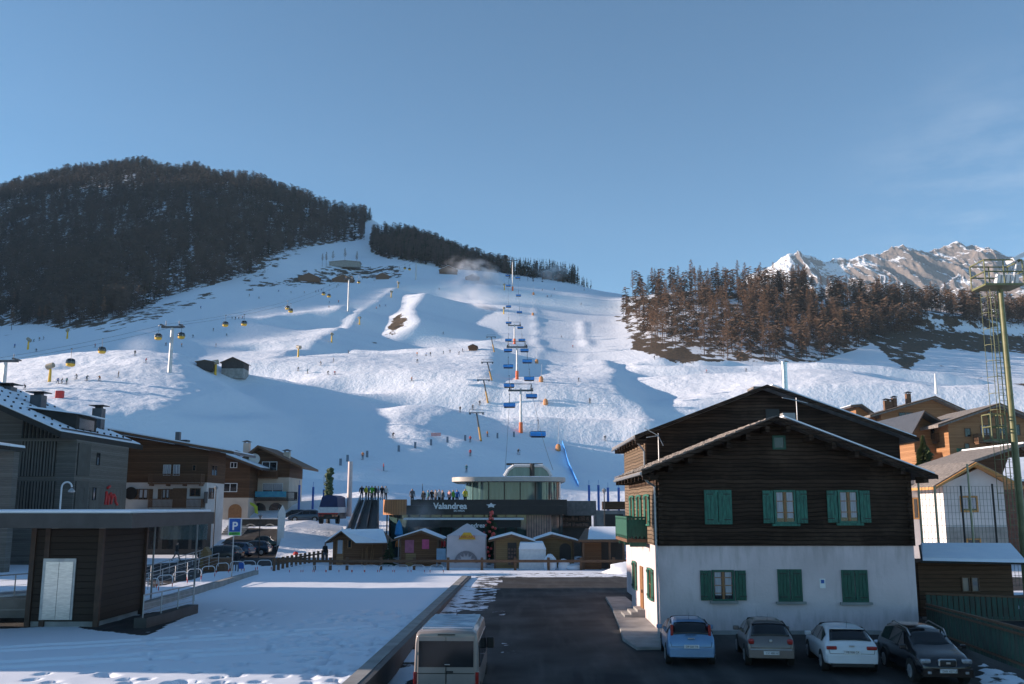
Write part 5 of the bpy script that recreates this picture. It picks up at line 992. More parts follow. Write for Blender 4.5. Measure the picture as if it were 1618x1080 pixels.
# street lamps
sl1 = thing('street_lamp', 'white curved lamp pole rising from behind the kiosk roof', 'street lamp', (X(96, 62), 62, 0)); x_ = X(95, 62); z1 = Z(762, 62); q = MB()
pts = [(x_, 62, 0), (x_, 62, z1-.3)]+[(x_+.33-.33*math.cos(t), 62, z1-.3+.33*math.sin(t)) for t in [math.pi*i/8 for i in range(1, 9)]]; q.path(pts, .055, 8); q.build('pole', M_whitem, sl1); q = MB(); q.lathe([(.05, .2), (.22, 0), (.22, -.06), (.05, -.08)], (x_+.66, 62, z1-.55), 10); q.build('lamp_head', M_zinc, sl1)
def lamp(label, px, pyt, Y, pyb=None):
    t = thing('street_lamp', label, 'street lamp', (X(px, Y), Y, 0)); x_ = X(px, Y); z = Z(pyt, Y); q = MB(); q.tube((x_, Y, 0), (x_, Y, z-.4), .07, .045, 8); q.build('pole', M_black, t); q = MB(); q.lathe([(.05, -.4), (.2, -.1), (.24, 0), (.03, .18)], (x_, Y, z-.1), 8); q.build('lantern', M_zinc, t)
lamp('dark lantern post in front of the white plastered chalet corner', 340, 768, 105); lamp('tall lantern post between the bar and the farmhouse balcony', 955, 772, 95)
lamp('small lantern post standing in the parking area by the pickup', 412, 812, 100)
# ---------------------------------------------------------------- right side: boarded shed, fences, white house, chalets, floodlight mast
sh = thing('garden_shed', 'low dark timber shed with snow covered roof right of the farmhouse', 'shed', (X(1530, 47), 49, 0))
YS_ = 47.; a, b_, c, d = rectpx(1452, 888, 1600, 945, YS_); q = MB(); q.box(a, b_, YS_, YS_+3.4, c-1, d); q.build('wall', M_brownp, sh)
q = MB(); q.hexa([(X(1449, 46.2), 46.2, Z(889, 46.2)), (X(1618, 46.2)-.1, 46.2, Z(892, 46.2)), (X(1592, 51), 51, Z(863.5, 51)), (X(1447, 51), 51, Z(862, 51))], [(X(1449, 46.2), 46.2, Z(886, 46.2)), (X(1618, 46.2)-.1, 46.2, Z(889.5, 46.2)), (X(1592, 51), 51, Z(861, 51)), (X(1447, 51), 51, Z(860.5, 51))]); R = q.build('roof', M_slat, sh)
q = MB(); up = .012; q.hexa([(X(1452, 46.3), 46.3, Z(886, 46.2)+up), (X(1616, 46.3), 46.3, Z(889.5, 46.2)+up), (X(1591, 50.9), 50.9, Z(861, 51)+up), (X(1450, 50.9), 50.9, Z(860.5, 51)+up)], [(X(1454, 46.3), 46.45, Z(886, 46.2)+.15), (X(1614, 46.3), 46.45, Z(889.5, 46.2)+.15), (X(1590, 50.9), 50.8, Z(861, 51)+.12), (X(1452, 50.9), 50.8, Z(860.5, 51)+.12)]); q.build('roof_snow', M_roofsnow, R)
for px0, px1 in ((1519, 1532), (1534, 1547)):
    a, b_, c, d = rectpx(px0, 911, px1, 935, YS_); window(sh, ('y', YS_), a, b_, c, d, fm=M_timber, mull=0, bar=0, fw=.05, glass=mat('bright_pane', (.3, .25, .2), (.12, .14, .17), 2.2, .2))
def boardfence(label, A, B_, z0a, z0b, h, n_, mm, Y=None, name='board_fence'):
    t = thing(name, label, 'fence', (*A, z0a)); q = MB(); rs = random.Random(n_); A = Vector(A); B_ = Vector(B_); dv = (B_-A)/n_; nr = Vector((-dv.y, dv.x)).normalized()*.02
    for k in range(n_):
        p = A+dv*(k+.08); r = A+dv*(k+.9); za = z0a+(z0b-z0a)*k/n_; zc = z0a+(z0b-z0a)*(k+1)/n_; hh2 = h+rs.uniform(-.03, .03)
        q.hexa([(p.x-nr.x, p.y-nr.y, za), (r.x-nr.x, r.y-nr.y, zc), (r.x+nr.x, r.y+nr.y, zc), (p.x+nr.x, p.y+nr.y, za)], [(p.x-nr.x, p.y-nr.y, za+hh2), (r.x-nr.x, r.y-nr.y, zc+hh2), (r.x+nr.x, r.y+nr.y, zc+hh2), (p.x+nr.x, p.y+nr.y, za+hh2)])
    q.build('boards', mm, t); q = MB()
    for z_, r_ in ((.2, .05), (h-.12, .05)): q.tube((A.x-nr.x*3, A.y+.06, z0a+z_), (B_.x-nr.x*3, B_.y+.06, z0b+z_), r_, r_, 4)
    q.tube((A.x, A.y, z0a+h+.04), (B_.x, B_.y, z0b+h+.04), .06, .06, 4); q.build('rail', M_timber, t)
boardfence('weathered green board fence running below the window of the garden shed', (X(1452, 45), 45.), (X(1618, 45)+.6, 45.), Z(974, 45), Z(981, 45), Z(939, 45)-Z(974, 45), 22, M_weatherg)
boardfence('green board fence descending toward the viewer right of the black car', (X(1452, 44), 44.), (X(1632, 29), 29.), Z(990, 44)-.3, Z(1075, 29), 1.25, 38, M_weatherg)
q = MB(); q.box(X(1452, 45.4), X(1650, 45.4), 45.3, 45.9, -3, Z(976, 45.4)); look(q.build('stone_wall', M_concrete), 'grey concrete basement wall under the green fence of the shed', 'wall')
wh_ = thing('white_house', 'white plastered house with yellow timber gable behind the netting poles', 'house', (X(1530, 80), 86, 1.5)); YW = 80.
x0, x1 = X(1492, YW), X(1588, YW); xr = X(1550, YW); zr = Z(735, YW); q = MB(); q.prism([(x0, .2), (x1, .2), (x1, Z(762, YW)), (xr, Z(740, YW)), (x0, Z(765, YW))], YW, 92); q.build('wall', M_stuccow, wh_)
q = MB(); q.box(x0-.03, x1+.03, YW-.06, YW-.003, .2, Z(832, YW)); q.build('stone_base', M_concrete, wh_)
x2 = X(1438, YW+5); q = MB(); q.box(x2, x0+.5, YW+5, 92, .2, Z(768, YW+5)); q.build('side_wing', M_stuccow, wh_)
roof2(wh_, X(1480, YW-1), X(1549, YW-1), X(1622, YW-1), Z(769, YW-1), Z(730, YW-1), Z(768, YW-1), YW-1, 93, .22, M_ybeam, None, barge=M_ybeam)
q = MB(); xa, xb = X(1480, YW-1), X(1549, YW-1); za, zb2 = Z(769, YW-1)+.01, Z(730, YW-1)+.01; q.hexa([(xa, YW-.8, za), (xb, YW-.8, zb2), (xb, 93, zb2), (xa, 93, za)], [(xa, YW-.8, za+.12), (xb, YW-.8, zb2+.12), (xb, 93, zb2+.12), (xa, 93, za+.12)])
xa, xb = X(1622, YW-1), X(1549, YW-1); q.hexa([(xb, YW-.8, zb2), (xa, YW-.8, za), (xa, 93, za), (xb, 93, zb2)], [(xb, YW-.8, zb2+.12), (xa, YW-.8, za+.12), (xa, 93, za+.12), (xb, 93, zb2+.12)]); q.build('tiles', M_stone, wh_)
q = MB(); q.hexa([(X(1436, 84), 84, Z(768, 84)), (x0, 84, Z(768, 84)), (x0, 92, Z(740, 92)), (X(1440, 92), 92, Z(740, 92))], [(X(1436, 84), 84, Z(764, 84)), (x0, 84, Z(764, 84)), (x0, 92, Z(737, 92)), (X(1440, 92), 92, Z(737, 92))]); q.build('wing_roof', M_stone, wh_)
a, b_, c, d = rectpx(1517, 783, 1545, 809, YW); window(wh_, ('y', YW), a, b_, c, d, fm=M_ybeam, mull=0, bar=0, curt=True, fw=.14)
a, b_, c, d = rectpx(1527, 850, 1550, 866, YW-.06); window(wh_, ('y', YW-.06), a, b_, c, d, fm=M_ybeam, mull=0, bar=0, fw=.12)
for r in ((1442, 786, 1452, 820), (1457, 785, 1464, 804), (1470, 785, 1494, 830)): a, b_, c, d = rectpx(*r, YW+5); window(wh_, ('y', YW+5), a, b_, c, d, fm=M_ybeam, mull=0, bar=0, curt=(r[0] == 1470), fw=.12)
chimney(wh_, X(1498, 88), 88, Z(752, 88), Z(737, 88), .8, M_black, cap=False)
# wooden chalets on the rise
cA, R = chalet('chalet', 'honey coloured chalet with wide gable and several chimneys, furthest back on the right', 1402, 1530, 150, 162, 625, 1478, 655, 652, 700, 8, m_up=M_orangep, m_low=M_orangep, ohp=(18, 20), oh=1.5, barge=M_timber, snow=None, roofm=M_stone, th=.4)
wpx(cA, 149.96, 1420, 651, 1443, 663, fm=M_timber, mull=1, bar=0)
for px, pt in ((1411, 633), (1418, 634), (1424, 629), (1447, 622)): chimney(cA, X(px, 152), 152, Z(655, 152), Z(pt, 152), .7, M_timber)
q = MB(); x_ = X(1478, 150, 600); q.tube((x_, 150, Z(622, 150)), (x_, 150, Z(590, 150)), .25, .12, 8); q.build('wrapped_antenna', M_whitem, cA)
cA2, _ = chalet('chalet', 'small gabled end of a wooden chalet peeping over the farmhouse roof', 1362, 1392, 152, 160, 638, 1362, 640, 658, 690, 8, m_up=M_orangep, m_low=M_orangep, ohp=(8, 8), barge=M_timber)
cB, R = chalet('chalet', 'sunlit reddish wooden chalet with balconies and a spruce before it, right of the farmhouse roof', 1508, 1660, 122, 134, 636, 1580, 670, 668, 760, 5, m_up=M_orangep, m_low=M_orangep, ohp=(16, 12), oh=1.5, barge=M_timber, snow=None, roofm=M_stone, th=.4)
wpx(cB, 121.96, 1549, 671, 1568, 690, fm=M_timber, mull=1, bar=0, curt=True); wpx(cB, 121.96, 1578, 670, 1590, 688, fm=M_timber, mull=0, bar=0); wpx(cB, 121.96, 1600, 670, 1612, 688, fm=M_timber, mull=0, bar=0)
a, b_, c, d = rectpx(1537, 682, 1598, 698, 122); railing(cB, ('y', 121.96), a, b_, c, 1.0, 1.4, M_timber)
q = MB(); q.box(X(1519, 121.9), X(1536, 121.9), 121.85, 121.95, Z(716, 122), Z(708, 122)); q.build('green_panel', M_dgreen, cB)
cC, R = chalet('chalet', 'small steep gabled wing of the reddish chalet with a little balcony, just behind the spruce', 1452, 1508, 126, 138, 648, 1461, 690, 676, 758, 5, m_up=M_orangep, m_low=M_orangep, ohp=(6, 10), oh=2.5, barge=M_timber, snow=None, roofm=M_dmetal)
wpx(cC, 125.96, 1470, 676, 1485, 694, fm=M_timber, mull=1, bar=0); a, b_, c, d = rectpx(1472, 686, 1502, 697, 126); railing(cC, ('y', 125.96), a, b_, c, 1, 1.3, M_timber)
a, b_, c, d = rectpx(1440, 710, 1506, 730, 126); railing(cC, ('y', 125.96), a, b_, c, 1.2, 1.8, M_orangep, solid=M_orangep)
cD, R = chalet('chalet', 'dark timber house with grey stone roof just above the white house', 1540, 1640, 100, 112, 700, 1618, 742, 735, 780, 3, m_up=M_brownp, m_low=M_brownp, ohp=(45, 20), oh=1, roofm=M_stone, snow=M_roofsnow, sr='R')
q = MB(); q.hexa([(X(1585, 88), 88, Z(760, 88)), (X(1680, 88), 88, Z(760, 88)), (X(1680, 95), 95, Z(722, 95)), (X(1600, 95), 95, Z(726, 95))], [(X(1585, 88), 88, Z(757, 88)), (X(1680, 88), 88, Z(757, 88)), (X(1680, 95), 95, Z(719, 95)), (X(1600, 95), 95, Z(723, 95))])
nb = thing('brick_house', 'reddish house with snowy roof at the right edge behind the floodlight mast', 'house', (X(1620, 88), 90, 2)); q.build('roof', M_roofsnow, nb); q = MB(); q.box(X(1592, 89), X(1690, 89), 89, 94.5, .2, Z(762, 89)); q.build('wall', mat('red_brick', (.25, .11, .07), (.17, .07, .05), 3, .9), nb)
for r in ((1450, 668, 1462, 676), (1494, 660, 1503, 670)): wpx(cA, 149.96, *r, fm=M_timber, mull=0, bar=0)
for r in ((1524, 676, 1534, 690), (1560, 650, 1568, 660), (1524, 700, 1532, 712)): wpx(cB, 121.96, *r, fm=M_timber, mull=0, bar=0)
# spruce in front of the chalets
def tree_thing(name, label, cat, x, y, z, h, r, seed, n, m_, group=None):
    t = thing(name, label, cat, (x, y, z), 0, group); cq = conifer_mesh(h, r, seed, n); cq.build('crown', m_, t, world=False); q = MB(); q.tube((0, 0, -.5), (0, 0, h*.96), h*.022, .01, 6); q.build('trunk', M_bark, t, world=False); return t
x_ = X(1466, 118); tree_thing('spruce_tree', 'olive green spruce in front of the sunlit wooden chalets', 'tree', x_, 118, 3, Z(689, 118)-3, 3.7, 5, 1500, mat('sunny_fir', (.10, .12, .035), (.05, .075, .025), 2, .8))
# netting poles
net = thing('ball_net', 'tall net on slim poles in front of the white house', 'netting', (X(1500, 58), 58, 0)); q = MB(); w_ = MB()
for px, pt, pb, dk in ((1447, 757, 865, 0), (1472, 768, 865, 0), (1514, 767, 865, 1), (1527, 733, 865, 0), (1564, 764, 865, 1), (1610, 722, 865, 0)):
    Y = 58; x_ = X(px+1.5*(0), Y); (q if not dk else w_).tube((x_+.25, Y, 0), (x_+.25, Y, Z(pt, Y)), .07, .06, 6)
q.build('pale_pole', mat('pale_pole', (.42, .42, .26), None, 3, .5), net); w_.build('dark_pole', M_black, net); q = MB()
xa, xb = X(1447, 58)+.2, X(1640, 58); zt_ = Z(768, 58)
for k in range(34): x_ = xa+(xb-xa)*k/33; q.box(x_-.008, x_+.008, 57.99, 58.006, .5, zt_)
for k in range(16): z_ = .6+(zt_-.6)*k/15; q.box(xa, xb, 57.985, 57.989, z_-.008, z_+.008)
q.build('mesh_net', mat('net', (.12, .17, .14), None, 3, .8), net)
# floodlight mast
M_mast = mat('olive_paint', (.17, .17, .075), (.11, .12, .05), 2, .5); fm_ = thing('floodlight_mast', 'tall olive green floodlight mast with caged ladder and railed platform', 'mast', (X(1590, 55), 55, 0))
MX, MYd = X(1598, 55, 700), 55.; ztp = Z(457, 55)
MX = at(1581, 457, 55).x
q = MB(); q.tube((MX, 55, -.2), (MX, 55, ztp), .24, .13, 14)
for k in range(10): z_ = 2+k*1.6; q.tube((MX, 55, z_), (MX, 55, z_+.06), (.25-.0105*k), (.25-.0105*k), 14)
q.build('pole', M_mast, fm_, smooth=True)
q = MB(); lx = MX-.75
for dx_ in (0, .45): q.tube((lx+dx_, 54.8, 4), (lx+dx_, 54.8, ztp), .03, .03, 5)
for k in range(44): z_ = 4.2+k*.32; q.tube((lx, 54.8, z_), (lx+.45, 54.8, z_), .017, .017, 4) if z_ < ztp else None
q.build('ladder', M_mast, fm_); q = MB()
for k in range(15):
    z_ = 5+k*.95
    if z_ > ztp-.3: break
    for j in range(6): t0 = math.pi+math.pi*j/6; t1 = math.pi+math.pi*(j+1)/6; q.tube((lx-.15+.42*math.cos(t0), 54.8+.42*math.sin(t0), z_), (lx-.15+.42*math.cos(t1), 54.8+.42*math.sin(t1), z_), .022, .022, 4)
for t in (math.pi, math.pi*1.33, math.pi*1.66, math.pi*2): q.tube((lx-.15+.42*math.cos(t), 54.8+.42*math.sin(t), 5), (lx-.15+.42*math.cos(t), 54.8+.42*math.sin(t), ztp-.3), .018, .018, 4)
q.build('ladder_cage', M_mast, fm_)
def platform(px0, px1, pyf, pyt, Y, d_, side=1):
    a, b_ = at(px0, pyf, Y).x, at(px1, pyf, Y).x; z0_ = Z(pyf, Y); z1_ = Z(pyt, Y); q = MB(); q.box(a, b_, Y-d_, Y+d_, z0_-.12, z0_); o = q.build('platform', M_mast, fm_); q = MB()
    for z_ in (z1_, (z0_+z1_)/2):
        q.path([(a, Y-d_, z_), (b_, Y-d_, z_), (b_, Y+d_, z_), (a, Y+d_, z_), (a, Y-d_, z_)], .045, 5)
    for x_ in (a, (a+b_)/2, b_):
        for y_ in (Y-d_, Y+d_): q.tube((x_, y_, z0_), (x_, y_, z1_), .045, .045, 5)
    q.build('platform_rail', M_mast, o); return a, b_, z0_, z1_
a, b_, z0_, z1_ = platform(1546, 1606, 452, 416, 55, .85)
q = MB()
for k in range(5): x_ = a+.9+k*.27; q.hexa([(x_, 54.6, z0_+.1), (x_+.2, 54.6, z0_+.1), (x_+.2, 55.0, z0_+.1), (x_, 55.0, z0_+.1)], [(x_+.05, 54.5, z0_+.6), (x_+.25, 54.5, z0_+.6), (x_+.25, 54.7, z0_+.7), (x_+.05, 54.7, z0_+.7)])
q.build('ballast_box', M_whitem, fm_)
q = MB(); q.hexa([(b_-.5, 54, z1_-.1), (b_+.8, 54, z1_+.5), (b_+.8, 54.9, z1_+.5), (b_-.5, 54.9, z1_-.1)], [(b_-.6, 54, z1_+.1), (b_+.7, 54, z1_+.75), (b_+.7, 54.9, z1_+.75), (b_-.6, 54.9, z1_+.1)]); q.tube((b_-.5, 54.5, z0_), (b_-.1, 54.5, z1_), .05, .05); q.build('floodlight', M_whitem, fm_)
platform(1561, 1583, 694, 655, 55, .5)
# ---------------------------------------------------------------- trees
M_larchc = mat('larch_twigs', (.215, .125, .078), (.12, .08, .056), .35, .9, spec=.1); M_larchd = mat('larch_twigs_far', (.085, .070, .062), (.05, .047, .045), .05, .95, spec=.05); M_conf = mat('dark_conifer', (.030, .046, .030), (.018, .03, .02), .2, .9, spec=.05)
def larch(h, seed, nb=120, twigs=6, bw=.06, tw=.035, bare0=.32, crown=.135, tuft=0):
    rs = random.Random(seed); q = MB(); lean = rs.uniform(-.02, .02)*h
    for k in range(nb):
        t = bare0+(1-bare0)*(k+rs.random())/nb; z = t*h; s_ = (t-bare0)/(1-bare0); L = h*crown*((1-s_)**.7)*(.35+.65*min(1, s_*5))*rs.uniform(.55, 1.25)+.012*h; a = rs.uniform(0, 6.283)
        dx, dy = math.cos(a), math.sin(a); rise_ = L*rs.uniform(-.25, .30); sx_, sy_ = -dy*bw, dx*bw; x0 = lean*t
        p0 = (x0, 0, z); p1 = (x0+dx*L*.5, dy*L*.5, z+rise_*.3); p2 = (x0+dx*L, dy*L, z+rise_)
        q.add([(p0[0]+sx_, p0[1]+sy_, z), (p1[0]+sx_*.6, p1[1]+sy_*.6, p1[2]), p2, (p1[0]-sx_*.6, p1[1]-sy_*.6, p1[2]-bw*.6), (p0[0]-sx_, p0[1]-sy_, z-bw)], [(0, 1, 3, 4), (1, 2, 3)])
        for j in range(twigs):
            u = rs.uniform(.2, 1); c = [p0[i]+(p2[i]-p0[i])*u for i in range(3)]; b_ = a+rs.choice((-1, 1))*rs.uniform(.5, 1.4); l_ = L*rs.uniform(.15, .38)+.15; ex, ey = math.cos(b_)*l_, math.sin(b_)*l_; ez = -l_*rs.uniform(-.1, .7)
            q.add([(c[0], c[1], c[2]+tw), (c[0]+ex, c[1]+ey, c[2]+ez), (c[0], c[1], c[2]-tw), (c[0]+ex*.5, c[1]+ey*.5, c[2]+ez*.5+tw*1.8)], [(0, 3, 1, 2)])
    return q, lean
def scatter(polys, n, u0, u1, y0, y1, seed, dens=None):
    r = np.random.default_rng(seed); out = []
    while len(out) < n:
        m = 6000; y = np.sqrt(r.uniform(y0*y0, y1*y1, m)); u = r.uniform(u0, u1, m); x = (u-809)/1522*y; z = H(x, y); P = proj(x, y, z); ok = np.zeros(m, bool)
        for p in polys: ok |= inpoly(P[0], P[1], p)
        if dens is not None: ok &= r.random(m) < dens(x, y, P)
        out += list(zip(x[ok], y[ok], z[ok]))
    return np.array(out[:n])
def merged(name, protos, pts, hs, mats, seed, kind='stuff', label=None, cat=None, tr=.013):
    r = np.random.default_rng(seed); V = []; Fq = []; Mi = []; base = 0
    P_ = []
    for q in protos: P_.append((np.array(q.v, float), [f for f in q.f]))
    allf = []; mi = []
    for i, (x, y, z) in enumerate(pts):
        k = r.integers(len(P_)); v, f = P_[k]; a = r.uniform(0, 6.283); s_ = hs[i]; c, sn_ = math.cos(a), math.sin(a)
        w_ = np.stack([(v[:, 0]*c-v[:, 1]*sn_)*s_+x, (v[:, 0]*sn_+v[:, 1]*c)*s_+y, v[:, 2]*s_+z-.3], 1); V.append(w_); allf.append((base, k)); base += len(v)
    loops = []; tot = []; 
    fl_ = [np.array([i for f in q[1] for i in f]) for q in P_]; ft_ = [np.array([len(f) for f in q[1]]) for q in P_]
    for b, k in allf: loops.append(fl_[k]+b); tot.append(ft_[k])
    V = np.concatenate(V).astype(np.float32); loops = np.concatenate(loops).astype(np.int32); tot = np.concatenate(tot).astype(np.int32)
    me = bpy.data.meshes.new(name); me.vertices.add(len(V)); me.vertices.foreach_set('co', V.ravel()); me.loops.add(len(loops)); me.loops.foreach_set('vertex_index', loops); me.polygons.add(len(tot))
    me.polygons.foreach_set('loop_start', np.concatenate([[0], np.cumsum(tot)[:-1]]).astype(np.int32)); me.polygons.foreach_set('loop_total', tot); me.update(calc_edges=True)
    for m in mats: me.materials.append(m)
    o = bpy.data.objects.new(name, me); C.objects.link(o); return look(o, label, cat, None, kind)
# the wood on the right hill, tree by tree
protos = []
for k in range(6):
    q, lean = larch(18, 40+k, 120, 6, .055, .045, .36+.06*(k % 3), .10+.02*(k % 2)); t = thing('larch_tree', 'bare russet larch standing among its like in the wood on the right hill', 'larch', (0, 0, 0), 0, 'larches in the wood on the right hill')
    q.build('crown', M_larchc, t, world=False); q = MB(); q.tube((0, 0, -1), (lean*.5, 0, 9), .19, .12, 6); q.tube((lean*.5, 0, 9), (lean, 0, 18), .12, .02, 5); q.build('trunk', M_bark, t, world=False); protos.append(t)
def imgscatter(poly, n, seed, y0=340, x1=1640):
    r = np.random.default_rng(seed); o = []; xs_ = [p[0] for p in poly]; ys_ = [p[1] for p in poly]
    while len(o) < n:
        px, py = r.uniform(min(xs_), min(max(xs_), x1)), r.uniform(min(ys_), max(ys_))
        if inpoly(np.array([px]), np.array([py]), poly)[0]: o.append(tuple(hit(px, py, y0)))
    return np.array(o)
hp_ = np.vstack([scatter([HILL], 92, 900, 1300, 400, 690, 4), imgscatter(HILL, 170, 41)])
lone = [(985, 500), (1000, 470), (1012, 455), (1035, 458), (1060, 458), (1072, 458), (1098, 455), (1104, 470), (1298, 568), (1275, 566)]
lp_ = np.array([tuple(hit(a, b_, 380)) for a, b_ in lone]); allp = np.vstack([hp_, lp_]); used = set(); r = np.random.default_rng(9)
for i, (x, y, z) in enumerate(allp):
    k = int(r.integers(6)); s_ = float(r.uniform(.8, 1.3)); P_ = proj(x, y, z)
    if P_[0] > 1430: s_ *= .95
    if k not in used: used.add(k); t = protos[k]; t.location = (x, y, z-.2); t.scale = (s_,)*3; t.rotation_euler[2] = r.uniform(0, 6)
    else: t = dup(protos[k], (x, y, z-.2), r.uniform(0, 6), scale=s_)
    if i == len(allp)-2: t['label'] = 'lone drooping larch at the lower right tip of the hill wood'
    if i == len(allp)-10: t['label'] = 'tall thin larch at the left end of the hill wood beside the piste'
# edge of the big forest on the left: nearest trees one by one, the rest as one mass
ep = scatter([[(-40, 480), (110, 500), (230, 470), (225, 494), (150, 517), (110, 524), (60, 514), (-40, 532)], [(495, 390), (560, 395), (572, 420), (500, 425)]], 30, -60, 640, 420, 760, 12)
for i, (x, y, z) in enumerate(ep): dup(protos[int(r.integers(6))], (x, y, z-.2), r.uniform(0, 6), 'bare larch at the lower edge of the big forest on the left mountain', scale=float(r.uniform(.6, .85)), group='larches at the forest edge')
lp = [larch(1, 70+k, 62, 1, .010, .011, .16, .125)[0] for k in range(6)]
for q in lp: q.tube((0, 0, 0), (0, 0, .97), .012, .003, 3, cap=False)
cp = [conifer_mesh(1, .17, 90+k, 70, .05, .16, .35) for k in range(4)]
gl = lambda x, y, P: np.where(fbm(x/9, y/30, 3, 200) > .14, .15, 1)*np.where(P[0] < 0, .7, 1)
lpts = scatter([FOREST[0]], 7600, -170, 640, 470, 1420, 13, gl)
merged('larch_forest', lp, lpts, rng.uniform(10, 18, len(lpts)), [M_larchd], 1, label='dense dark larch forest covering the left mountain', cat='forest')
cpts = scatter([FOREST[0]], 1000, -170, 640, 500, 1420, 14, lambda x, y, P: np.clip(.12+(P[0]-120)/500+np.where(y > 1100, .3, 0), .05, 1))
merged('conifer_forest', cp, cpts, rng.uniform(8, 15, len(cpts)), [M_conf], 2, label='dark evergreens mixed into the forest on the left mountain', cat='forest')
c2 = scatter([FOREST[1], FOREST[2]], 1150, 560, 1010, 660, 1060, 15)
c2 = np.vstack([c2, scatter([[(800, 380), (1000, 430), (1000, 462), (800, 445)]], 90, 800, 1000, 690, 770, 19)])
merged('conifer_forest', cp, c2, np.where(np.arange(len(c2)) < 1150, rng.uniform(9, 16, len(c2)), rng.uniform(5, 9, len(c2))), [M_conf], 3, label='dark evergreen forest along the ridge right of the narrow piste', cat='forest')
c3_ = scatter([FOREST[1]], 650, 560, 800, 640, 1000, 16); merged('larch_forest', lp, c3_, rng.uniform(10, 16, len(c3_)), [M_larchd], 5, label='dark larches mixed into the forest right of the narrow piste', cat='forest')
c4 = np.vstack([scatter([HILL], 380, 1000, 1900, 480, 690, 17, lambda x, y, P: np.clip((P[0]-1000)/300, .2, 1)), imgscatter(HILL, 150, 43)]); merged('larch_wood', lp, c4, rng.uniform(13, 19, len(c4)), [mat('larch_twigs_mid', (.11, .072, .05), (.06, .045, .036), .1, .95, spec=.05)], 6, label='smaller brown larches filling the wood on the right hill', cat='wood')
# pines on the summit
M_pine = mat('summit_pine', (.03, .045, .025), (.02, .03, .018), .5, .9)
pt = thing('summit_pine', 'rounded dark pine in the clump on the summit of the left mountain', 'pine', (0, 0, 0), 0, 'pines on the summit'); q = MB(); rs = random.Random(3)
for k in range(260):
    a, b_ = rs.uniform(0, 6.28), rs.uniform(-1, 1); rr_ = rs.random()**.4; c = (3*rr_*math.cos(a)*math.sqrt(1-b_*b_), 3*rr_*math.sin(a)*math.sqrt(1-b_*b_), 7+4.8*rr_*b_); v = [(c[0]+rs.uniform(-.6, .6), c[1]+rs.uniform(-.6, .6), c[2]+rs.uniform(-.6, .6)) for _ in range(3)]; q.add(v, [(0, 1, 2)])
q.build('crown', M_pine, pt, world=False); q = MB(); q.tube((0, 0, -.5), (0, 0, 9), .3, .1, 5); q.build('trunk', M_bark, pt, world=False)
sp_ = [(180, 258), (191, 256), (198, 255), (209, 253), (215, 252), (221, 252), (228, 252), (238, 253), (248, 254), (272, 256), (276, 256), (284, 258), (205, 254)]
for k, (px, py) in enumerate(sp_):
    yy_ = np.arange(1000, 1420, 4.); xx_ = np.array([at(px, py, v).x for v in yy_]); el_ = (H(xx_, yy_)-CZ)/yy_; m_i = int(np.argmax(el_)); x, y = xx_[m_i], yy_[m_i]-2
    z = float(H(x, y)); s_ = 1.0+.3*((k*7) % 3)/2
    if k == 0: pt.location = (x, y, z); pt.scale = (s_,)*3
    else: dup(pt, (x, y, z), k, scale=s_)
# ---------------------------------------------------------------- lifts
M_pyl = mat('galvanised', (.55, .55, .55), (.42, .42, .43), 1, .5, .0, .3)
def lerp3(a, b_, t): return Vector(a).lerp(Vector(b_), t)
def rope(name, label, pts, sag=.012, r=.035, cat='cable', group=None):
    q = MB(); out = []
    for a, b_ in zip(pts, pts[1:]):
        L = (Vector(b_)-Vector(a)).length
        for k in range(12): t = k/12; p = lerp3(a, b_, t); p.z -= 4*sag*L*t*(1-t); out.append(p)
    out.append(Vector(pts[-1])); q.path(out, r, 4); look(q.build(name, M_black), label, cat, group); return out
def near(curve, py, drop=0, px=None):
    best = None
    for a, b_ in zip(curve, curve[1:]):
        for k in range(6):
            p = a.lerp(b_, k/6); P = proj(p.x, p.y, p.z-drop); e = abs(P[1]-py) if px is None else abs(P[0]-px)
            if best is None or e < best[0]: best = (e, p.copy())
    return best[1]
# six seat chairlift up the middle
tops = []; CL = [(823, 683, 613, 'lowest chairlift pylon with orange base pad above the lift station'), (817, 599, 545, 'second chairlift pylon up the slope with orange foot'), (813, 543, 512, 'third chairlift pylon up the slope, partly behind blue chairs'), (810, 459, 410, 'uppermost chairlift pylon near the ridge with orange foot')]
for px, pb, pt_, lb in CL:
    b_ = hit(px, pb, 180); zt_ = at(px, pt_, b_.y).z; xt_ = at(px, pt_, b_.y).x; t = thing('lift_pylon', lb, 'pylon', tuple(b_), 0, 'pylons of the blue chairlift'); s_ = .42 if b_.y < 400 else .5
    q = MB(); q.tube((b_.x, b_.y, b_.z+2.8), (b_.x, b_.y, zt_), s_*.85, s_*.6, 12); q.build('shaft', M_pyl, t, smooth=True); q = MB(); q.tube((b_.x, b_.y, b_.z-.6), (b_.x, b_.y, b_.z+2.79), s_*1.35, s_*1.25, 12); q.build('orange_pad', M_orange, t, smooth=True)
    q = MB(); q.box(b_.x-3.5, b_.x+3.5, b_.y-.25, b_.y+.25, zt_-.9, zt_-.4)
    for sx_ in (-3.1, 3.1): q.box(b_.x+sx_-.25, b_.x+sx_+.25, b_.y-1.6, b_.y+1.6, zt_-.38, zt_-.05)
    q.build('cross_arm', M_dmetal, t); q = MB(); q.path([(b_.x-2.6, b_.y, zt_-.4), (b_.x-3, b_.y, zt_+1.2), (b_.x+3, b_.y, zt_+1.2), (b_.x+2.6, b_.y, zt_-.4)], .09, 5); q.build('catwalk', M_dmetal, t); tops.append((b_, zt_))
sta = [(X(836, 124), 124, Z(742, 124))]
end = hit(808, 438, 600)
ropeL = rope('haul_cable', 'left haul cable of the blue chairlift', [(sta[0][0]-3.1, 124, sta[0][2])]+[(b_.x-3.1, b_.y, z) for b_, z in tops]+[(end.x-3.1, end.y+20, end.z+8)], group='chairlift cables')
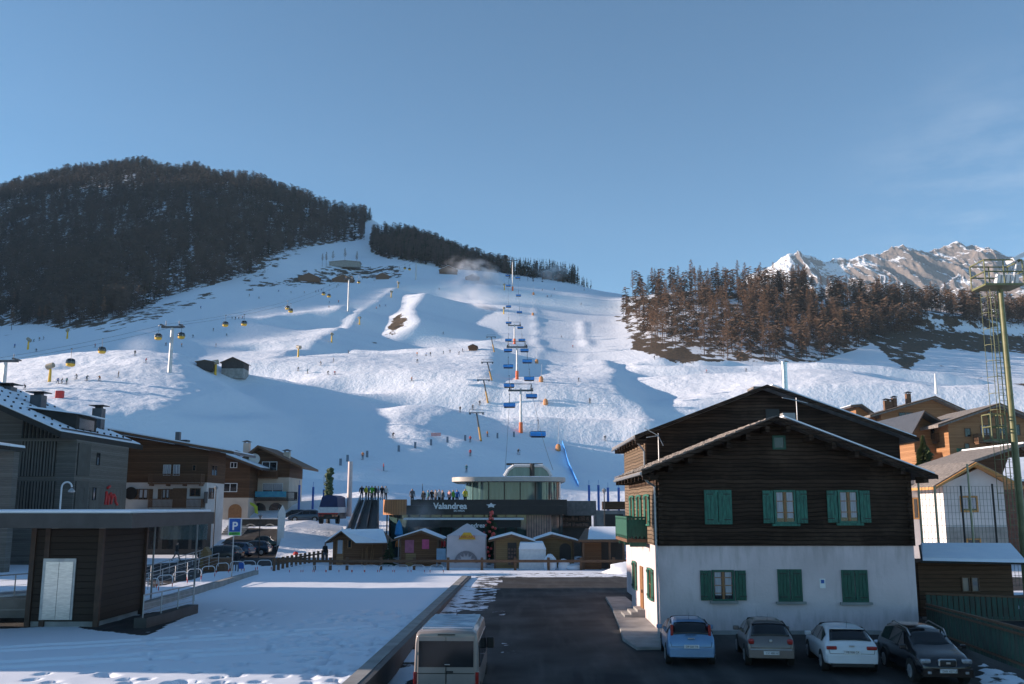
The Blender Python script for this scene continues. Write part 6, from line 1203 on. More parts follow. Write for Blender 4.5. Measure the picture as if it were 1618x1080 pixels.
ropeR = rope('haul_cable', 'right haul cable of the blue chairlift', [(sta[0][0]+3.1, 124, sta[0][2])]+[(b_.x+3.1, b_.y, z) for b_, z in tops]+[(end.x+3.1, end.y+20, end.z+8)], group='chairlift cables')
M_bub = mat('blue_bubble', (.025, .24, .66), (.02, .19, .55), 1, .2, coat=.5)
ch = thing('chair', '', 'chairlift chair', (0, 0, 0), 0, 'blue bubble chairs on the chairlift'); q = MB(); q.tube((0, 0, 0), (0, 0, -2.3), .06, .06, 6); q.box(-.12, .12, -.3, .3, -.1, .12); q.path([(-1.5, 0, -3.4), (-1.5, 0, -2.3), (1.5, 0, -2.3), (1.5, 0, -3.4)], .05, 5); q.build('hanger', M_dmetal, ch, world=False)
q = MB(); pr = [(-.75, -3.35), (-.85, -2.95), (-.6, -2.55), (-.05, -2.35), (.4, -2.42), (.32, -2.5), (-.05, -2.45), (-.55, -2.63), (-.75, -2.95), (-.66, -3.35)]; q.prism(pr, -1.6, 1.6, 'x'); q.build('bubble', M_bub, ch, world=False, bevel=.03)
q = MB(); q.box(-1.45, 1.45, -.3, .35, -3.62, -3.48); q.box(-1.45, 1.45, .3, .42, -3.45, -2.9); q.path([(-1.45, -.6, -3.1), (1.45, -.6, -3.1)], .03, 4); q.build('seat', M_black, ch, world=False)
cl_ = [(640, 'L', 'large empty blue chair on the left cable beside the lowest pylon arm'), (609, 'L', 'blue chair on the left cable just above the lowest pylon'), (578, 'L', 'blue chair on the left cable left of the second pylon shaft'), (553, 'L', 'blue chair on the left cable under the second pylon arm'), (537, 'L', 'blue chair on the left cable left of the third pylon shaft'), (509, 'L', 'blue chair on the left cable at the third pylon arm'), (484, 'L', 'blue chair on the left cable halfway between third and top pylon'), (450, 'L', 'blue chair on the left cable beside the top pylon foot'), (435, 'L', 'small blue chair on the left cable beside the top pylon shaft'),
 (686, 'R', 'nearest and biggest blue chair, on the right cable above the station'), (625, 'R', 'blue chair on the right cable at the lowest pylon arm'), (598, 'R', 'blue chair on the right cable right of the second pylon foot'), (570, 'R', 'blue chair on the right cable right of the second pylon shaft'), (553, 'R', 'blue chair on the right cable at the second pylon arm'), (537, 'R', 'blue chair on the right cable right of the third pylon shaft'), (518, 'R', 'blue chair on the right cable just under the third pylon arm'), (493, 'R', 'blue chair on the right cable above the third pylon'), (467, 'R', 'small open chair on the right cable below the top pylon'), (438, 'R', 'small blue chair on the right cable at the top pylon')]
for k, (py, sd_, lb) in enumerate(cl_):
    p = near(ropeL if sd_ == 'L' else ropeR, py, 2.9)
    if k == 0: ch.location = p; ch['label'] = lb
    else: dup(ch, p, 0, lb)
# gondola
gt = []
for px, pb, pt_, lb in ((5, 618, 572, 'dark gondola pylon with wide arm behind the chimney of the grey lodge'), (268, 588, 518, 'pale gondola pylon standing on the snow mound on the left slope'), (550, 492, 441, 'tall slim gondola pylon beside the upper piste edge'), (657, 442, 414, 'distant gondola pylon near the upper station')):
    b_ = hit(px, pb, 120); zt_ = Z(pt_, b_.y); 
    if px == 5: zt_ = Z(572, b_.y)
    t = thing('gondola_pylon', lb, 'pylon', tuple(b_), 0, 'pylons of the gondola'); q = MB(); q.tube((b_.x, b_.y, b_.z-.6), (b_.x, b_.y, zt_), .55, .40, 12); q.build('shaft', M_pyl, t, smooth=True)
    q = MB(); q.box(b_.x-2.9, b_.x+2.9, b_.y-.3, b_.y+.3, zt_, zt_+.5)
    for sx_ in (-2.5, 2.5): q.box(b_.x+sx_-.25, b_.x+sx_+.25, b_.y-1.8, b_.y+1.8, zt_+.502, zt_+.8); q.tube((b_.x+sx_*.7, b_.y, zt_+.5), (b_.x+sx_*.7, b_.y, zt_+2.0), .08, .08, 5)
    q.build('cross_arm', M_dmetal, t); gt.append((b_, zt_+.9))
e2 = hit(700, 434, 600)
A = gt[0][0]; st0 = (A.x-60, A.y-25, gt[0][1]-18)
gL = rope('haul_cable', 'left haul cable of the gondola', [(st0[0]-2.5, st0[1], st0[2])]+[(b_.x-2.5, b_.y, z) for b_, z in gt]+[(e2.x-2.5, e2.y, e2.z+6)], .012, group='gondola cables'); gR = rope('haul_cable', 'right haul cable of the gondola', [(st0[0]+2.5, st0[1], st0[2])]+[(b_.x+2.5, b_.y, z) for b_, z in gt]+[(e2.x+2.5, e2.y, e2.z+6)], .012, group='gondola cables')
gc = thing('gondola_cabin', '', 'gondola', (0, 0, 0), 0, 'gondola cabins on the left slope'); q = MB(); q.lathe([(.35, -2.35), (.85, -2.5), (1.08, -2.9), (1.12, -3.3), (1.06, -3.7)][::-1], (0, 0, 0), 14); q.build('window_band', M_glass, gc, world=False, smooth=True)
q = MB(); q.lathe([(.55, -4.35), (.95, -4.2), (1.09, -3.72), (1.09, -3.7)], (0, 0, 0), 14); q.build('shell', M_yellow, gc, world=False, smooth=True); q = MB()
for k in range(6): a = k*math.pi/3; q.path([(1.10*math.cos(a), 1.10*math.sin(a), -3.7), (1.14*math.cos(a), 1.14*math.sin(a), -3.3), (.87*math.cos(a), .87*math.sin(a), -2.5)], .045, 4)
q.build('frame', M_zinc, gc, world=False); q = MB(); q.path([(0, 0, -2.35), (0, .0, -.2), (0, 0, 0)], .06, 5); q.box(-.1, .1, -.3, .3, -.1, .15); q.build('hanger', M_dmetal, gc, world=False)
cab = [(112, 'R', 'first above the roof of the grey lodge'), (162, 'L', 'second from the left'), (251, 'L', 'just left of the mound pylon'), (286, 'R', 'just right of the mound pylon'), (355, 'L', 'third after the mound pylon'), (385, 'R', 'further up from the mound pylon'), (453, 'L', 'left one of the overlapping pair'), (458, 'R', 'right one of the overlapping pair'), (512, 'L', 'lower of two below the slim pylon'), (519, 'R', 'upper of two below the slim pylon'), (568, 'R', 'just above the slim pylon top'), (640, 'L', 'left of the distant pair near the upper station'), (647, 'R', 'right of the distant pair near the upper station')]
for k, (px, sd_, w_) in enumerate(cab):
    p = near(gL if sd_ == 'L' else gR, 0, 0, px); lb = 'round yellow and grey gondola cabin, '+w_
    if k == 0: gc.location = p; gc['label'] = lb
    else: dup(gc, p, k*.4, lb, scale=.88)
p = hit(587, 378, 700); dup(gc, (p.x, p.y, p.z+9), 0, 'small lone gondola cabin high on the narrow upper piste')
# drag lift pylons
for px0, pt_, px1, pb, lb in ((753, 652, 760, 697, 'leaning yellow drag lift mast at the foot of its line'), (764, 600, 771, 637, 'second leaning yellow drag lift mast'), (770, 572, 777, 601, 'third leaning drag lift mast up its line'), (776, 532, 781, 556, 'uppermost drag lift mast near the little lift hut')):
    b_ = hit(px1, pb, 180); tp = at(px0, pt_, b_.y); t = thing('drag_lift_mast', lb, 'pylon', tuple(b_), 0, 'masts of the drag lift'); m_ = b_.lerp(tp, .5); q = MB(); q.tube(b_, m_, .30, .26, 8); q.build('yellow_pad', mat('ochre', (.50, .28, .08), None, 3, .6), t); q = MB(); q.tube(m_, tp, .22, .2, 8); q.box(tp.x-2, tp.x+2, tp.y-.12, tp.y+.12, tp.z-.1, tp.z+.15); q.box(tp.x-1.9, tp.x-1.5, tp.y-.7, tp.y+.7, tp.z-.4, tp.z-.12); q.box(tp.x+1.5, tp.x+1.9, tp.y-.7, tp.y+.7, tp.z-.4, tp.z-.12)
    q.path([(tp.x-1.8, tp.y, tp.z+.1), (tp.x-1.8, tp.y, tp.z+.9), (tp.x+1.8, tp.y, tp.z+.9)], .05, 4); q.build('mast_head', M_dmetal, t)
# snow lances with orange pads, fan guns on yellow poles
for px, pb, pt_, lb in ((882, 712, 660, 'nearest snow lance with orange pad beside the blue net'), (862, 640, 605, 'snow lance with orange pad right of the lowest chairlift pylon'), (855, 603, 575, 'snow lance with orange pad near the second pylon'), (848, 574, 548, 'snow lance with orange pad level with the second pylon arm'), (842, 498, 478, 'far snow lance with orange pad below the ridge'), (843, 466, 450, 'highest snow lance with orange pad below the ridge')):
    b_ = hit(px, pb, 180); t = thing('snow_lance', lb, 'snow lance', tuple(b_), 0, 'snow lances right of the chairlift'); q = MB(); q.lathe([(.5, -.2), (.72, .1), (.7, 1.3), (.35, 1.8)], (0, 0, 0), 8); q.v = [(x+b_.x, y+b_.y, z+b_.z) for x, y, z in q.v]; q.build('orange_pad', mat('faded_orange', (.60, .27, .10), (.42, .2, .1), 2, .8), t); q = MB(); q.tube((b_.x, b_.y, b_.z+1.8), (b_.x+.3, b_.y, Z(pt_, b_.y)), .07, .05, 6); q.build('lance_pole', M_pyl, t)
M_gun = mat('gun_grey', (.35, .30, .22), (.22, .2, .17), 2, .6)
gun = thing('fan_gun', '', 'snow gun', (0, 0, 0), 0, 'fan guns on yellow poles'); q = MB(); q.tube((0, 0, -.3), (0, 0, 3.2), .42, .3, 8); q.build('yellow_pole', M_yellow, gun, world=False); q = MB(); q.tube((-.4, -.9, 3.7), (.3, .7, 4.2), .75, .65, 12); q.tube((.0, 0, 3.2), (0, 0, 3.6), .2, .2, 6); q.build('fan_barrel', M_gun, gun, world=False)
for k, (px, py, lb) in enumerate(((568, 513, 'fan gun on a yellow pole right below the slim gondola pylon'), (524, 541, 'fan gun on a yellow pole in the middle of the upper left piste edge'), (471, 564, 'fan gun on a yellow pole at the lower end of the piste edge'), (618, 470, 'fan gun on a yellow pole left of the brown bare patch'), (629, 455, 'fan gun on a yellow pole above the brown bare patch'), (44, 552, 'fan gun on a yellow pole at the left under the forest'), (106, 535, 'fan gun on a yellow pole under the forest edge by the dark huts'), (78, 603, 'fan gun on a yellow pole just above the roof of the grey lodge'), (340, 592, 'fan gun on a yellow pole between the two slope barns'), (797, 458, 'fan gun blowing snow beside the top chairlift pylon'), (796, 496, 'fan gun blowing snow left of the chairlift halfway up'))):
    b_ = hit(px, py, 180)
    if k == 0: gun.location = b_; gun['label'] = lb
    else: dup(gun, b_, k*.7, lb)
# huts on the slope
def slopehut(label, px0, px1, pb, h, depth, m_, low=None, name='slope_hut', snow=True, ridge='x', ridge_h=.45, cat='hut'):
    b_ = hit((px0+px1)/2, pb, 130); Y = b_.y; wq = (px1-px0)/1500*Y*.5; b_.z = max(b_.z, *[float(H(b_.x+u, Y+v))-.35 for u in (-wq, 0, wq) for v in (-.3, 1.5)]); x0, x1 = X(px0, Y, pb), X(px1, Y, pb); x0, x1 = at(px0, pb, Y).x, at(px1, pb, Y).x; z0_ = b_.z-1; t = thing(name, label, cat, tuple(b_)); zt_ = b_.z+h; q = MB(); q.box(x0, x1, Y, Y+depth, b_.z+(h*.45 if low else -1.2), zt_); q.build('wall', m_, t)
    if low: q = MB(); q.box(x0+.02, x1-.02, Y+.02, Y+depth, z0_-.5, b_.z+h*.45-.003); q.build('stone_base', low, t)
    w_ = x1-x0; zr2 = zt_+w_*ridge_h*.5; xm = (x0+x1)/2; q = MB(); q.prism([(x0, zt_+.003), (x1, zt_+.003), (xm, zr2-.1)], Y, Y+depth); q.build('gable', m_, t)
    roof2(t, x0-.5, xm, x1+.5, zt_-.05, zr2+.15, zt_-.05, Y-.4, Y+depth+.4, .18, M_timber, M_roofsnow if snow else None, .2, inset=.03); return t
slopehut('dark wooden barn on a grey base standing alone on the lower left slope', 349, 384, 598, 3.4, 6, mat('barn', (.06, .05, .045), (.035, .03, .028), 3, .9), M_concrete, name='barn', cat='barn', snow=False)
lb2 = slopehut('low dark snow store with yellow pads left of the lone barn', 310, 336, 585, 1.5, 4, M_fas, None, 'snow_store', True, ridge_h=.12)
for px0, px1, pb, h, lb in ((471, 504, 445, 2, 'leftmost dark roofed hut on the upper slope'), (525, 558, 446, 2, 'wide dark roofed hut above the slim gondola pylon'), (594, 614, 441, 2.4, 'small dark hut right of the slim gondola pylon'), (736, 757, 443, 2.2, 'brown hut behind the snow mist left of the chairlift'), (694, 722, 433, 3, 'brown station hut by the ridge forest'), (858, 872, 441, 5, 'left brown hut behind the mist right of the chairlift'), (876, 891, 443, 3.5, 'right brown hut behind the mist right of the chairlift'), (741, 753, 554, 1.8, 'tiny drag lift cabin in the middle of the slope')):
    slopehut(lb, px0, px1, pb, h, 6, M_hut if px0 > 700 else M_timber, None, 'slope_hut', px0 > 520)
lg = slopehut('long pale lodge with flat snowy roof among the larches on the upper slope', 520, 568, 424, 3, 8, M_concrete, None, 'mountain_lodge', True, ridge_h=.08)
b_ = hit(94, 628, 130); q = MB(); q.box(b_.x-.85, b_.x+.85, b_.y-.5, b_.y+.5, b_.z-.2, b_.z+1.5); look(q.build('padded_box', M_red, bevel=.15), 'bright red orange padded box on the slope above the grey lodge', 'crash pad')
# nets and poles
nt_ = thing('safety_net', 'bright blue safety net running down right of the steep ramp', 'net', tuple(hit(900, 740, 130))); q = MB(); pp = [(888, 702), (893, 715), (896, 728), (901, 742), (907, 755), (914, 770)]; P3 = [hit(a, b2, 130) for a, b2 in pp]
for a, b2 in zip(P3, P3[1:]): q.hexa([(a.x, a.y, a.z-.2), (b2.x, b2.y, b2.z-.2), (b2.x, b2.y+.06, b2.z-.2), (a.x, a.y+.06, a.z-.2)], [(a.x, a.y, a.z+1.2), (b2.x, b2.y, b2.z+1.2), (b2.x, b2.y+.06, b2.z+1.2), (a.x, a.y+.06, a.z+1.2)])
q.build('mesh', mat('blue_net', (.03, .22, .60), (.06, .3, .7), 4, .7), nt_)
q = MB()
for k in range(8):
    Y_ = 126+k*12; a = X(738+k*3, Y_); z_ = float(H(a, Y_)); 
for (px, pt_) in ((931, 766), (946, 766), (961, 770), (978, 770), (472, 766), (494, 769), (511, 773)):
    Y = 128; x_ = X(px, Y); z_ = float(H(x_, Y)); q = MB(); q.tube((x_, Y, z_-.5), (x_, Y, Z(pt_, Y)), .16, .16, 6); q.tube((x_, Y, Z(pt_, Y)), (x_, Y, Z(pt_-8, Y)), .03, .03, 4); look(q.build('padded_pole', M_blue), 'blue padded pole, '+{931: 'first right of the dark terrace', 946: 'second right of the dark terrace', 961: 'third right of the dark terrace', 978: 'last before the farmhouse eave', 472: 'first right of the hotel', 494: 'second right of the hotel', 511: 'behind the truck mast'}[px], 'pole', 'blue padded poles at the slope foot')
for k, (px, py) in enumerate(((597, 710),)): pass
q = MB(); b_ = hit(591, 778, 115); q.tube((b_.x, 118, 4), (b_.x, 118, Z(729, 118)), .32, .28, 10); look(q.build('advert_column', mat('pale_column', (.6, .5, .5), (.5, .42, .42), 1, .6), smooth=True), 'slim pale column standing above the top of the escalator', 'column')
hd = [(538, 735), (549, 729), (580, 722), (630, 713), (656, 708), (681, 703), (707, 699), (735, 696), (786, 692), (812, 690), (838, 690)]
q = MB(); q.box(-.25, .25, -.15, .15, -.1, 1.4); mk = q.build('marker_bollard', mat('grey_marker', (.16, .2, .26), None, 3, .7)); 
for k, (px, py) in enumerate(hd):
    b_ = hit(px, py, 130); o = mk if k == 0 else mk.copy()
    if k: C.objects.link(o)
    o.location = b_; look(o, 'small grey piste marker on the curved snow edge, '+['leftmost', 'second', 'third', 'fourth', 'fifth', 'sixth', 'seventh', 'eighth', 'left one above the station', 'middle one above the station', 'right one above the station'][k], 'piste marker', 'piste markers on the snow edge')
q = MB(); p0 = hit(681, 690, 130); p1 = hit(695, 690, 130); q.box(p0.x, p1.x+.4, p0.y, p0.y+.06, p0.z+.2, p0.z+1.0); look(q.build('banner', mat('faded_red', (.7, .35, .35), None, 3, .8)), 'faded pink red banner laid along the snow left of the drag lift', 'banner')
# ---------------------------------------------------------------- vehicles
def paint_mat(name, c, met=.3, rough=.3, c2=None): return mat(name, c, c2 or tuple(x*.85 for x in c), 1.2, rough, metal=met, coat=.6)
M_tail = mat('tail_light', (.35, .015, .012), (.22, .01, .01), 9, .15, coat=1); M_head = mat('head_light', (.5, .52, .55), (.3, .32, .35), 12, .1, metal=.4); M_cglass = mat('car_glass', (.012, .015, .018), (.02, .024, .03), 1, .08, spec=.35); M_plate = mat('plate', (.7, .7, .72), None, 3, .5)
def car(name, label, st, glass_r, glass_f, side, body, loc, rz, rear, plate=None, wheel_r=.31, wt=(.75, 3.2), rails=False, mirror=2.5, cat='car', group='cars parked before the farmhouse', L=None, bump=None, zsc=1):
    """st: stations (t, zbot, zbelt, halfbelt, zroof, halfroof), t from the tail"""
    t_ = thing(name, label, cat, loc, rz, group); L = st[-1][0]; cy_ = L/2
    def ring(s):
        t, zb_, zl, w, zr, wr = s; c = .03 if zr-zl > .1 else .015
        h = [(w*.90, zb_), (w*.99, zb_+.12), (w, (zb_+zl)*.5+.05), (w*.985, zl), (wr, zr), (wr*.6, zr+c), (0, zr+c*1.35)]
        return [(x, t-cy_, z) for x, z in h]+[(-x, t-cy_, z) for x, z in h[-2::-1]]
    R = [ring(s) for s in st]; q = MB(); n_ = len(R[0]); vs = [p for r in R for p in r]; fs = []
    for i in range(len(R)-1):
        for j in range(n_-1): fs.append((i*n_+j, (i+1)*n_+j, (i+1)*n_+j+1, i*n_+j+1))
        fs.append((i*n_+n_-1, (i+1)*n_+n_-1, (i+1)*n_, i*n_))
    fs.append(tuple(range(n_))); fs.append(tuple((len(R)-1)*n_+j for j in range(n_-1, -1, -1))); q.add(vs, fs); B = q.build('body', body, t_, smooth=True, world=False)
    B.modifiers.new('s', 'SUBSURF').levels = 1; B.modifiers['s'].render_levels = 2
    def topglass(i, j, nm, s0=.06, s1=.94, wk=.93):
        a, b_ = st[i], st[j]; q = MB(); cols = 9; rows = 4; V_ = []
        for r_ in range(rows+1):
            f = s0+(s1-s0)*r_/rows; t = a[0]+(b_[0]-a[0])*f; zr = a[4]+(b_[4]-a[4])*f; wr = (a[5]+(b_[5]-a[5])*f)*wk
            for c in range(cols): u = -1+2*c/(cols-1); V_.append((wr*u, t-cy_, zr+.055-.035*u*u))
        nrm = Vector((0, -(b_[4]-a[4]), (b_[0]-a[0]))); nrm.normalize(); nrm = nrm if nrm.z > 0 else -nrm; V_ = [tuple(Vector(v)+nrm*.012-Vector((0, 0, .02))) for v in V_]
        q.add(V_, [(r_*cols+c, r_*cols+c+1, (r_+1)*cols+c+1, (r_+1)*cols+c) for r_ in range(rows) for c in range(cols-1)]); o = q.build(nm, M_cglass, t_, smooth=True, world=False); m = o.modifiers.new('t', 'SOLIDIFY'); m.thickness = .02; m.offset = 0; return o
    topglass(*glass_r[:2], 'rear_window', *glass_r[2:]); topglass(*glass_f[:2], 'windscreen', *glass_f[2:])
    def lin(t, k):
        for a, b_ in zip(st, st[1:]):
            if a[0] <= t <= b_[0]: return a[k]+(b_[k]-a[k])*(t-a[0])/(b_[0]-a[0])
    for ta, tb, fa, fb in side:     # side panes: t range, fraction of height at each end
        for sg in (-1, 1):
            V_ = []; q = MB()
            for t, f in ((ta, fa), (tb, fb)):
                for g_ in (.10, f): zl, w, zr, wr = lin(t, 2), lin(t, 3), lin(t, 4), lin(t, 5); V_.append((sg*(w*.985+(wr-w*.985)*g_+.014), t-cy_, zl+(zr-zl)*g_))
            q.add(V_, [(0, 2, 3, 1)]); o = q.build('side_window', M_cglass, t_, world=False); m = o.modifiers.new('t', 'SOLIDIFY'); m.thickness = .02; m.offset = 0
    wmx = max(s[3] for s in st)
    for wy in wt:
        for sg in (-1, 1):
            q = MB(); x_ = sg*(wmx-.10); y_ = wy-cy_; q.tube((x_-sg*.12, y_, wheel_r), (x_+sg*.112, y_, wheel_r), wheel_r, wheel_r, 22); W = q.build('wheel', M_rubber, t_, world=False); q = MB(); q.tube((x_+sg*.113, y_, wheel_r), (x_+sg*.122, y_, wheel_r), wheel_r*.68, wheel_r*.6, 20)
            for k in range(6): a = k*math.pi/3; q.tube((x_+sg*.125, y_, wheel_r), (x_+sg*.125, y_+wheel_r*.6*math.cos(a), wheel_r+wheel_r*.6*math.sin(a)), .03, .02, 4)
            q.build('rim', M_zinc, W, world=False); q = MB(); q.tube((x_-sg*.1, y_, wheel_r+.02), (x_+sg*.104, y_, wheel_r+.02), wheel_r*1.17, wheel_r*1.17, 22); q.build('wheel_arch', M_rubber, t_, world=False)
    def bb(nm, x0, x1, ta, tb, z0, z1, m_, bev=.015, par=None, both=False):
        for sg in ((-1, 1) if both else (1,)): q = MB(); q.box(sg*x0, sg*x1, ta-cy_, tb-cy_, z0, z1); o = q.build(nm, m_, par or t_, world=False, bevel=bev)
        return o
    sm_ = MB(); zz_ = lin(.05, 2)
    if plate and plate[0] < 1:
        for a, b_ in (((-wmx*.80, .64), (wmx*.80, .64)), ((-wmx*.80, .64), (-wmx*.84, .80)), ((wmx*.80, .64), (wmx*.84, .80))): sm_.tube((a[0], -.004-cy_+(a[1]-.6)*.2, a[1]), (b_[0], -.004-cy_+(b_[1]-.6)*.2, b_[1]), .008, .008, 4)
        sm_.build('tailgate_seam', M_rubber, t_, world=False); q = MB(); q.tube((0, .75-cy_, lin(.75, 4)), (0, .62-cy_, lin(.75, 4)+.28), .007, .004, 4); q.build('aerial', M_rubber, t_, world=False)
    for r_ in rear: bb(*r_[:8], **(r_[8] if len(r_) > 8 else {}))
    if mirror:
        w = lin(mirror, 3); bb('mirror', w-.02, w+.2, mirror-.06, mirror+.06, lin(mirror, 2)+.02, lin(mirror, 2)+.17, body if mirror < 3.9 else M_black, .03, both=True)
    if plate:
        tpl, zpl, txt = plate; o = bb('plate', -.26, .26, tpl-.03, tpl+.02, zpl, zpl+.115, M_plate, .005); r0 = tpl < 1
        tx = textmesh('plate_text', txt, M_black, ((-.2 if r0 else .2), tpl-cy_+(-.034 if r0 else .024), zpl+.025), .095, o, rot=(math.pi/2, 0, 0 if r0 else math.pi), ext=.002); tx.matrix_parent_inverse = Matrix.Identity(4)
    if rails: 
        for sg in (-1, 1): q = MB(); q.path([(sg*.58, 1.0-cy_, lin(1.0, 4)+.02), (sg*.6, 1.2-cy_, lin(1.2, 4)+.10), (sg*.6, 2.5-cy_, lin(2.5, 4)+.09), (sg*.58, 2.75-cy_, lin(2.7, 4)+.01)], .022, 6); q.build('roof_rail', M_steel, t_, world=False)
    return t_
gz = lambda x, y: float(roadz(x, y))+.012
def st_hatch(L, W, H_, rake=.4, low=.95, nose=.72):
    w = W/2; return [(0, .42, .60, w*.86, .62, w*.74), (.05, .28, .80, w*.95, .83, w*.84), (.13, .22, low, w*.985, low+.04, w*.84), (.13+rake, .2, low+.01, w, H_-.09, w*.70), (.35+rake, .2, low, w, H_-.03, w*.69), (L*.40, .2, low-.02, w, H_, w*.68), (L*.56, .2, low-.03, w, H_-.06, w*.67), (L*.765, .2, low-.05, w*.99, low+.01, w*.84), (L*.89, .22, low-.13, w*.96, low-.06, w*.78), (L*.97, .26, nose-.08, w*.88, nose-.03, w*.7), (L, .40, .54, w*.78, .56, w*.62)]
SW = [(.62, 1.35, .72, .88), (1.42, 2.25, .88, .84), (2.32, 2.82, .82, .30)]
y_ = 36.4; M_pb = paint_mat('light_blue_paint', (.16, .30, .50), .35, .3); M_pb2 = M_pb
cx_ = X(1094, 34.3, 1030)
car('parked_car', 'light blue hatchback parked at the left, nearest the farmhouse corner', st_hatch(4.03, 1.69, 1.49, .38, .97), (2, 3, .06, .97, .93), (6, 7, .05, .9, .9), SW, M_pb, (cx_+.15, 34.3+2.0, gz(cx_, 36)), math.radians(-5),
 [('tail_light', .60, .70, .15, .50, .98, 1.36, M_tail, dict(both=True)), ('bumper_strip', -.62, .62, -.035, .03, .40, .44, M_red), ('tailgate_handle', -.12, .12, -.0, .06, .90, .94, M_steel), ('wiper', -.2, .2, .08, .11, 1.02, 1.04, M_black), ('rear_bumper', -.76, .76, -.05, .12, .30, .56, M_pb)], (-.045, .60, 'DP 321 TR'))
cx_ = X(1219, 34.0, 1030); M_pg = paint_mat('grey_beige_paint', (.17, .15, .145), .4, .35)
car('parked_car', 'grey brown hatchback with round red tail lights, second from the left', st_hatch(3.90, 1.65, 1.47, .42, .95), (2, 3, .06, .95, .95), (6, 7, .05, .9, .9), SW, M_pg, (cx_+.25, 34.0+2.0, gz(cx_, 36)), math.radians(-7),
 [('tail_light', .55, .76, .0, .14, .74, .93, M_tail, dict(both=True, bev=.06)), ('bumper_strip', -.70, .70, -.045, .03, .56, .60, M_zinc), ('emblem', -.05, .05, -.01, .05, .82, .92, M_steel, dict(bev=.03)), ('rear_bumper', -.76, .76, -.05, .12, .30, .58, M_pg)], (-.055, .42, 'CX 480 ND'))
cx_ = X(1345, 33.0, 1030); M_pw = paint_mat('white_car_paint', (.66, .68, .72), .0, .3)
car('parked_car', 'white hatchback with slim red tail lights and dark rear window, second from the right', st_hatch(4.31, 1.785, 1.425, .55, .93), (2, 3, .14, .97, .93), (6, 7, .05, .9, .9), SW, M_pw, (cx_+.3, 33.0+2.15, gz(cx_, 35)), math.radians(-7),
 [('tail_light', .48, .82, -.0, .14, .76, .88, M_tail, dict(both=True, bev=.03)), ('rear_bumper', -.8, .8, -.05, .12, .33, .60, M_pw), ('diffuser', -.68, .68, -.06, .1, .22, .325, M_black), ('emblem', -.09, .09, -.0, .06, .86, .91, M_steel), ('spoiler', -.55, .55, .56, .78, 1.36, 1.39, M_pw)], (-.03, .64, 'FB 938 CK'))
M_pk = paint_mat('black_car_paint', (.010, .012, .016), .2, .2); cx_ = X(1501, 31.2, 1060)
car('parked_car', 'black people carrier parked nose out beside the green fence, rightmost', st_hatch(4.28, 1.77, 1.57, .3, .98, .78), (2, 3, .1, .9, .86), (6, 7, .05, .92, .9), SW, M_pk, (cx_+.1, 31.2+2.2, gz(cx_, 33)), math.radians(180-3),
 [('head_light', .48, .80, 4.0, 4.2, .66, .80, M_head, dict(both=True, bev=.05)), ('grille', -.26, .26, 4.16, 4.30, .58, .80, M_black, dict(bev=.05)), ('grille_ring', -.29, .29, 4.14, 4.285, .56, .82, M_steel, dict(bev=.06)), ('emblem', -.07, .07, 4.28, 4.315, .66, .73, M_steel), ('front_bumper', -.78, .78, 4.05, 4.26, .26, .52, M_pk), ('fog_light', .52, .64, 4.2, 4.275, .36, .44, M_head, dict(both=True))], (4.29, .40, 'DW 427 LE'), rails=True, wheel_r=.32, wt=(.85, 3.38), mirror=3.05)
# van
M_pv = paint_mat('pearl_grey_paint', (.27, .235, .22), .15, .45); M_frost = mat('frosted_roof', (.62, .66, .72), (.30, .36, .44), 1.4, .7, .5, bd=.02, bscale=6)
vx = X(709, 30.4, 1040); Lv = 5.9; w = .99; zv = gz(vx, 32)-.12
van = thing('van', 'pearl grey van with frosty ribbed roof and dark rear window parked beside the low wall', 'van', (vx, 30.4+Lv/2, zv), math.radians(-1.5)); cy_ = Lv/2
prof = [(.0, .5), (.05, .36), (.06, 1.05), (.10, 1.15), (.20, 2.22), (.28, 2.31)]
def vring(t, wb, wt_, zt_, zb_=.35): return [(wb*.96, t-cy_, zb_), (wb, t-cy_, zb_+.25), (wb, t-cy_, 1.1), (wt_+.035, t-cy_, zt_-.28), (wt_, t-cy_, zt_-.07), (wt_*.88, t-cy_, zt_), (0, t-cy_, zt_+.04)]
def full(h): return h+[(-x, y, z) for x, y, z in h[-2::-1]]
R = [full(vring(t, a, b_, z)) for t, a, b_, z in ((.0, .96, .90, 2.27), (.06, .99, .93, 2.34), (.4, 1.0, .93, 2.37), (4.2, 1.0, .93, 2.37), (4.6, 1.0, .88, 2.28), (5.2, .99, .86, 1.35), (5.75, .95, .85, 1.12), (5.9, .85, .8, .8))]
n_ = len(R[0]); fs = []
for i in range(len(R)-1):
    for j in range(n_-1): fs.append((i*n_+j, (i+1)*n_+j, (i+1)*n_+j+1, i*n_+j+1))
    fs.append((i*n_+n_-1, (i+1)*n_+n_-1, (i+1)*n_, i*n_))
fs += [tuple(range(n_)), tuple((len(R)-1)*n_+j for j in range(n_-1, -1, -1))]; q = MB(); q.add([p for r in R for p in r], fs); q.build('body', M_pv, van, smooth=True, world=False, bevel=.03)
def vb(nm, x0, x1, t0, t1, z0, z1, m_, par=None, bev=.01): q = MB(); q.box(x0, x1, t0-cy_, t1-cy_, z0, z1); return q.build(nm, m_, par or van, world=False, bevel=bev)
dr = []
for sg in (-1, 1): dr.append(vb('rear_door', min(sg*.015, sg*.88), max(sg*.015, sg*.88), -.03, .02, .55, 2.2, M_pv, bev=.02))
for sg, o in zip((-1, 1), dr): vb('rear_window', min(sg*.0, sg*.84), max(sg*.0, sg*.84), -.042, -.028, 1.30, 2.07, M_cglass, o, 0)
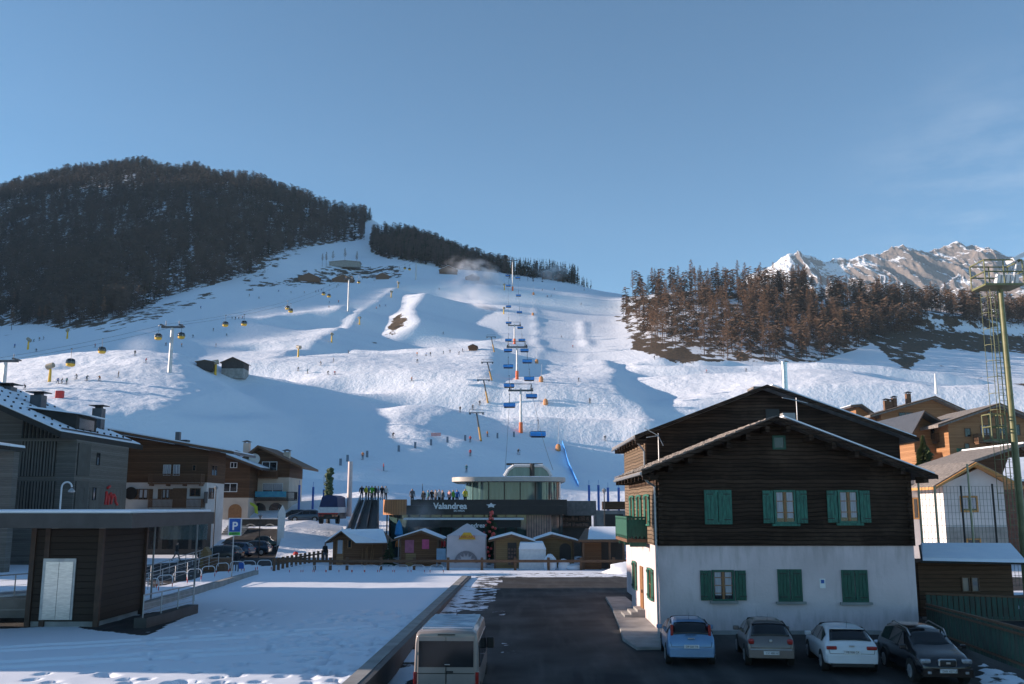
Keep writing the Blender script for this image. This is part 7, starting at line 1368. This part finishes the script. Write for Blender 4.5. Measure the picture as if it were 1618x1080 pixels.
vb('door_seam', -.008, .008, -.036, -.029, .55, 1.29, M_black); vb('trim_line', -.88, .88, -.038, -.028, 1.10, 1.125, M_black); vb('door_handle', -.0, .22, -.055, -.03, 1.13, 1.19, M_black); vb('brake_light', -.27, .27, -.04, .1, 2.235, 2.27, M_black); vb('wiper', -.05, .12, -.06, -.04, 1.36, 1.39, M_steel)
for sg in (-1, 1): vb('tail_light', min(sg*.90, sg*1.0), max(sg*.90, sg*1.0), -.02, .16, .68, 1.15, M_tail); vb('door_hinge', min(sg*.88, sg*.94), max(sg*.88, sg*.94), -.04, .02, 1.66, 1.74, M_pv)
vb('rear_bumper', -.98, .98, -.10, .1, .34, .54, M_pv, bev=.04)
q = MB()
for k in range(8): q.box(-.80, .80, .35+k*.5-cy_, .70+k*.5-cy_, 2.36, 2.415)
q.build('roof_ribs', M_frost, van, world=False, bevel=.012)
for sg in (-1, 1):
    for t0, t1 in ((.35, 1.7), (1.8, 3.1), (3.3, 4.35)):
        q = MB(); V_ = [(sg*1.008, t0-cy_, 1.25), (sg*1.008, t1-cy_, 1.25), (sg*.965, t1-cy_, 1.98), (sg*.965, t0-cy_, 1.98)]; q.add(V_, [(0, 1, 2, 3)]); o = q.build('side_window', M_cglass, van, world=False); m = o.modifiers.new('t', 'SOLIDIFY'); m.thickness = .03; m.offset = 0
    q = MB(); q.box(sg*1.02, sg*1.28, 4.35-cy_, 4.47-cy_, 1.25, 1.62); q.build('mirror', M_black, van, world=False, bevel=.04)
    for wy in (1.1, 4.75): q = MB(); q.tube((sg*.78, wy-cy_, .35), (sg*1.012, wy-cy_, .35), .35, .35, 22); q.build('wheel', M_rubber, van, world=False)
q = MB(); q.tube((-.0, 3.9-cy_, 2.4), (-.0, 3.75-cy_, 2.6), .012, .008, 5); q.build('aerial', M_black, van, world=False)
# far vehicles
pk_ = st_hatch(4.6, 1.8, 1.75, .3, 1.05, .9)
pk_ = [(0, .5, .85, .80, .87, .7), (.05, .45, 1.0, .86, 1.02, .76), (1.5, .4, 1.02, .88, 1.04, .78), (1.75, .4, 1.02, .88, 1.72, .66), (3.0, .4, 1.02, .88, 1.76, .66), (3.6, .4, 1.0, .88, 1.05, .76), (4.6, .45, .92, .84, .95, .72), (4.75, .55, .7, .76, .72, .62)]
car('pickup', 'dark green pickup parked before the dark terrace wall of the hotel', pk_, (2, 3, .1, .9, .9), (4, 5, .05, .9, .9), [(1.9, 2.4, .85, .85), (2.45, 2.95, .85, .85)], paint_mat('dark_green_paint_car', (.02, .045, .035), .2, .3), (X(420, 112), 112, .15), math.radians(97), [('cargo_cover', -.7, .7, .1, 1.4, 1.05, 1.09, M_rubber)], None, wheel_r=.38, mirror=None, group='cars by the hotel', cat='pickup', wt=(.95, 3.7))
for k, (px, Y, rz, col, lb) in enumerate(((372, 100, 80, (.03, .06, .12), 'dark blue car parked below the stairs of the hotel'), (352, 92, 75, (.02, .022, .026), 'black car with snow on its roof behind the parking sign'), (482, 122, 95, (.04, .07, .11), 'blue grey car parked on the snowy bank right of the hotel'), (466, 125, 85, (.05, .05, .055), 'dark grey car on the bank just beside the hotel porch'), (400, 104, 88, (.01, .03, .06), 'dark car in front of the pickup'))):
    z_ = 3.3 if Y > 115 else .1; car('parked_car', lb, st_hatch(4.2, 1.75, 1.5), (2, 3, .1, .9, .9), (6, 7, .05, .9, .9), SW, paint_mat('far_paint', col), (X(px, Y), Y, z_), math.radians(rz), [('tail_light', .5, .8, 0, .1, .75, .9, M_tail, dict(both=True))], None, mirror=None, group='cars by the hotel')
q = MB(); q.hexa([(X(440, 116), 116, -1), (X(545, 116), 116, -1), (X(545, 127), 127, -1), (X(440, 127), 127, -1)], [(X(452, 117), 117, 2.9), (X(540, 117), 117, 1.9), (X(545, 127), 127, 4.4), (X(440, 127), 127, 4.2)]); 
look(q.build('snow_bank', M_snow), None, None, kind='structure')
q = MB(); a, b_ = X(452, 104), X(548, 104); q.hexa([(a-1, 100, -.3), (b_+.5, 100, -.3), (X(545, 117), 117, -.3), (X(450, 117), 117, -.3)], [(a, 100.2, .0), (b_, 100.2, .0), (X(545, 117), 117, 2.1), (X(452, 117), 117, 2.9)]); look(q.build('snowy_ramp', M_terr), None, None, kind='structure')
tr = thing('truck', 'big truck with blue tarpaulin and red tail lights climbing the snowy ramp', 'truck', (X(519, 113), 113, 2)); a, b_ = X(503, 113), X(535, 113); zt0 = Z(824, 113)+.3
q = MB(); q.box(a+.1, b_-.1, 113, 119, zt0, Z(810, 113)); q.build('chassis', M_fas, tr); q = MB(); q.box(a, b_, 112.9, 119, Z(810, 113)+.003, Z(801, 113)); q.build('tail_board', M_whitem, tr); q = MB(); q.box(a, b_, 112.85, 112.897, Z(812, 113), Z(810, 113)); q.build('red_strip', M_red, tr)
q = MB(); q.prism([(a+.1, Z(801, 113)+.003), (b_-.1, Z(801, 113)+.003), (b_-.2, Z(785, 113)), (b_-.7, Z(782, 113)), (a+.8, Z(782, 113)), (a+.4, Z(785, 113))], 113, 118.5); q.build('tarpaulin', mat('navy_tarp', (.01, .03, .12), (.008, .02, .08), 2, .6), tr)
for px in (503, 508, 525, 530): x_ = X(px, 112.8); q = MB(); q.box(x_, x_+.28, 112.8, 112.99, Z(816, 113), Z(813, 113)); q.build('tail_light', M_tail, tr)
for px in (504, 530): x_ = X(px, 113); q = MB(); q.tube((x_, 113.6, zt0-.05), (x_+.4, 113.6, zt0-.05), .5, .5, 14); q.build('wheel', M_rubber, tr)
mt = thing('aerial_platform', 'mast with work basket and dark decorated figure rising behind the truck', 'aerial platform', (X(519, 121), 121, 3)); x_ = X(519, 121); q = MB(); q.tube((x_, 121, 2), (x_, 121, Z(742, 121)), .28, .2, 8); q.build('boom', M_black, mt); q = MB(); rs = random.Random(9)
for k in range(22): z_ = Z(785, 121)+(Z(740, 121)-Z(785, 121))*k/22; q.blob((x_+rs.uniform(-.25, .25), 121, z_), (.4, .4, .3), k, .3, 7, 5)
q.build('garland', M_fir, mt); q = MB(); a, b_ = X(511, 121), X(517, 121); q.path([(a, 120.8, Z(762, 121)), (b_, 120.8, Z(762, 121)), (b_, 120.8, Z(751, 121)), (a, 120.8, Z(751, 121)), (a, 120.8, Z(762, 121))], .05, 4); q.box(a, b_, 120.5, 121.3, Z(762, 121)-.1, Z(762, 121)); q.build('basket', M_zinc, mt)
# ---------------------------------------------------------------- people
def skinbody(name, joints, edges, mats, zcut):
    """one continuous body grown over a skeleton; mats: pants, jacket, skin, hat by height"""
    me = bpy.data.meshes.new(name); me.from_pydata([j[0] for j in joints], edges, []); o = bpy.data.objects.new(name, me); C.objects.link(o)
    m = o.modifiers.new('skin', 'SKIN'); 
    for i, j in enumerate(joints): me.skin_vertices[0].data[i].radius = (j[1], j[1]*(j[2] if len(j) > 2 else 1)); me.skin_vertices[0].data[i].use_root = (i == 0)
    s = o.modifiers.new('sub', 'SUBSURF'); s.levels = 1; s.render_levels = 1; bpy.context.view_layer.update(); dg = bpy.context.evaluated_depsgraph_get(); m2 = bpy.data.meshes.new_from_object(o.evaluated_get(dg)); bpy.data.objects.remove(o)
    m2.materials.clear()
    for k in mats: m2.materials.append(k)
    for p in m2.polygons:
        p.use_smooth = True; c = p.center; p.material_index = 3 if c.z > zcut[2] else (2 if (c.z > zcut[1] or (c.z < zcut[0] and abs(c.x) > .26)) else (1 if c.z > zcut[0] else 0))
    return m2
def pose(kind):
    if kind == 'stand': J = [((0, 0, .95), .15, .75), ((0, 0, 1.18), .15, .7), ((0, 0, 1.40), .17, .7), ((0, 0, 1.50), .065), ((0, 0, 1.60), .10), ((0, 0, 1.70), .095), ((.10, 0, .88), .10), ((.11, .0, .50), .07), ((.12, 0, .10), .055), ((.12, -.14, .05), .05), ((-.10, 0, .88), .10), ((-.11, 0, .50), .07), ((-.12, 0, .10), .055), ((-.12, -.14, .05), .05), ((.20, 0, 1.42), .075), ((.27, .02, 1.14), .055), ((.27, -.08, .92), .045), ((.27, -.12, .85), .04), ((-.20, 0, 1.42), .075), ((-.27, .02, 1.14), .055), ((-.27, -.08, .92), .045), ((-.27, -.12, .85), .04)]; cut = (.93, 1.50, 1.66)
    elif kind == 'walk': J = [((0, 0, .93), .15, .75), ((0, -.02, 1.16), .15, .7), ((0, -.04, 1.38), .17, .7), ((0, -.06, 1.48), .065), ((0, -.08, 1.58), .10), ((0, -.08, 1.68), .095), ((.10, 0, .86), .10), ((.11, -.2, .50), .07), ((.12, -.32, .11), .055), ((.12, -.46, .08), .05), ((-.10, 0, .86), .10), ((-.11, .1, .50), .07), ((-.12, .36, .16), .055), ((-.12, .28, .05), .05), ((.20, -.03, 1.40), .075), ((.25, .15, 1.16), .055), ((.24, .12, .93), .045), ((.24, .08, .86), .04), ((-.20, -.03, 1.40), .075), ((-.25, -.16, 1.16), .055), ((-.24, -.32, .98), .045), ((-.24, -.36, .93), .04)]; cut = (.90, 1.48, 1.64)
    else: J = [((0, .12, .78), .15, .8), ((0, .0, .98), .15, .75), ((0, -.14, 1.18), .17, .75), ((0, -.2, 1.27), .065), ((0, -.26, 1.37), .105), ((0, -.27, 1.46), .10), ((.13, .08, .72), .10), ((.17, -.16, .45), .075), ((.18, .0, .14), .065), ((.18, -.14, .08), .055), ((-.13, .08, .72), .10), ((-.17, -.16, .45), .075), ((-.18, 0, .14), .065), ((-.18, -.14, .08), .055), ((.20, -.14, 1.18), .075), ((.38, -.12, .98), .055), ((.46, -.34, .92), .045), ((.46, -.40, .92), .04), ((-.20, -.14, 1.18), .075), ((-.38, -.12, .98), .055), ((-.46, -.34, .92), .045), ((-.46, -.40, .92), .04)]; cut = (.80, 1.27, 1.40)
    E_ = [(0, 1), (1, 2), (2, 3), (3, 4), (4, 5), (0, 6), (6, 7), (7, 8), (8, 9), (0, 10), (10, 11), (11, 12), (12, 13), (2, 14), (14, 15), (15, 16), (16, 17), (2, 18), (18, 19), (19, 20), (20, 21)]; return J, E_, cut
M_skin = mat('skin', (.5, .3, .22), None, 3, .6); COL = {'dark': (.015, .017, .022), 'red': (.55, .03, .03), 'blue': (.02, .12, .42), 'green': (.10, .38, .04), 'yellow': (.65, .55, .05), 'white': (.65, .66, .7), 'grey': (.12, .13, .15), 'orange': (.65, .2, .04), 'pink': (.55, .3, .3), 'teal': (.03, .15, .17)}
CM = {k: mat('cloth_'+k, v, None, 3, .8) for k, v in COL.items()}; PROTO = {}
def person(kind, col, loc, rz, label, group, skis=None, scale=1):
    if skis is None: skis = kind == 'ski'
    key = (kind, col, skis)
    if key in PROTO: return dup(PROTO[key], loc, rz, label, scale, group)
    J, E_, cut = pose(kind); me = skinbody('body', J, E_, [CM['dark' if col != 'dark' else 'grey'], CM[col], M_skin, CM['dark' if col in ('red', 'white') else 'grey']], cut)
    t = thing('person', label, 'person', loc, rz, group); t.scale = (scale,)*3; b = bpy.data.objects.new('body', me); C.objects.link(b); b.parent = t
    if skis:
        for sg in (-1, 1):
            x_ = .18*sg if kind == 'ski' else .12*sg; q = MB(); q.box(x_-.045, x_+.045, -.85, .75, 0, .03); q.build('ski', M_black, t, world=False); hx = (.46, -.4, .92) if kind == 'ski' else (.27, -.12, .87); q = MB(); q.tube((hx[0]*sg, hx[1], hx[2]+.06), ((hx[0]+.1)*sg, hx[1]+(.45 if kind == 'ski' else -.1), .02), .012, .01, 4); q.build('ski_pole', M_black, t, world=False)
    PROTO[key] = t; return t
G1 = 'skiers on the slopes'
named = [(621, 692, 'ski', 'dark', 'black clad skier in a wide turn on the shaded lower slope', .7), (606, 744, 'stand', 'red', 'skier in a red jacket and black trousers standing with arms out on the lower slope', 1.6), (743, 721, 'stand', 'red', 'red clad figure riding the drag lift track, middle of three', 0), (737, 746, 'stand', 'teal', 'dark teal clad figure nearest the station on the drag lift track', 0), (743, 699, 'stand', 'red', 'small red clad figure, highest of three on the drag lift track', 0), (819, 718, 'ski', 'dark', 'small skier low on the steep ramp above the station', .4), (956, 697, 'ski', 'dark', 'skier with poles spread at the lower edge of the sunny field near the farmhouse eave', .2), (932, 637, 'stand', 'grey', 'figure standing in the middle of the sunny field', 0), (914, 603, 'ski', 'dark', 'skier high in the sunny field left of its ragged edge', 1), (887, 533, 'ski', 'white', 'skier throwing up snow on the upper right piste', .5), (905, 549, 'ski', 'red', 'skier just below the spray on the right piste', .3), (650, 602, 'ski', 'orange', 'skier in brown orange on the mogul field', 1.2), (758, 641, 'stand', 'dark', 'figure standing left of the drag lift mast', 0), (727, 651, 'stand', 'dark', 'figure on the snow road left of the drag lift', 0), (747, 648, 'stand', 'grey', 'small figure under the drag lift mast head', 0), (573, 726, 'stand', 'orange', 'figure among the markers on the curved snow edge', 0)]
for px, py, kd, col, lb, rz in named: b_ = hit(px, py, 130); person(kd, col, (b_.x, b_.y, b_.z), rz, lb, G1, skis=True)
tiny = [(23, 549), (47, 541), (53, 540), (62, 538), (69, 536), (57, 556), (150, 549), (137, 601), (157, 602), (187, 596), (91, 606), (97, 606), (105, 607), (39, 616), (121, 599), (213, 562), (230, 573), (262, 546), (287, 548), (305, 533), (317, 487), (341, 548), (358, 531), (367, 504), (372, 505), (377, 504), (383, 503), (337, 523), (481, 463), (499, 462), (503, 461), (508, 459), (521, 452), (532, 454), (534, 451), (520, 479), (535, 478), (520, 486), (595, 488), (600, 485), (609, 484), (471, 586), (486, 590), (507, 577), (518, 592), (527, 572), (529, 592), (551, 558), (659, 562), (659, 573), (673, 562), (680, 562), (701, 559), (711, 557), (731, 556), (857, 459), (865, 470), (871, 469), (876, 458), (918, 482), (923, 459), (694, 458), (577, 424), (585, 424), (612, 425), (620, 424), (631, 424), (573, 441), (580, 440), (588, 439), (440, 461), (460, 463), (394, 468), (409, 472), (700, 528), (1034, 568), (1117, 589), (1179, 587), (770, 690), (725, 560)]
cols = ['dark', 'dark', 'grey', 'blue', 'dark', 'red', 'dark', 'teal', 'dark', 'orange']
reg = lambda px, py: ('under the forest on the far left slope' if px < 200 and py < 570 else 'on the sunlit snow above the grey lodge' if px < 240 else 'on the wide upper left piste' if px < 430 and py < 560 else 'on the upper piste near the dark huts' if px < 640 and py < 500 else 'on the sunny snow below the piste edge' if px < 580 else 'along the cross path above the mogul field' if px < 760 and py > 520 else 'on the bright snow near the right hill wood' if px > 1000 else 'near the ridge above the chairlift')
for k, (px, py) in enumerate(tiny):
    b_ = hit(px, py, 150); col = cols[(k*7+3) % 10]; kd = 'ski' if k % 3 else 'stand'; person(kd, col, (b_.x, b_.y, b_.z), k*1.3, 'tiny far skier in %s %s' % ({'dark': 'black', 'grey': 'grey', 'blue': 'blue', 'red': 'red', 'teal': 'dark teal', 'orange': 'orange'}[col], reg(px, py)), 'far skiers '+reg(px, py), skis=True)
tf = ft-.6; TG = 'guests on the roof terrace'
for px, col, lb, Y in ((669, 'dark', 'guest in black, leftmost on the terrace beside the mast', 101.2), (682, 'dark', 'guest in a dark jacket left of the pale group on the terrace', 101.4), (688, 'grey', 'guest in grey leaning over the terrace edge, right of the dark one', 101.0), (694, 'white', 'guest in a pale jacket at the middle of the terrace', 101.3), (699, 'grey', 'guest in grey right of the pale jacket on the terrace', 101.6), (710, 'pink', 'guest in a pink jacket on the terrace', 101.1), (716, 'green', 'guest in a bright green jacket on the terrace', 101.2), (722, 'blue', 'guest in a blue jacket just left of the pavilion glass', 101.5), (735, 'yellow', 'guest in a yellow jacket before the pavilion glass', 101.4), (651, 'grey', 'lone grey clad guest on the left of the terrace', 103), (676, 'teal', 'guest in teal between the two dark ones on the terrace', 102)):
    person('stand', col, (X(px, Y), Y, tf), px*.3, lb, TG, skis=False, scale=.9+(px*37 % 17)/100)
for k, (px, col, lb) in enumerate(((571, 'dark', 'person at the left handrail on top of the escalator'), (578, 'yellow', 'person in a yellowish jacket at the escalator top'), (582, 'blue', 'person in blue at the escalator top'), (587, 'green', 'person in green at the escalator top'), (592, 'dark', 'person in black stepping off the escalator'), (597, 'grey', 'person in grey right of the pale column'), (603, 'dark', 'person in black by the round larch corner on the terrace level'), (609, 'white', 'person in white by the round larch corner'))):
    Y = 112.2+(k % 3)*.5; x_ = X(px, Y); person('stand', col, (x_, Y, max(5.9, float(H(x_, Y))) if px < 600 else 5.9), k, lb, 'people at the escalator top', skis=False)
for k, (px, col, lb) in enumerate(((631, 'orange', 'person in orange before the bar, left of the second hut roof'), (638, 'grey', 'person in grey before the bar by the blue umbrella'), (643, 'green', 'person in green before the bar entrance'), (650, 'yellow', 'person in yellow before the bar entrance'), (658, 'dark', 'person in black under the white awning'), (697, 'red', 'person in bright red under the bar sign'), (703, 'red', 'second person in red, right of the first, under the bar sign'), (709, 'dark', 'person in black between the red pair and the tent'), (690, 'grey', 'person in grey left of the red pair'), (792, 'white', 'person in white right of the christmas tree'), (820, 'dark', 'person in black at the curtained glass of the bar'))):
    Y = 96.5; person('stand', col, (X(px, Y), Y, .35), k*.8, lb, 'visitors in front of the bar', skis=False)
person('walk', 'dark', (X(283, 88), 88, .3), 1.4, 'person in black with pale hat walking past the bank behind the kiosk', None, skis=False)
person('walk', 'dark', (X(379, 78), 78, .05), .2, 'person in a long black coat carrying a blue bag near the parking sign', None, skis=False)
person('stand', 'dark', (X(516, 92), 92, .05), .9, 'person in dark clothes standing left of the leftmost market hut', None, skis=False)
person('stand', 'dark', (X(205, 84), 84, .3), .9, 'dark clad person in the shade right behind the kiosk', None, skis=False)
q = MB(); x_ = X(386, 77.8); q.box(x_-.2, x_+.2, 77.7, 77.9, .3, .8); look(q.build('bag', M_blue, bevel=.05), 'blue shopping bag beside the person in the long black coat', 'bag')
# ---------------------------------------------------------------- small things by the street
q = MB(); q.prism([(X(321, 84), 0), (X(333, 84), 0), (X(333, 84), 1.3), (X(327, 84), 1.75), (X(321, 84), 1.3)], 84, 85); look(q.build('litter_house', M_huty), 'small pale gabled box in a sun patch left of the parking sign', 'bin house')
q = MB(); a, b_ = X(328, 80), X(372, 80); q.lathe([(1.2, 0), (1.25, 1.0), (1.2, 1.05)], ((a+b_)/2, 80, 0), 20, sx=1.0, sy=.8); look(q.build('planter', M_timber), 'round dark wooden enclosure under the parking sign', 'planter')
q = MB(); q.blob((0, 0, 0), (.28, .28, .25), 3, .1); q.v = [(x+X(470, 102), y+102, z+.3) for x, y, z in q.v]; look(q.build('barrel', M_red), 'small red barrel at the street edge below the snowy ramp', 'barrel')
fg = thing('banner_flag', 'tall pale feather flag standing by the hotel terrace wall', 'flag', (X(445, 110), 110, 0)); q = MB(); x_ = X(445, 110); q.prism([(x_-.35, .8), (x_+.35, 1.0), (x_+.5, 4.6), (x_+.1, 5.4), (x_-.35, 4.6)], 110, 110.04); q.build('cloth', M_white, fg); q = MB(); q.tube((x_-.38, 110.02, 0), (x_-.36, 110.02, 5), .04, .02, 5); q.build('pole', M_zinc, fg)
fg = thing('banner_flag', 'yellow green curved flag before the arched windows of the hotel', 'flag', (X(405, 120), 119, 2)); q = MB(); x_ = X(403, 119); q.prism([(x_, Z(810, 119)), (x_+.4, Z(812, 119)), (x_+.3, Z(800, 119)), (x_-.2, Z(795, 119)), (x_-.7, Z(793, 119)), (x_-.6, Z(797, 119)), (x_-.1, Z(801, 119))], 119, 119.05); q.build('cloth', mat('lime', (.35, .5, .05), None, 3, .7), fg)
q = MB(); x_, y_ = X(667, 99.5), 99.5; q.tube((x_, y_, ft-.2), (x_, y_, Z(764, 99.5)), .06, .03, 5); q.tube((x_-.6, y_, ft+.0), (x_+.5, y_, ft+.1), .03, .03, 4); look(q.build('flagpole', M_black), 'thin dark mast with a pale cross arm on the terrace parapet', 'mast')
t = thing('small_fir', 'small dark fir with snow around its foot between the two leftmost market huts', 'fir', (X(617, 87), 87, 0)); conifer_mesh(2.4, .9, 31, 300, .05, .07).build('crown', M_fir, t, world=False); q = MB(); q.tube((0, 0, 0), (0, 0, 2), .05, .02, 5); q.build('trunk', M_bark, t, world=False)
q = MB(); x_ = X(698, 84.5); q.box(x_-.4, x_+.4, 84.5, 84.56, .5, 1.6); q.box(x_-.4, x_-.34, 84.56, 84.7, 0, 1.4); q.box(x_+.34, x_+.4, 84.56, 84.7, 0, 1.4); look(q.build('menu_board', mat('pale_blue_board', (.25, .38, .5), None, 3, .6)), 'pale blue board standing between the second hut and the white tent', 'board')
um = thing('parasol', 'closed bright blue parasol before the round corner of the bar', 'parasol', (X(631, 96), 96, 0)); q = MB(); q.lathe([(.1, 2.2), (.42, 2.5), (.3, 3.4), (.04, 3.9)], (X(631, 96), 96, 0), 8); q.build('cloth', mat('bright_blue', (.02, .25, .55), None, 3, .6), um); q = MB(); q.tube((X(631, 96), 96, 0), (X(631, 96), 96, 2.2), .04, .04, 5); q.build('pole', M_zinc, um)
# ---------------------------------------------------------------- unseen blocks added beyond the left edge to shade the deck and road
def shade_house(name, label, x0, x1, y0, y1, h, rh):
    t = thing(name, label, 'house', ((x0+x1)/2, (y0+y1)/2, 0)); q = MB(); q.box(x0, x1, y0, y1, -1, h); q.build('wall', M_stucco, t); roof2(t, x0-.8, (x0+x1)/2, x1+.8, h, h+rh, h, y0-.8, y1+.8, .3, M_timber, M_roofsnow)
shade_house('shade_block', 'tall unseen plastered block added beyond the left edge to shade the deck', -43, -36.5, 33.7, 44.2, 15, 2.2)
shade_house('shade_block', 'lower unseen plastered block added beyond the left edge for its shade', -43, -36.5, 46, 55, 9.6, 1.6)
shade_house('shade_block', 'unseen plastered block added further up beyond the left edge for its shade', -70.5, -64, 54.6, 67.4, 17, 3)
shade_house('shade_block', 'last unseen plastered block added behind the annexe to shade the deck', -82, -75, 73.6, 94, 15, 3)
# ---------------------------------------------------------------- snow mist from the guns
def mist(label, c, r, dens, rot, ns):
    q = MB(); q.blob((0, 0, 0), (1, 1, 1), 1, 0, 20, 12); o = q.build('snow_mist', [], None); o.data.materials.clear(); m = bpy.data.materials.new('mist'); m.use_nodes = True; n = m.node_tree.nodes; l = m.node_tree.links; n.remove(n['Principled BSDF']); out = n['Material Output']; v = n.new('ShaderNodeVolumePrincipled'); v.inputs['Color'].default_value = (.95, .96, 1, 1); v.inputs['Anisotropy'].default_value = .1
    tc = n.new('ShaderNodeTexCoord'); ln = n.new('ShaderNodeVectorMath'); ln.operation = 'LENGTH'; l.new(tc.outputs['Object'], ln.inputs[0]); f = n.new('ShaderNodeMapRange'); l.new(ln.outputs['Value'], f.inputs[0]); f.inputs[1].default_value = 1; f.inputs[2].default_value = .1
    no = n.new('ShaderNodeTexNoise'); no.inputs['Scale'].default_value = ns; no.inputs['Detail'].default_value = 4; l.new(tc.outputs['Object'], no.inputs['Vector']); g = n.new('ShaderNodeMapRange'); l.new(no.outputs[0], g.inputs[0]); g.inputs[1].default_value = .42; g.inputs[2].default_value = .7
    mu = n.new('ShaderNodeMath'); mu.operation = 'MULTIPLY'; l.new(f.outputs[0], mu.inputs[0]); l.new(g.outputs[0], mu.inputs[1]); m3 = n.new('ShaderNodeMath'); m3.operation = 'MULTIPLY'; l.new(mu.outputs[0], m3.inputs[0]); m3.inputs[1].default_value = dens*4; l.new(m3.outputs[0], v.inputs['Density']); l.new(v.outputs[0], out.inputs['Volume'])
    o.data.materials.append(m); o.location = c; o.scale = r; o.rotation_euler = (0, rot, 0); look(o, label, 'mist', None, 'stuff')
for px, py, rx_, rz_, rot, d_, lb, back in ((764, 438, 22, 13, .45, .17, 'plume of artificial snow blown left from the gun beside the top pylon', -6), (742, 468, 26, 16, .1, .05, 'thin cloud of drifting snow left of the chairlift', -8), (770, 486, 14, 4, .35, .3, 'plume of artificial snow from the lower gun', -5), (872, 428, 15, 9, 0, .05, 'faint snow haze on the ridge right of the chairlift', 0), (725, 425, 14, 11, 0, .03, 'faint snow haze before the ridge forest', -5)):
    b_ = hit(px, py if py > 445 else 447, 300); Y = b_.y+back; p = at(px, py, Y); mist(lb, (p.x, p.y, p.z), (rx_, 7, rz_), d_, rot, 2.2)
p = at(660, 815, 94); mist('faint grey smoke drifting before the dark bar front', (p.x, 96, p.z), (2.6, 1.2, 2.2), .12, 0, 1.6)

# ---------------------------------------------------------------- the air of the valley
m = bpy.data.materials.new('haze_air'); m.use_nodes = True; n = m.node_tree.nodes; n.remove(n['Principled BSDF']); v = n.new('ShaderNodeVolumePrincipled'); v.inputs['Color'].default_value = (.62, .82, 1, 1); v.inputs['Density'].default_value = .00004; v.inputs['Anisotropy'].default_value = .0; m.node_tree.links.new(v.outputs[0], n['Material Output'].inputs['Volume'])
q = MB(); q.box(-2700, 2700, -410, 6400, -7, 1260); look(q.build('haze', m), None, None, kind='stuff')
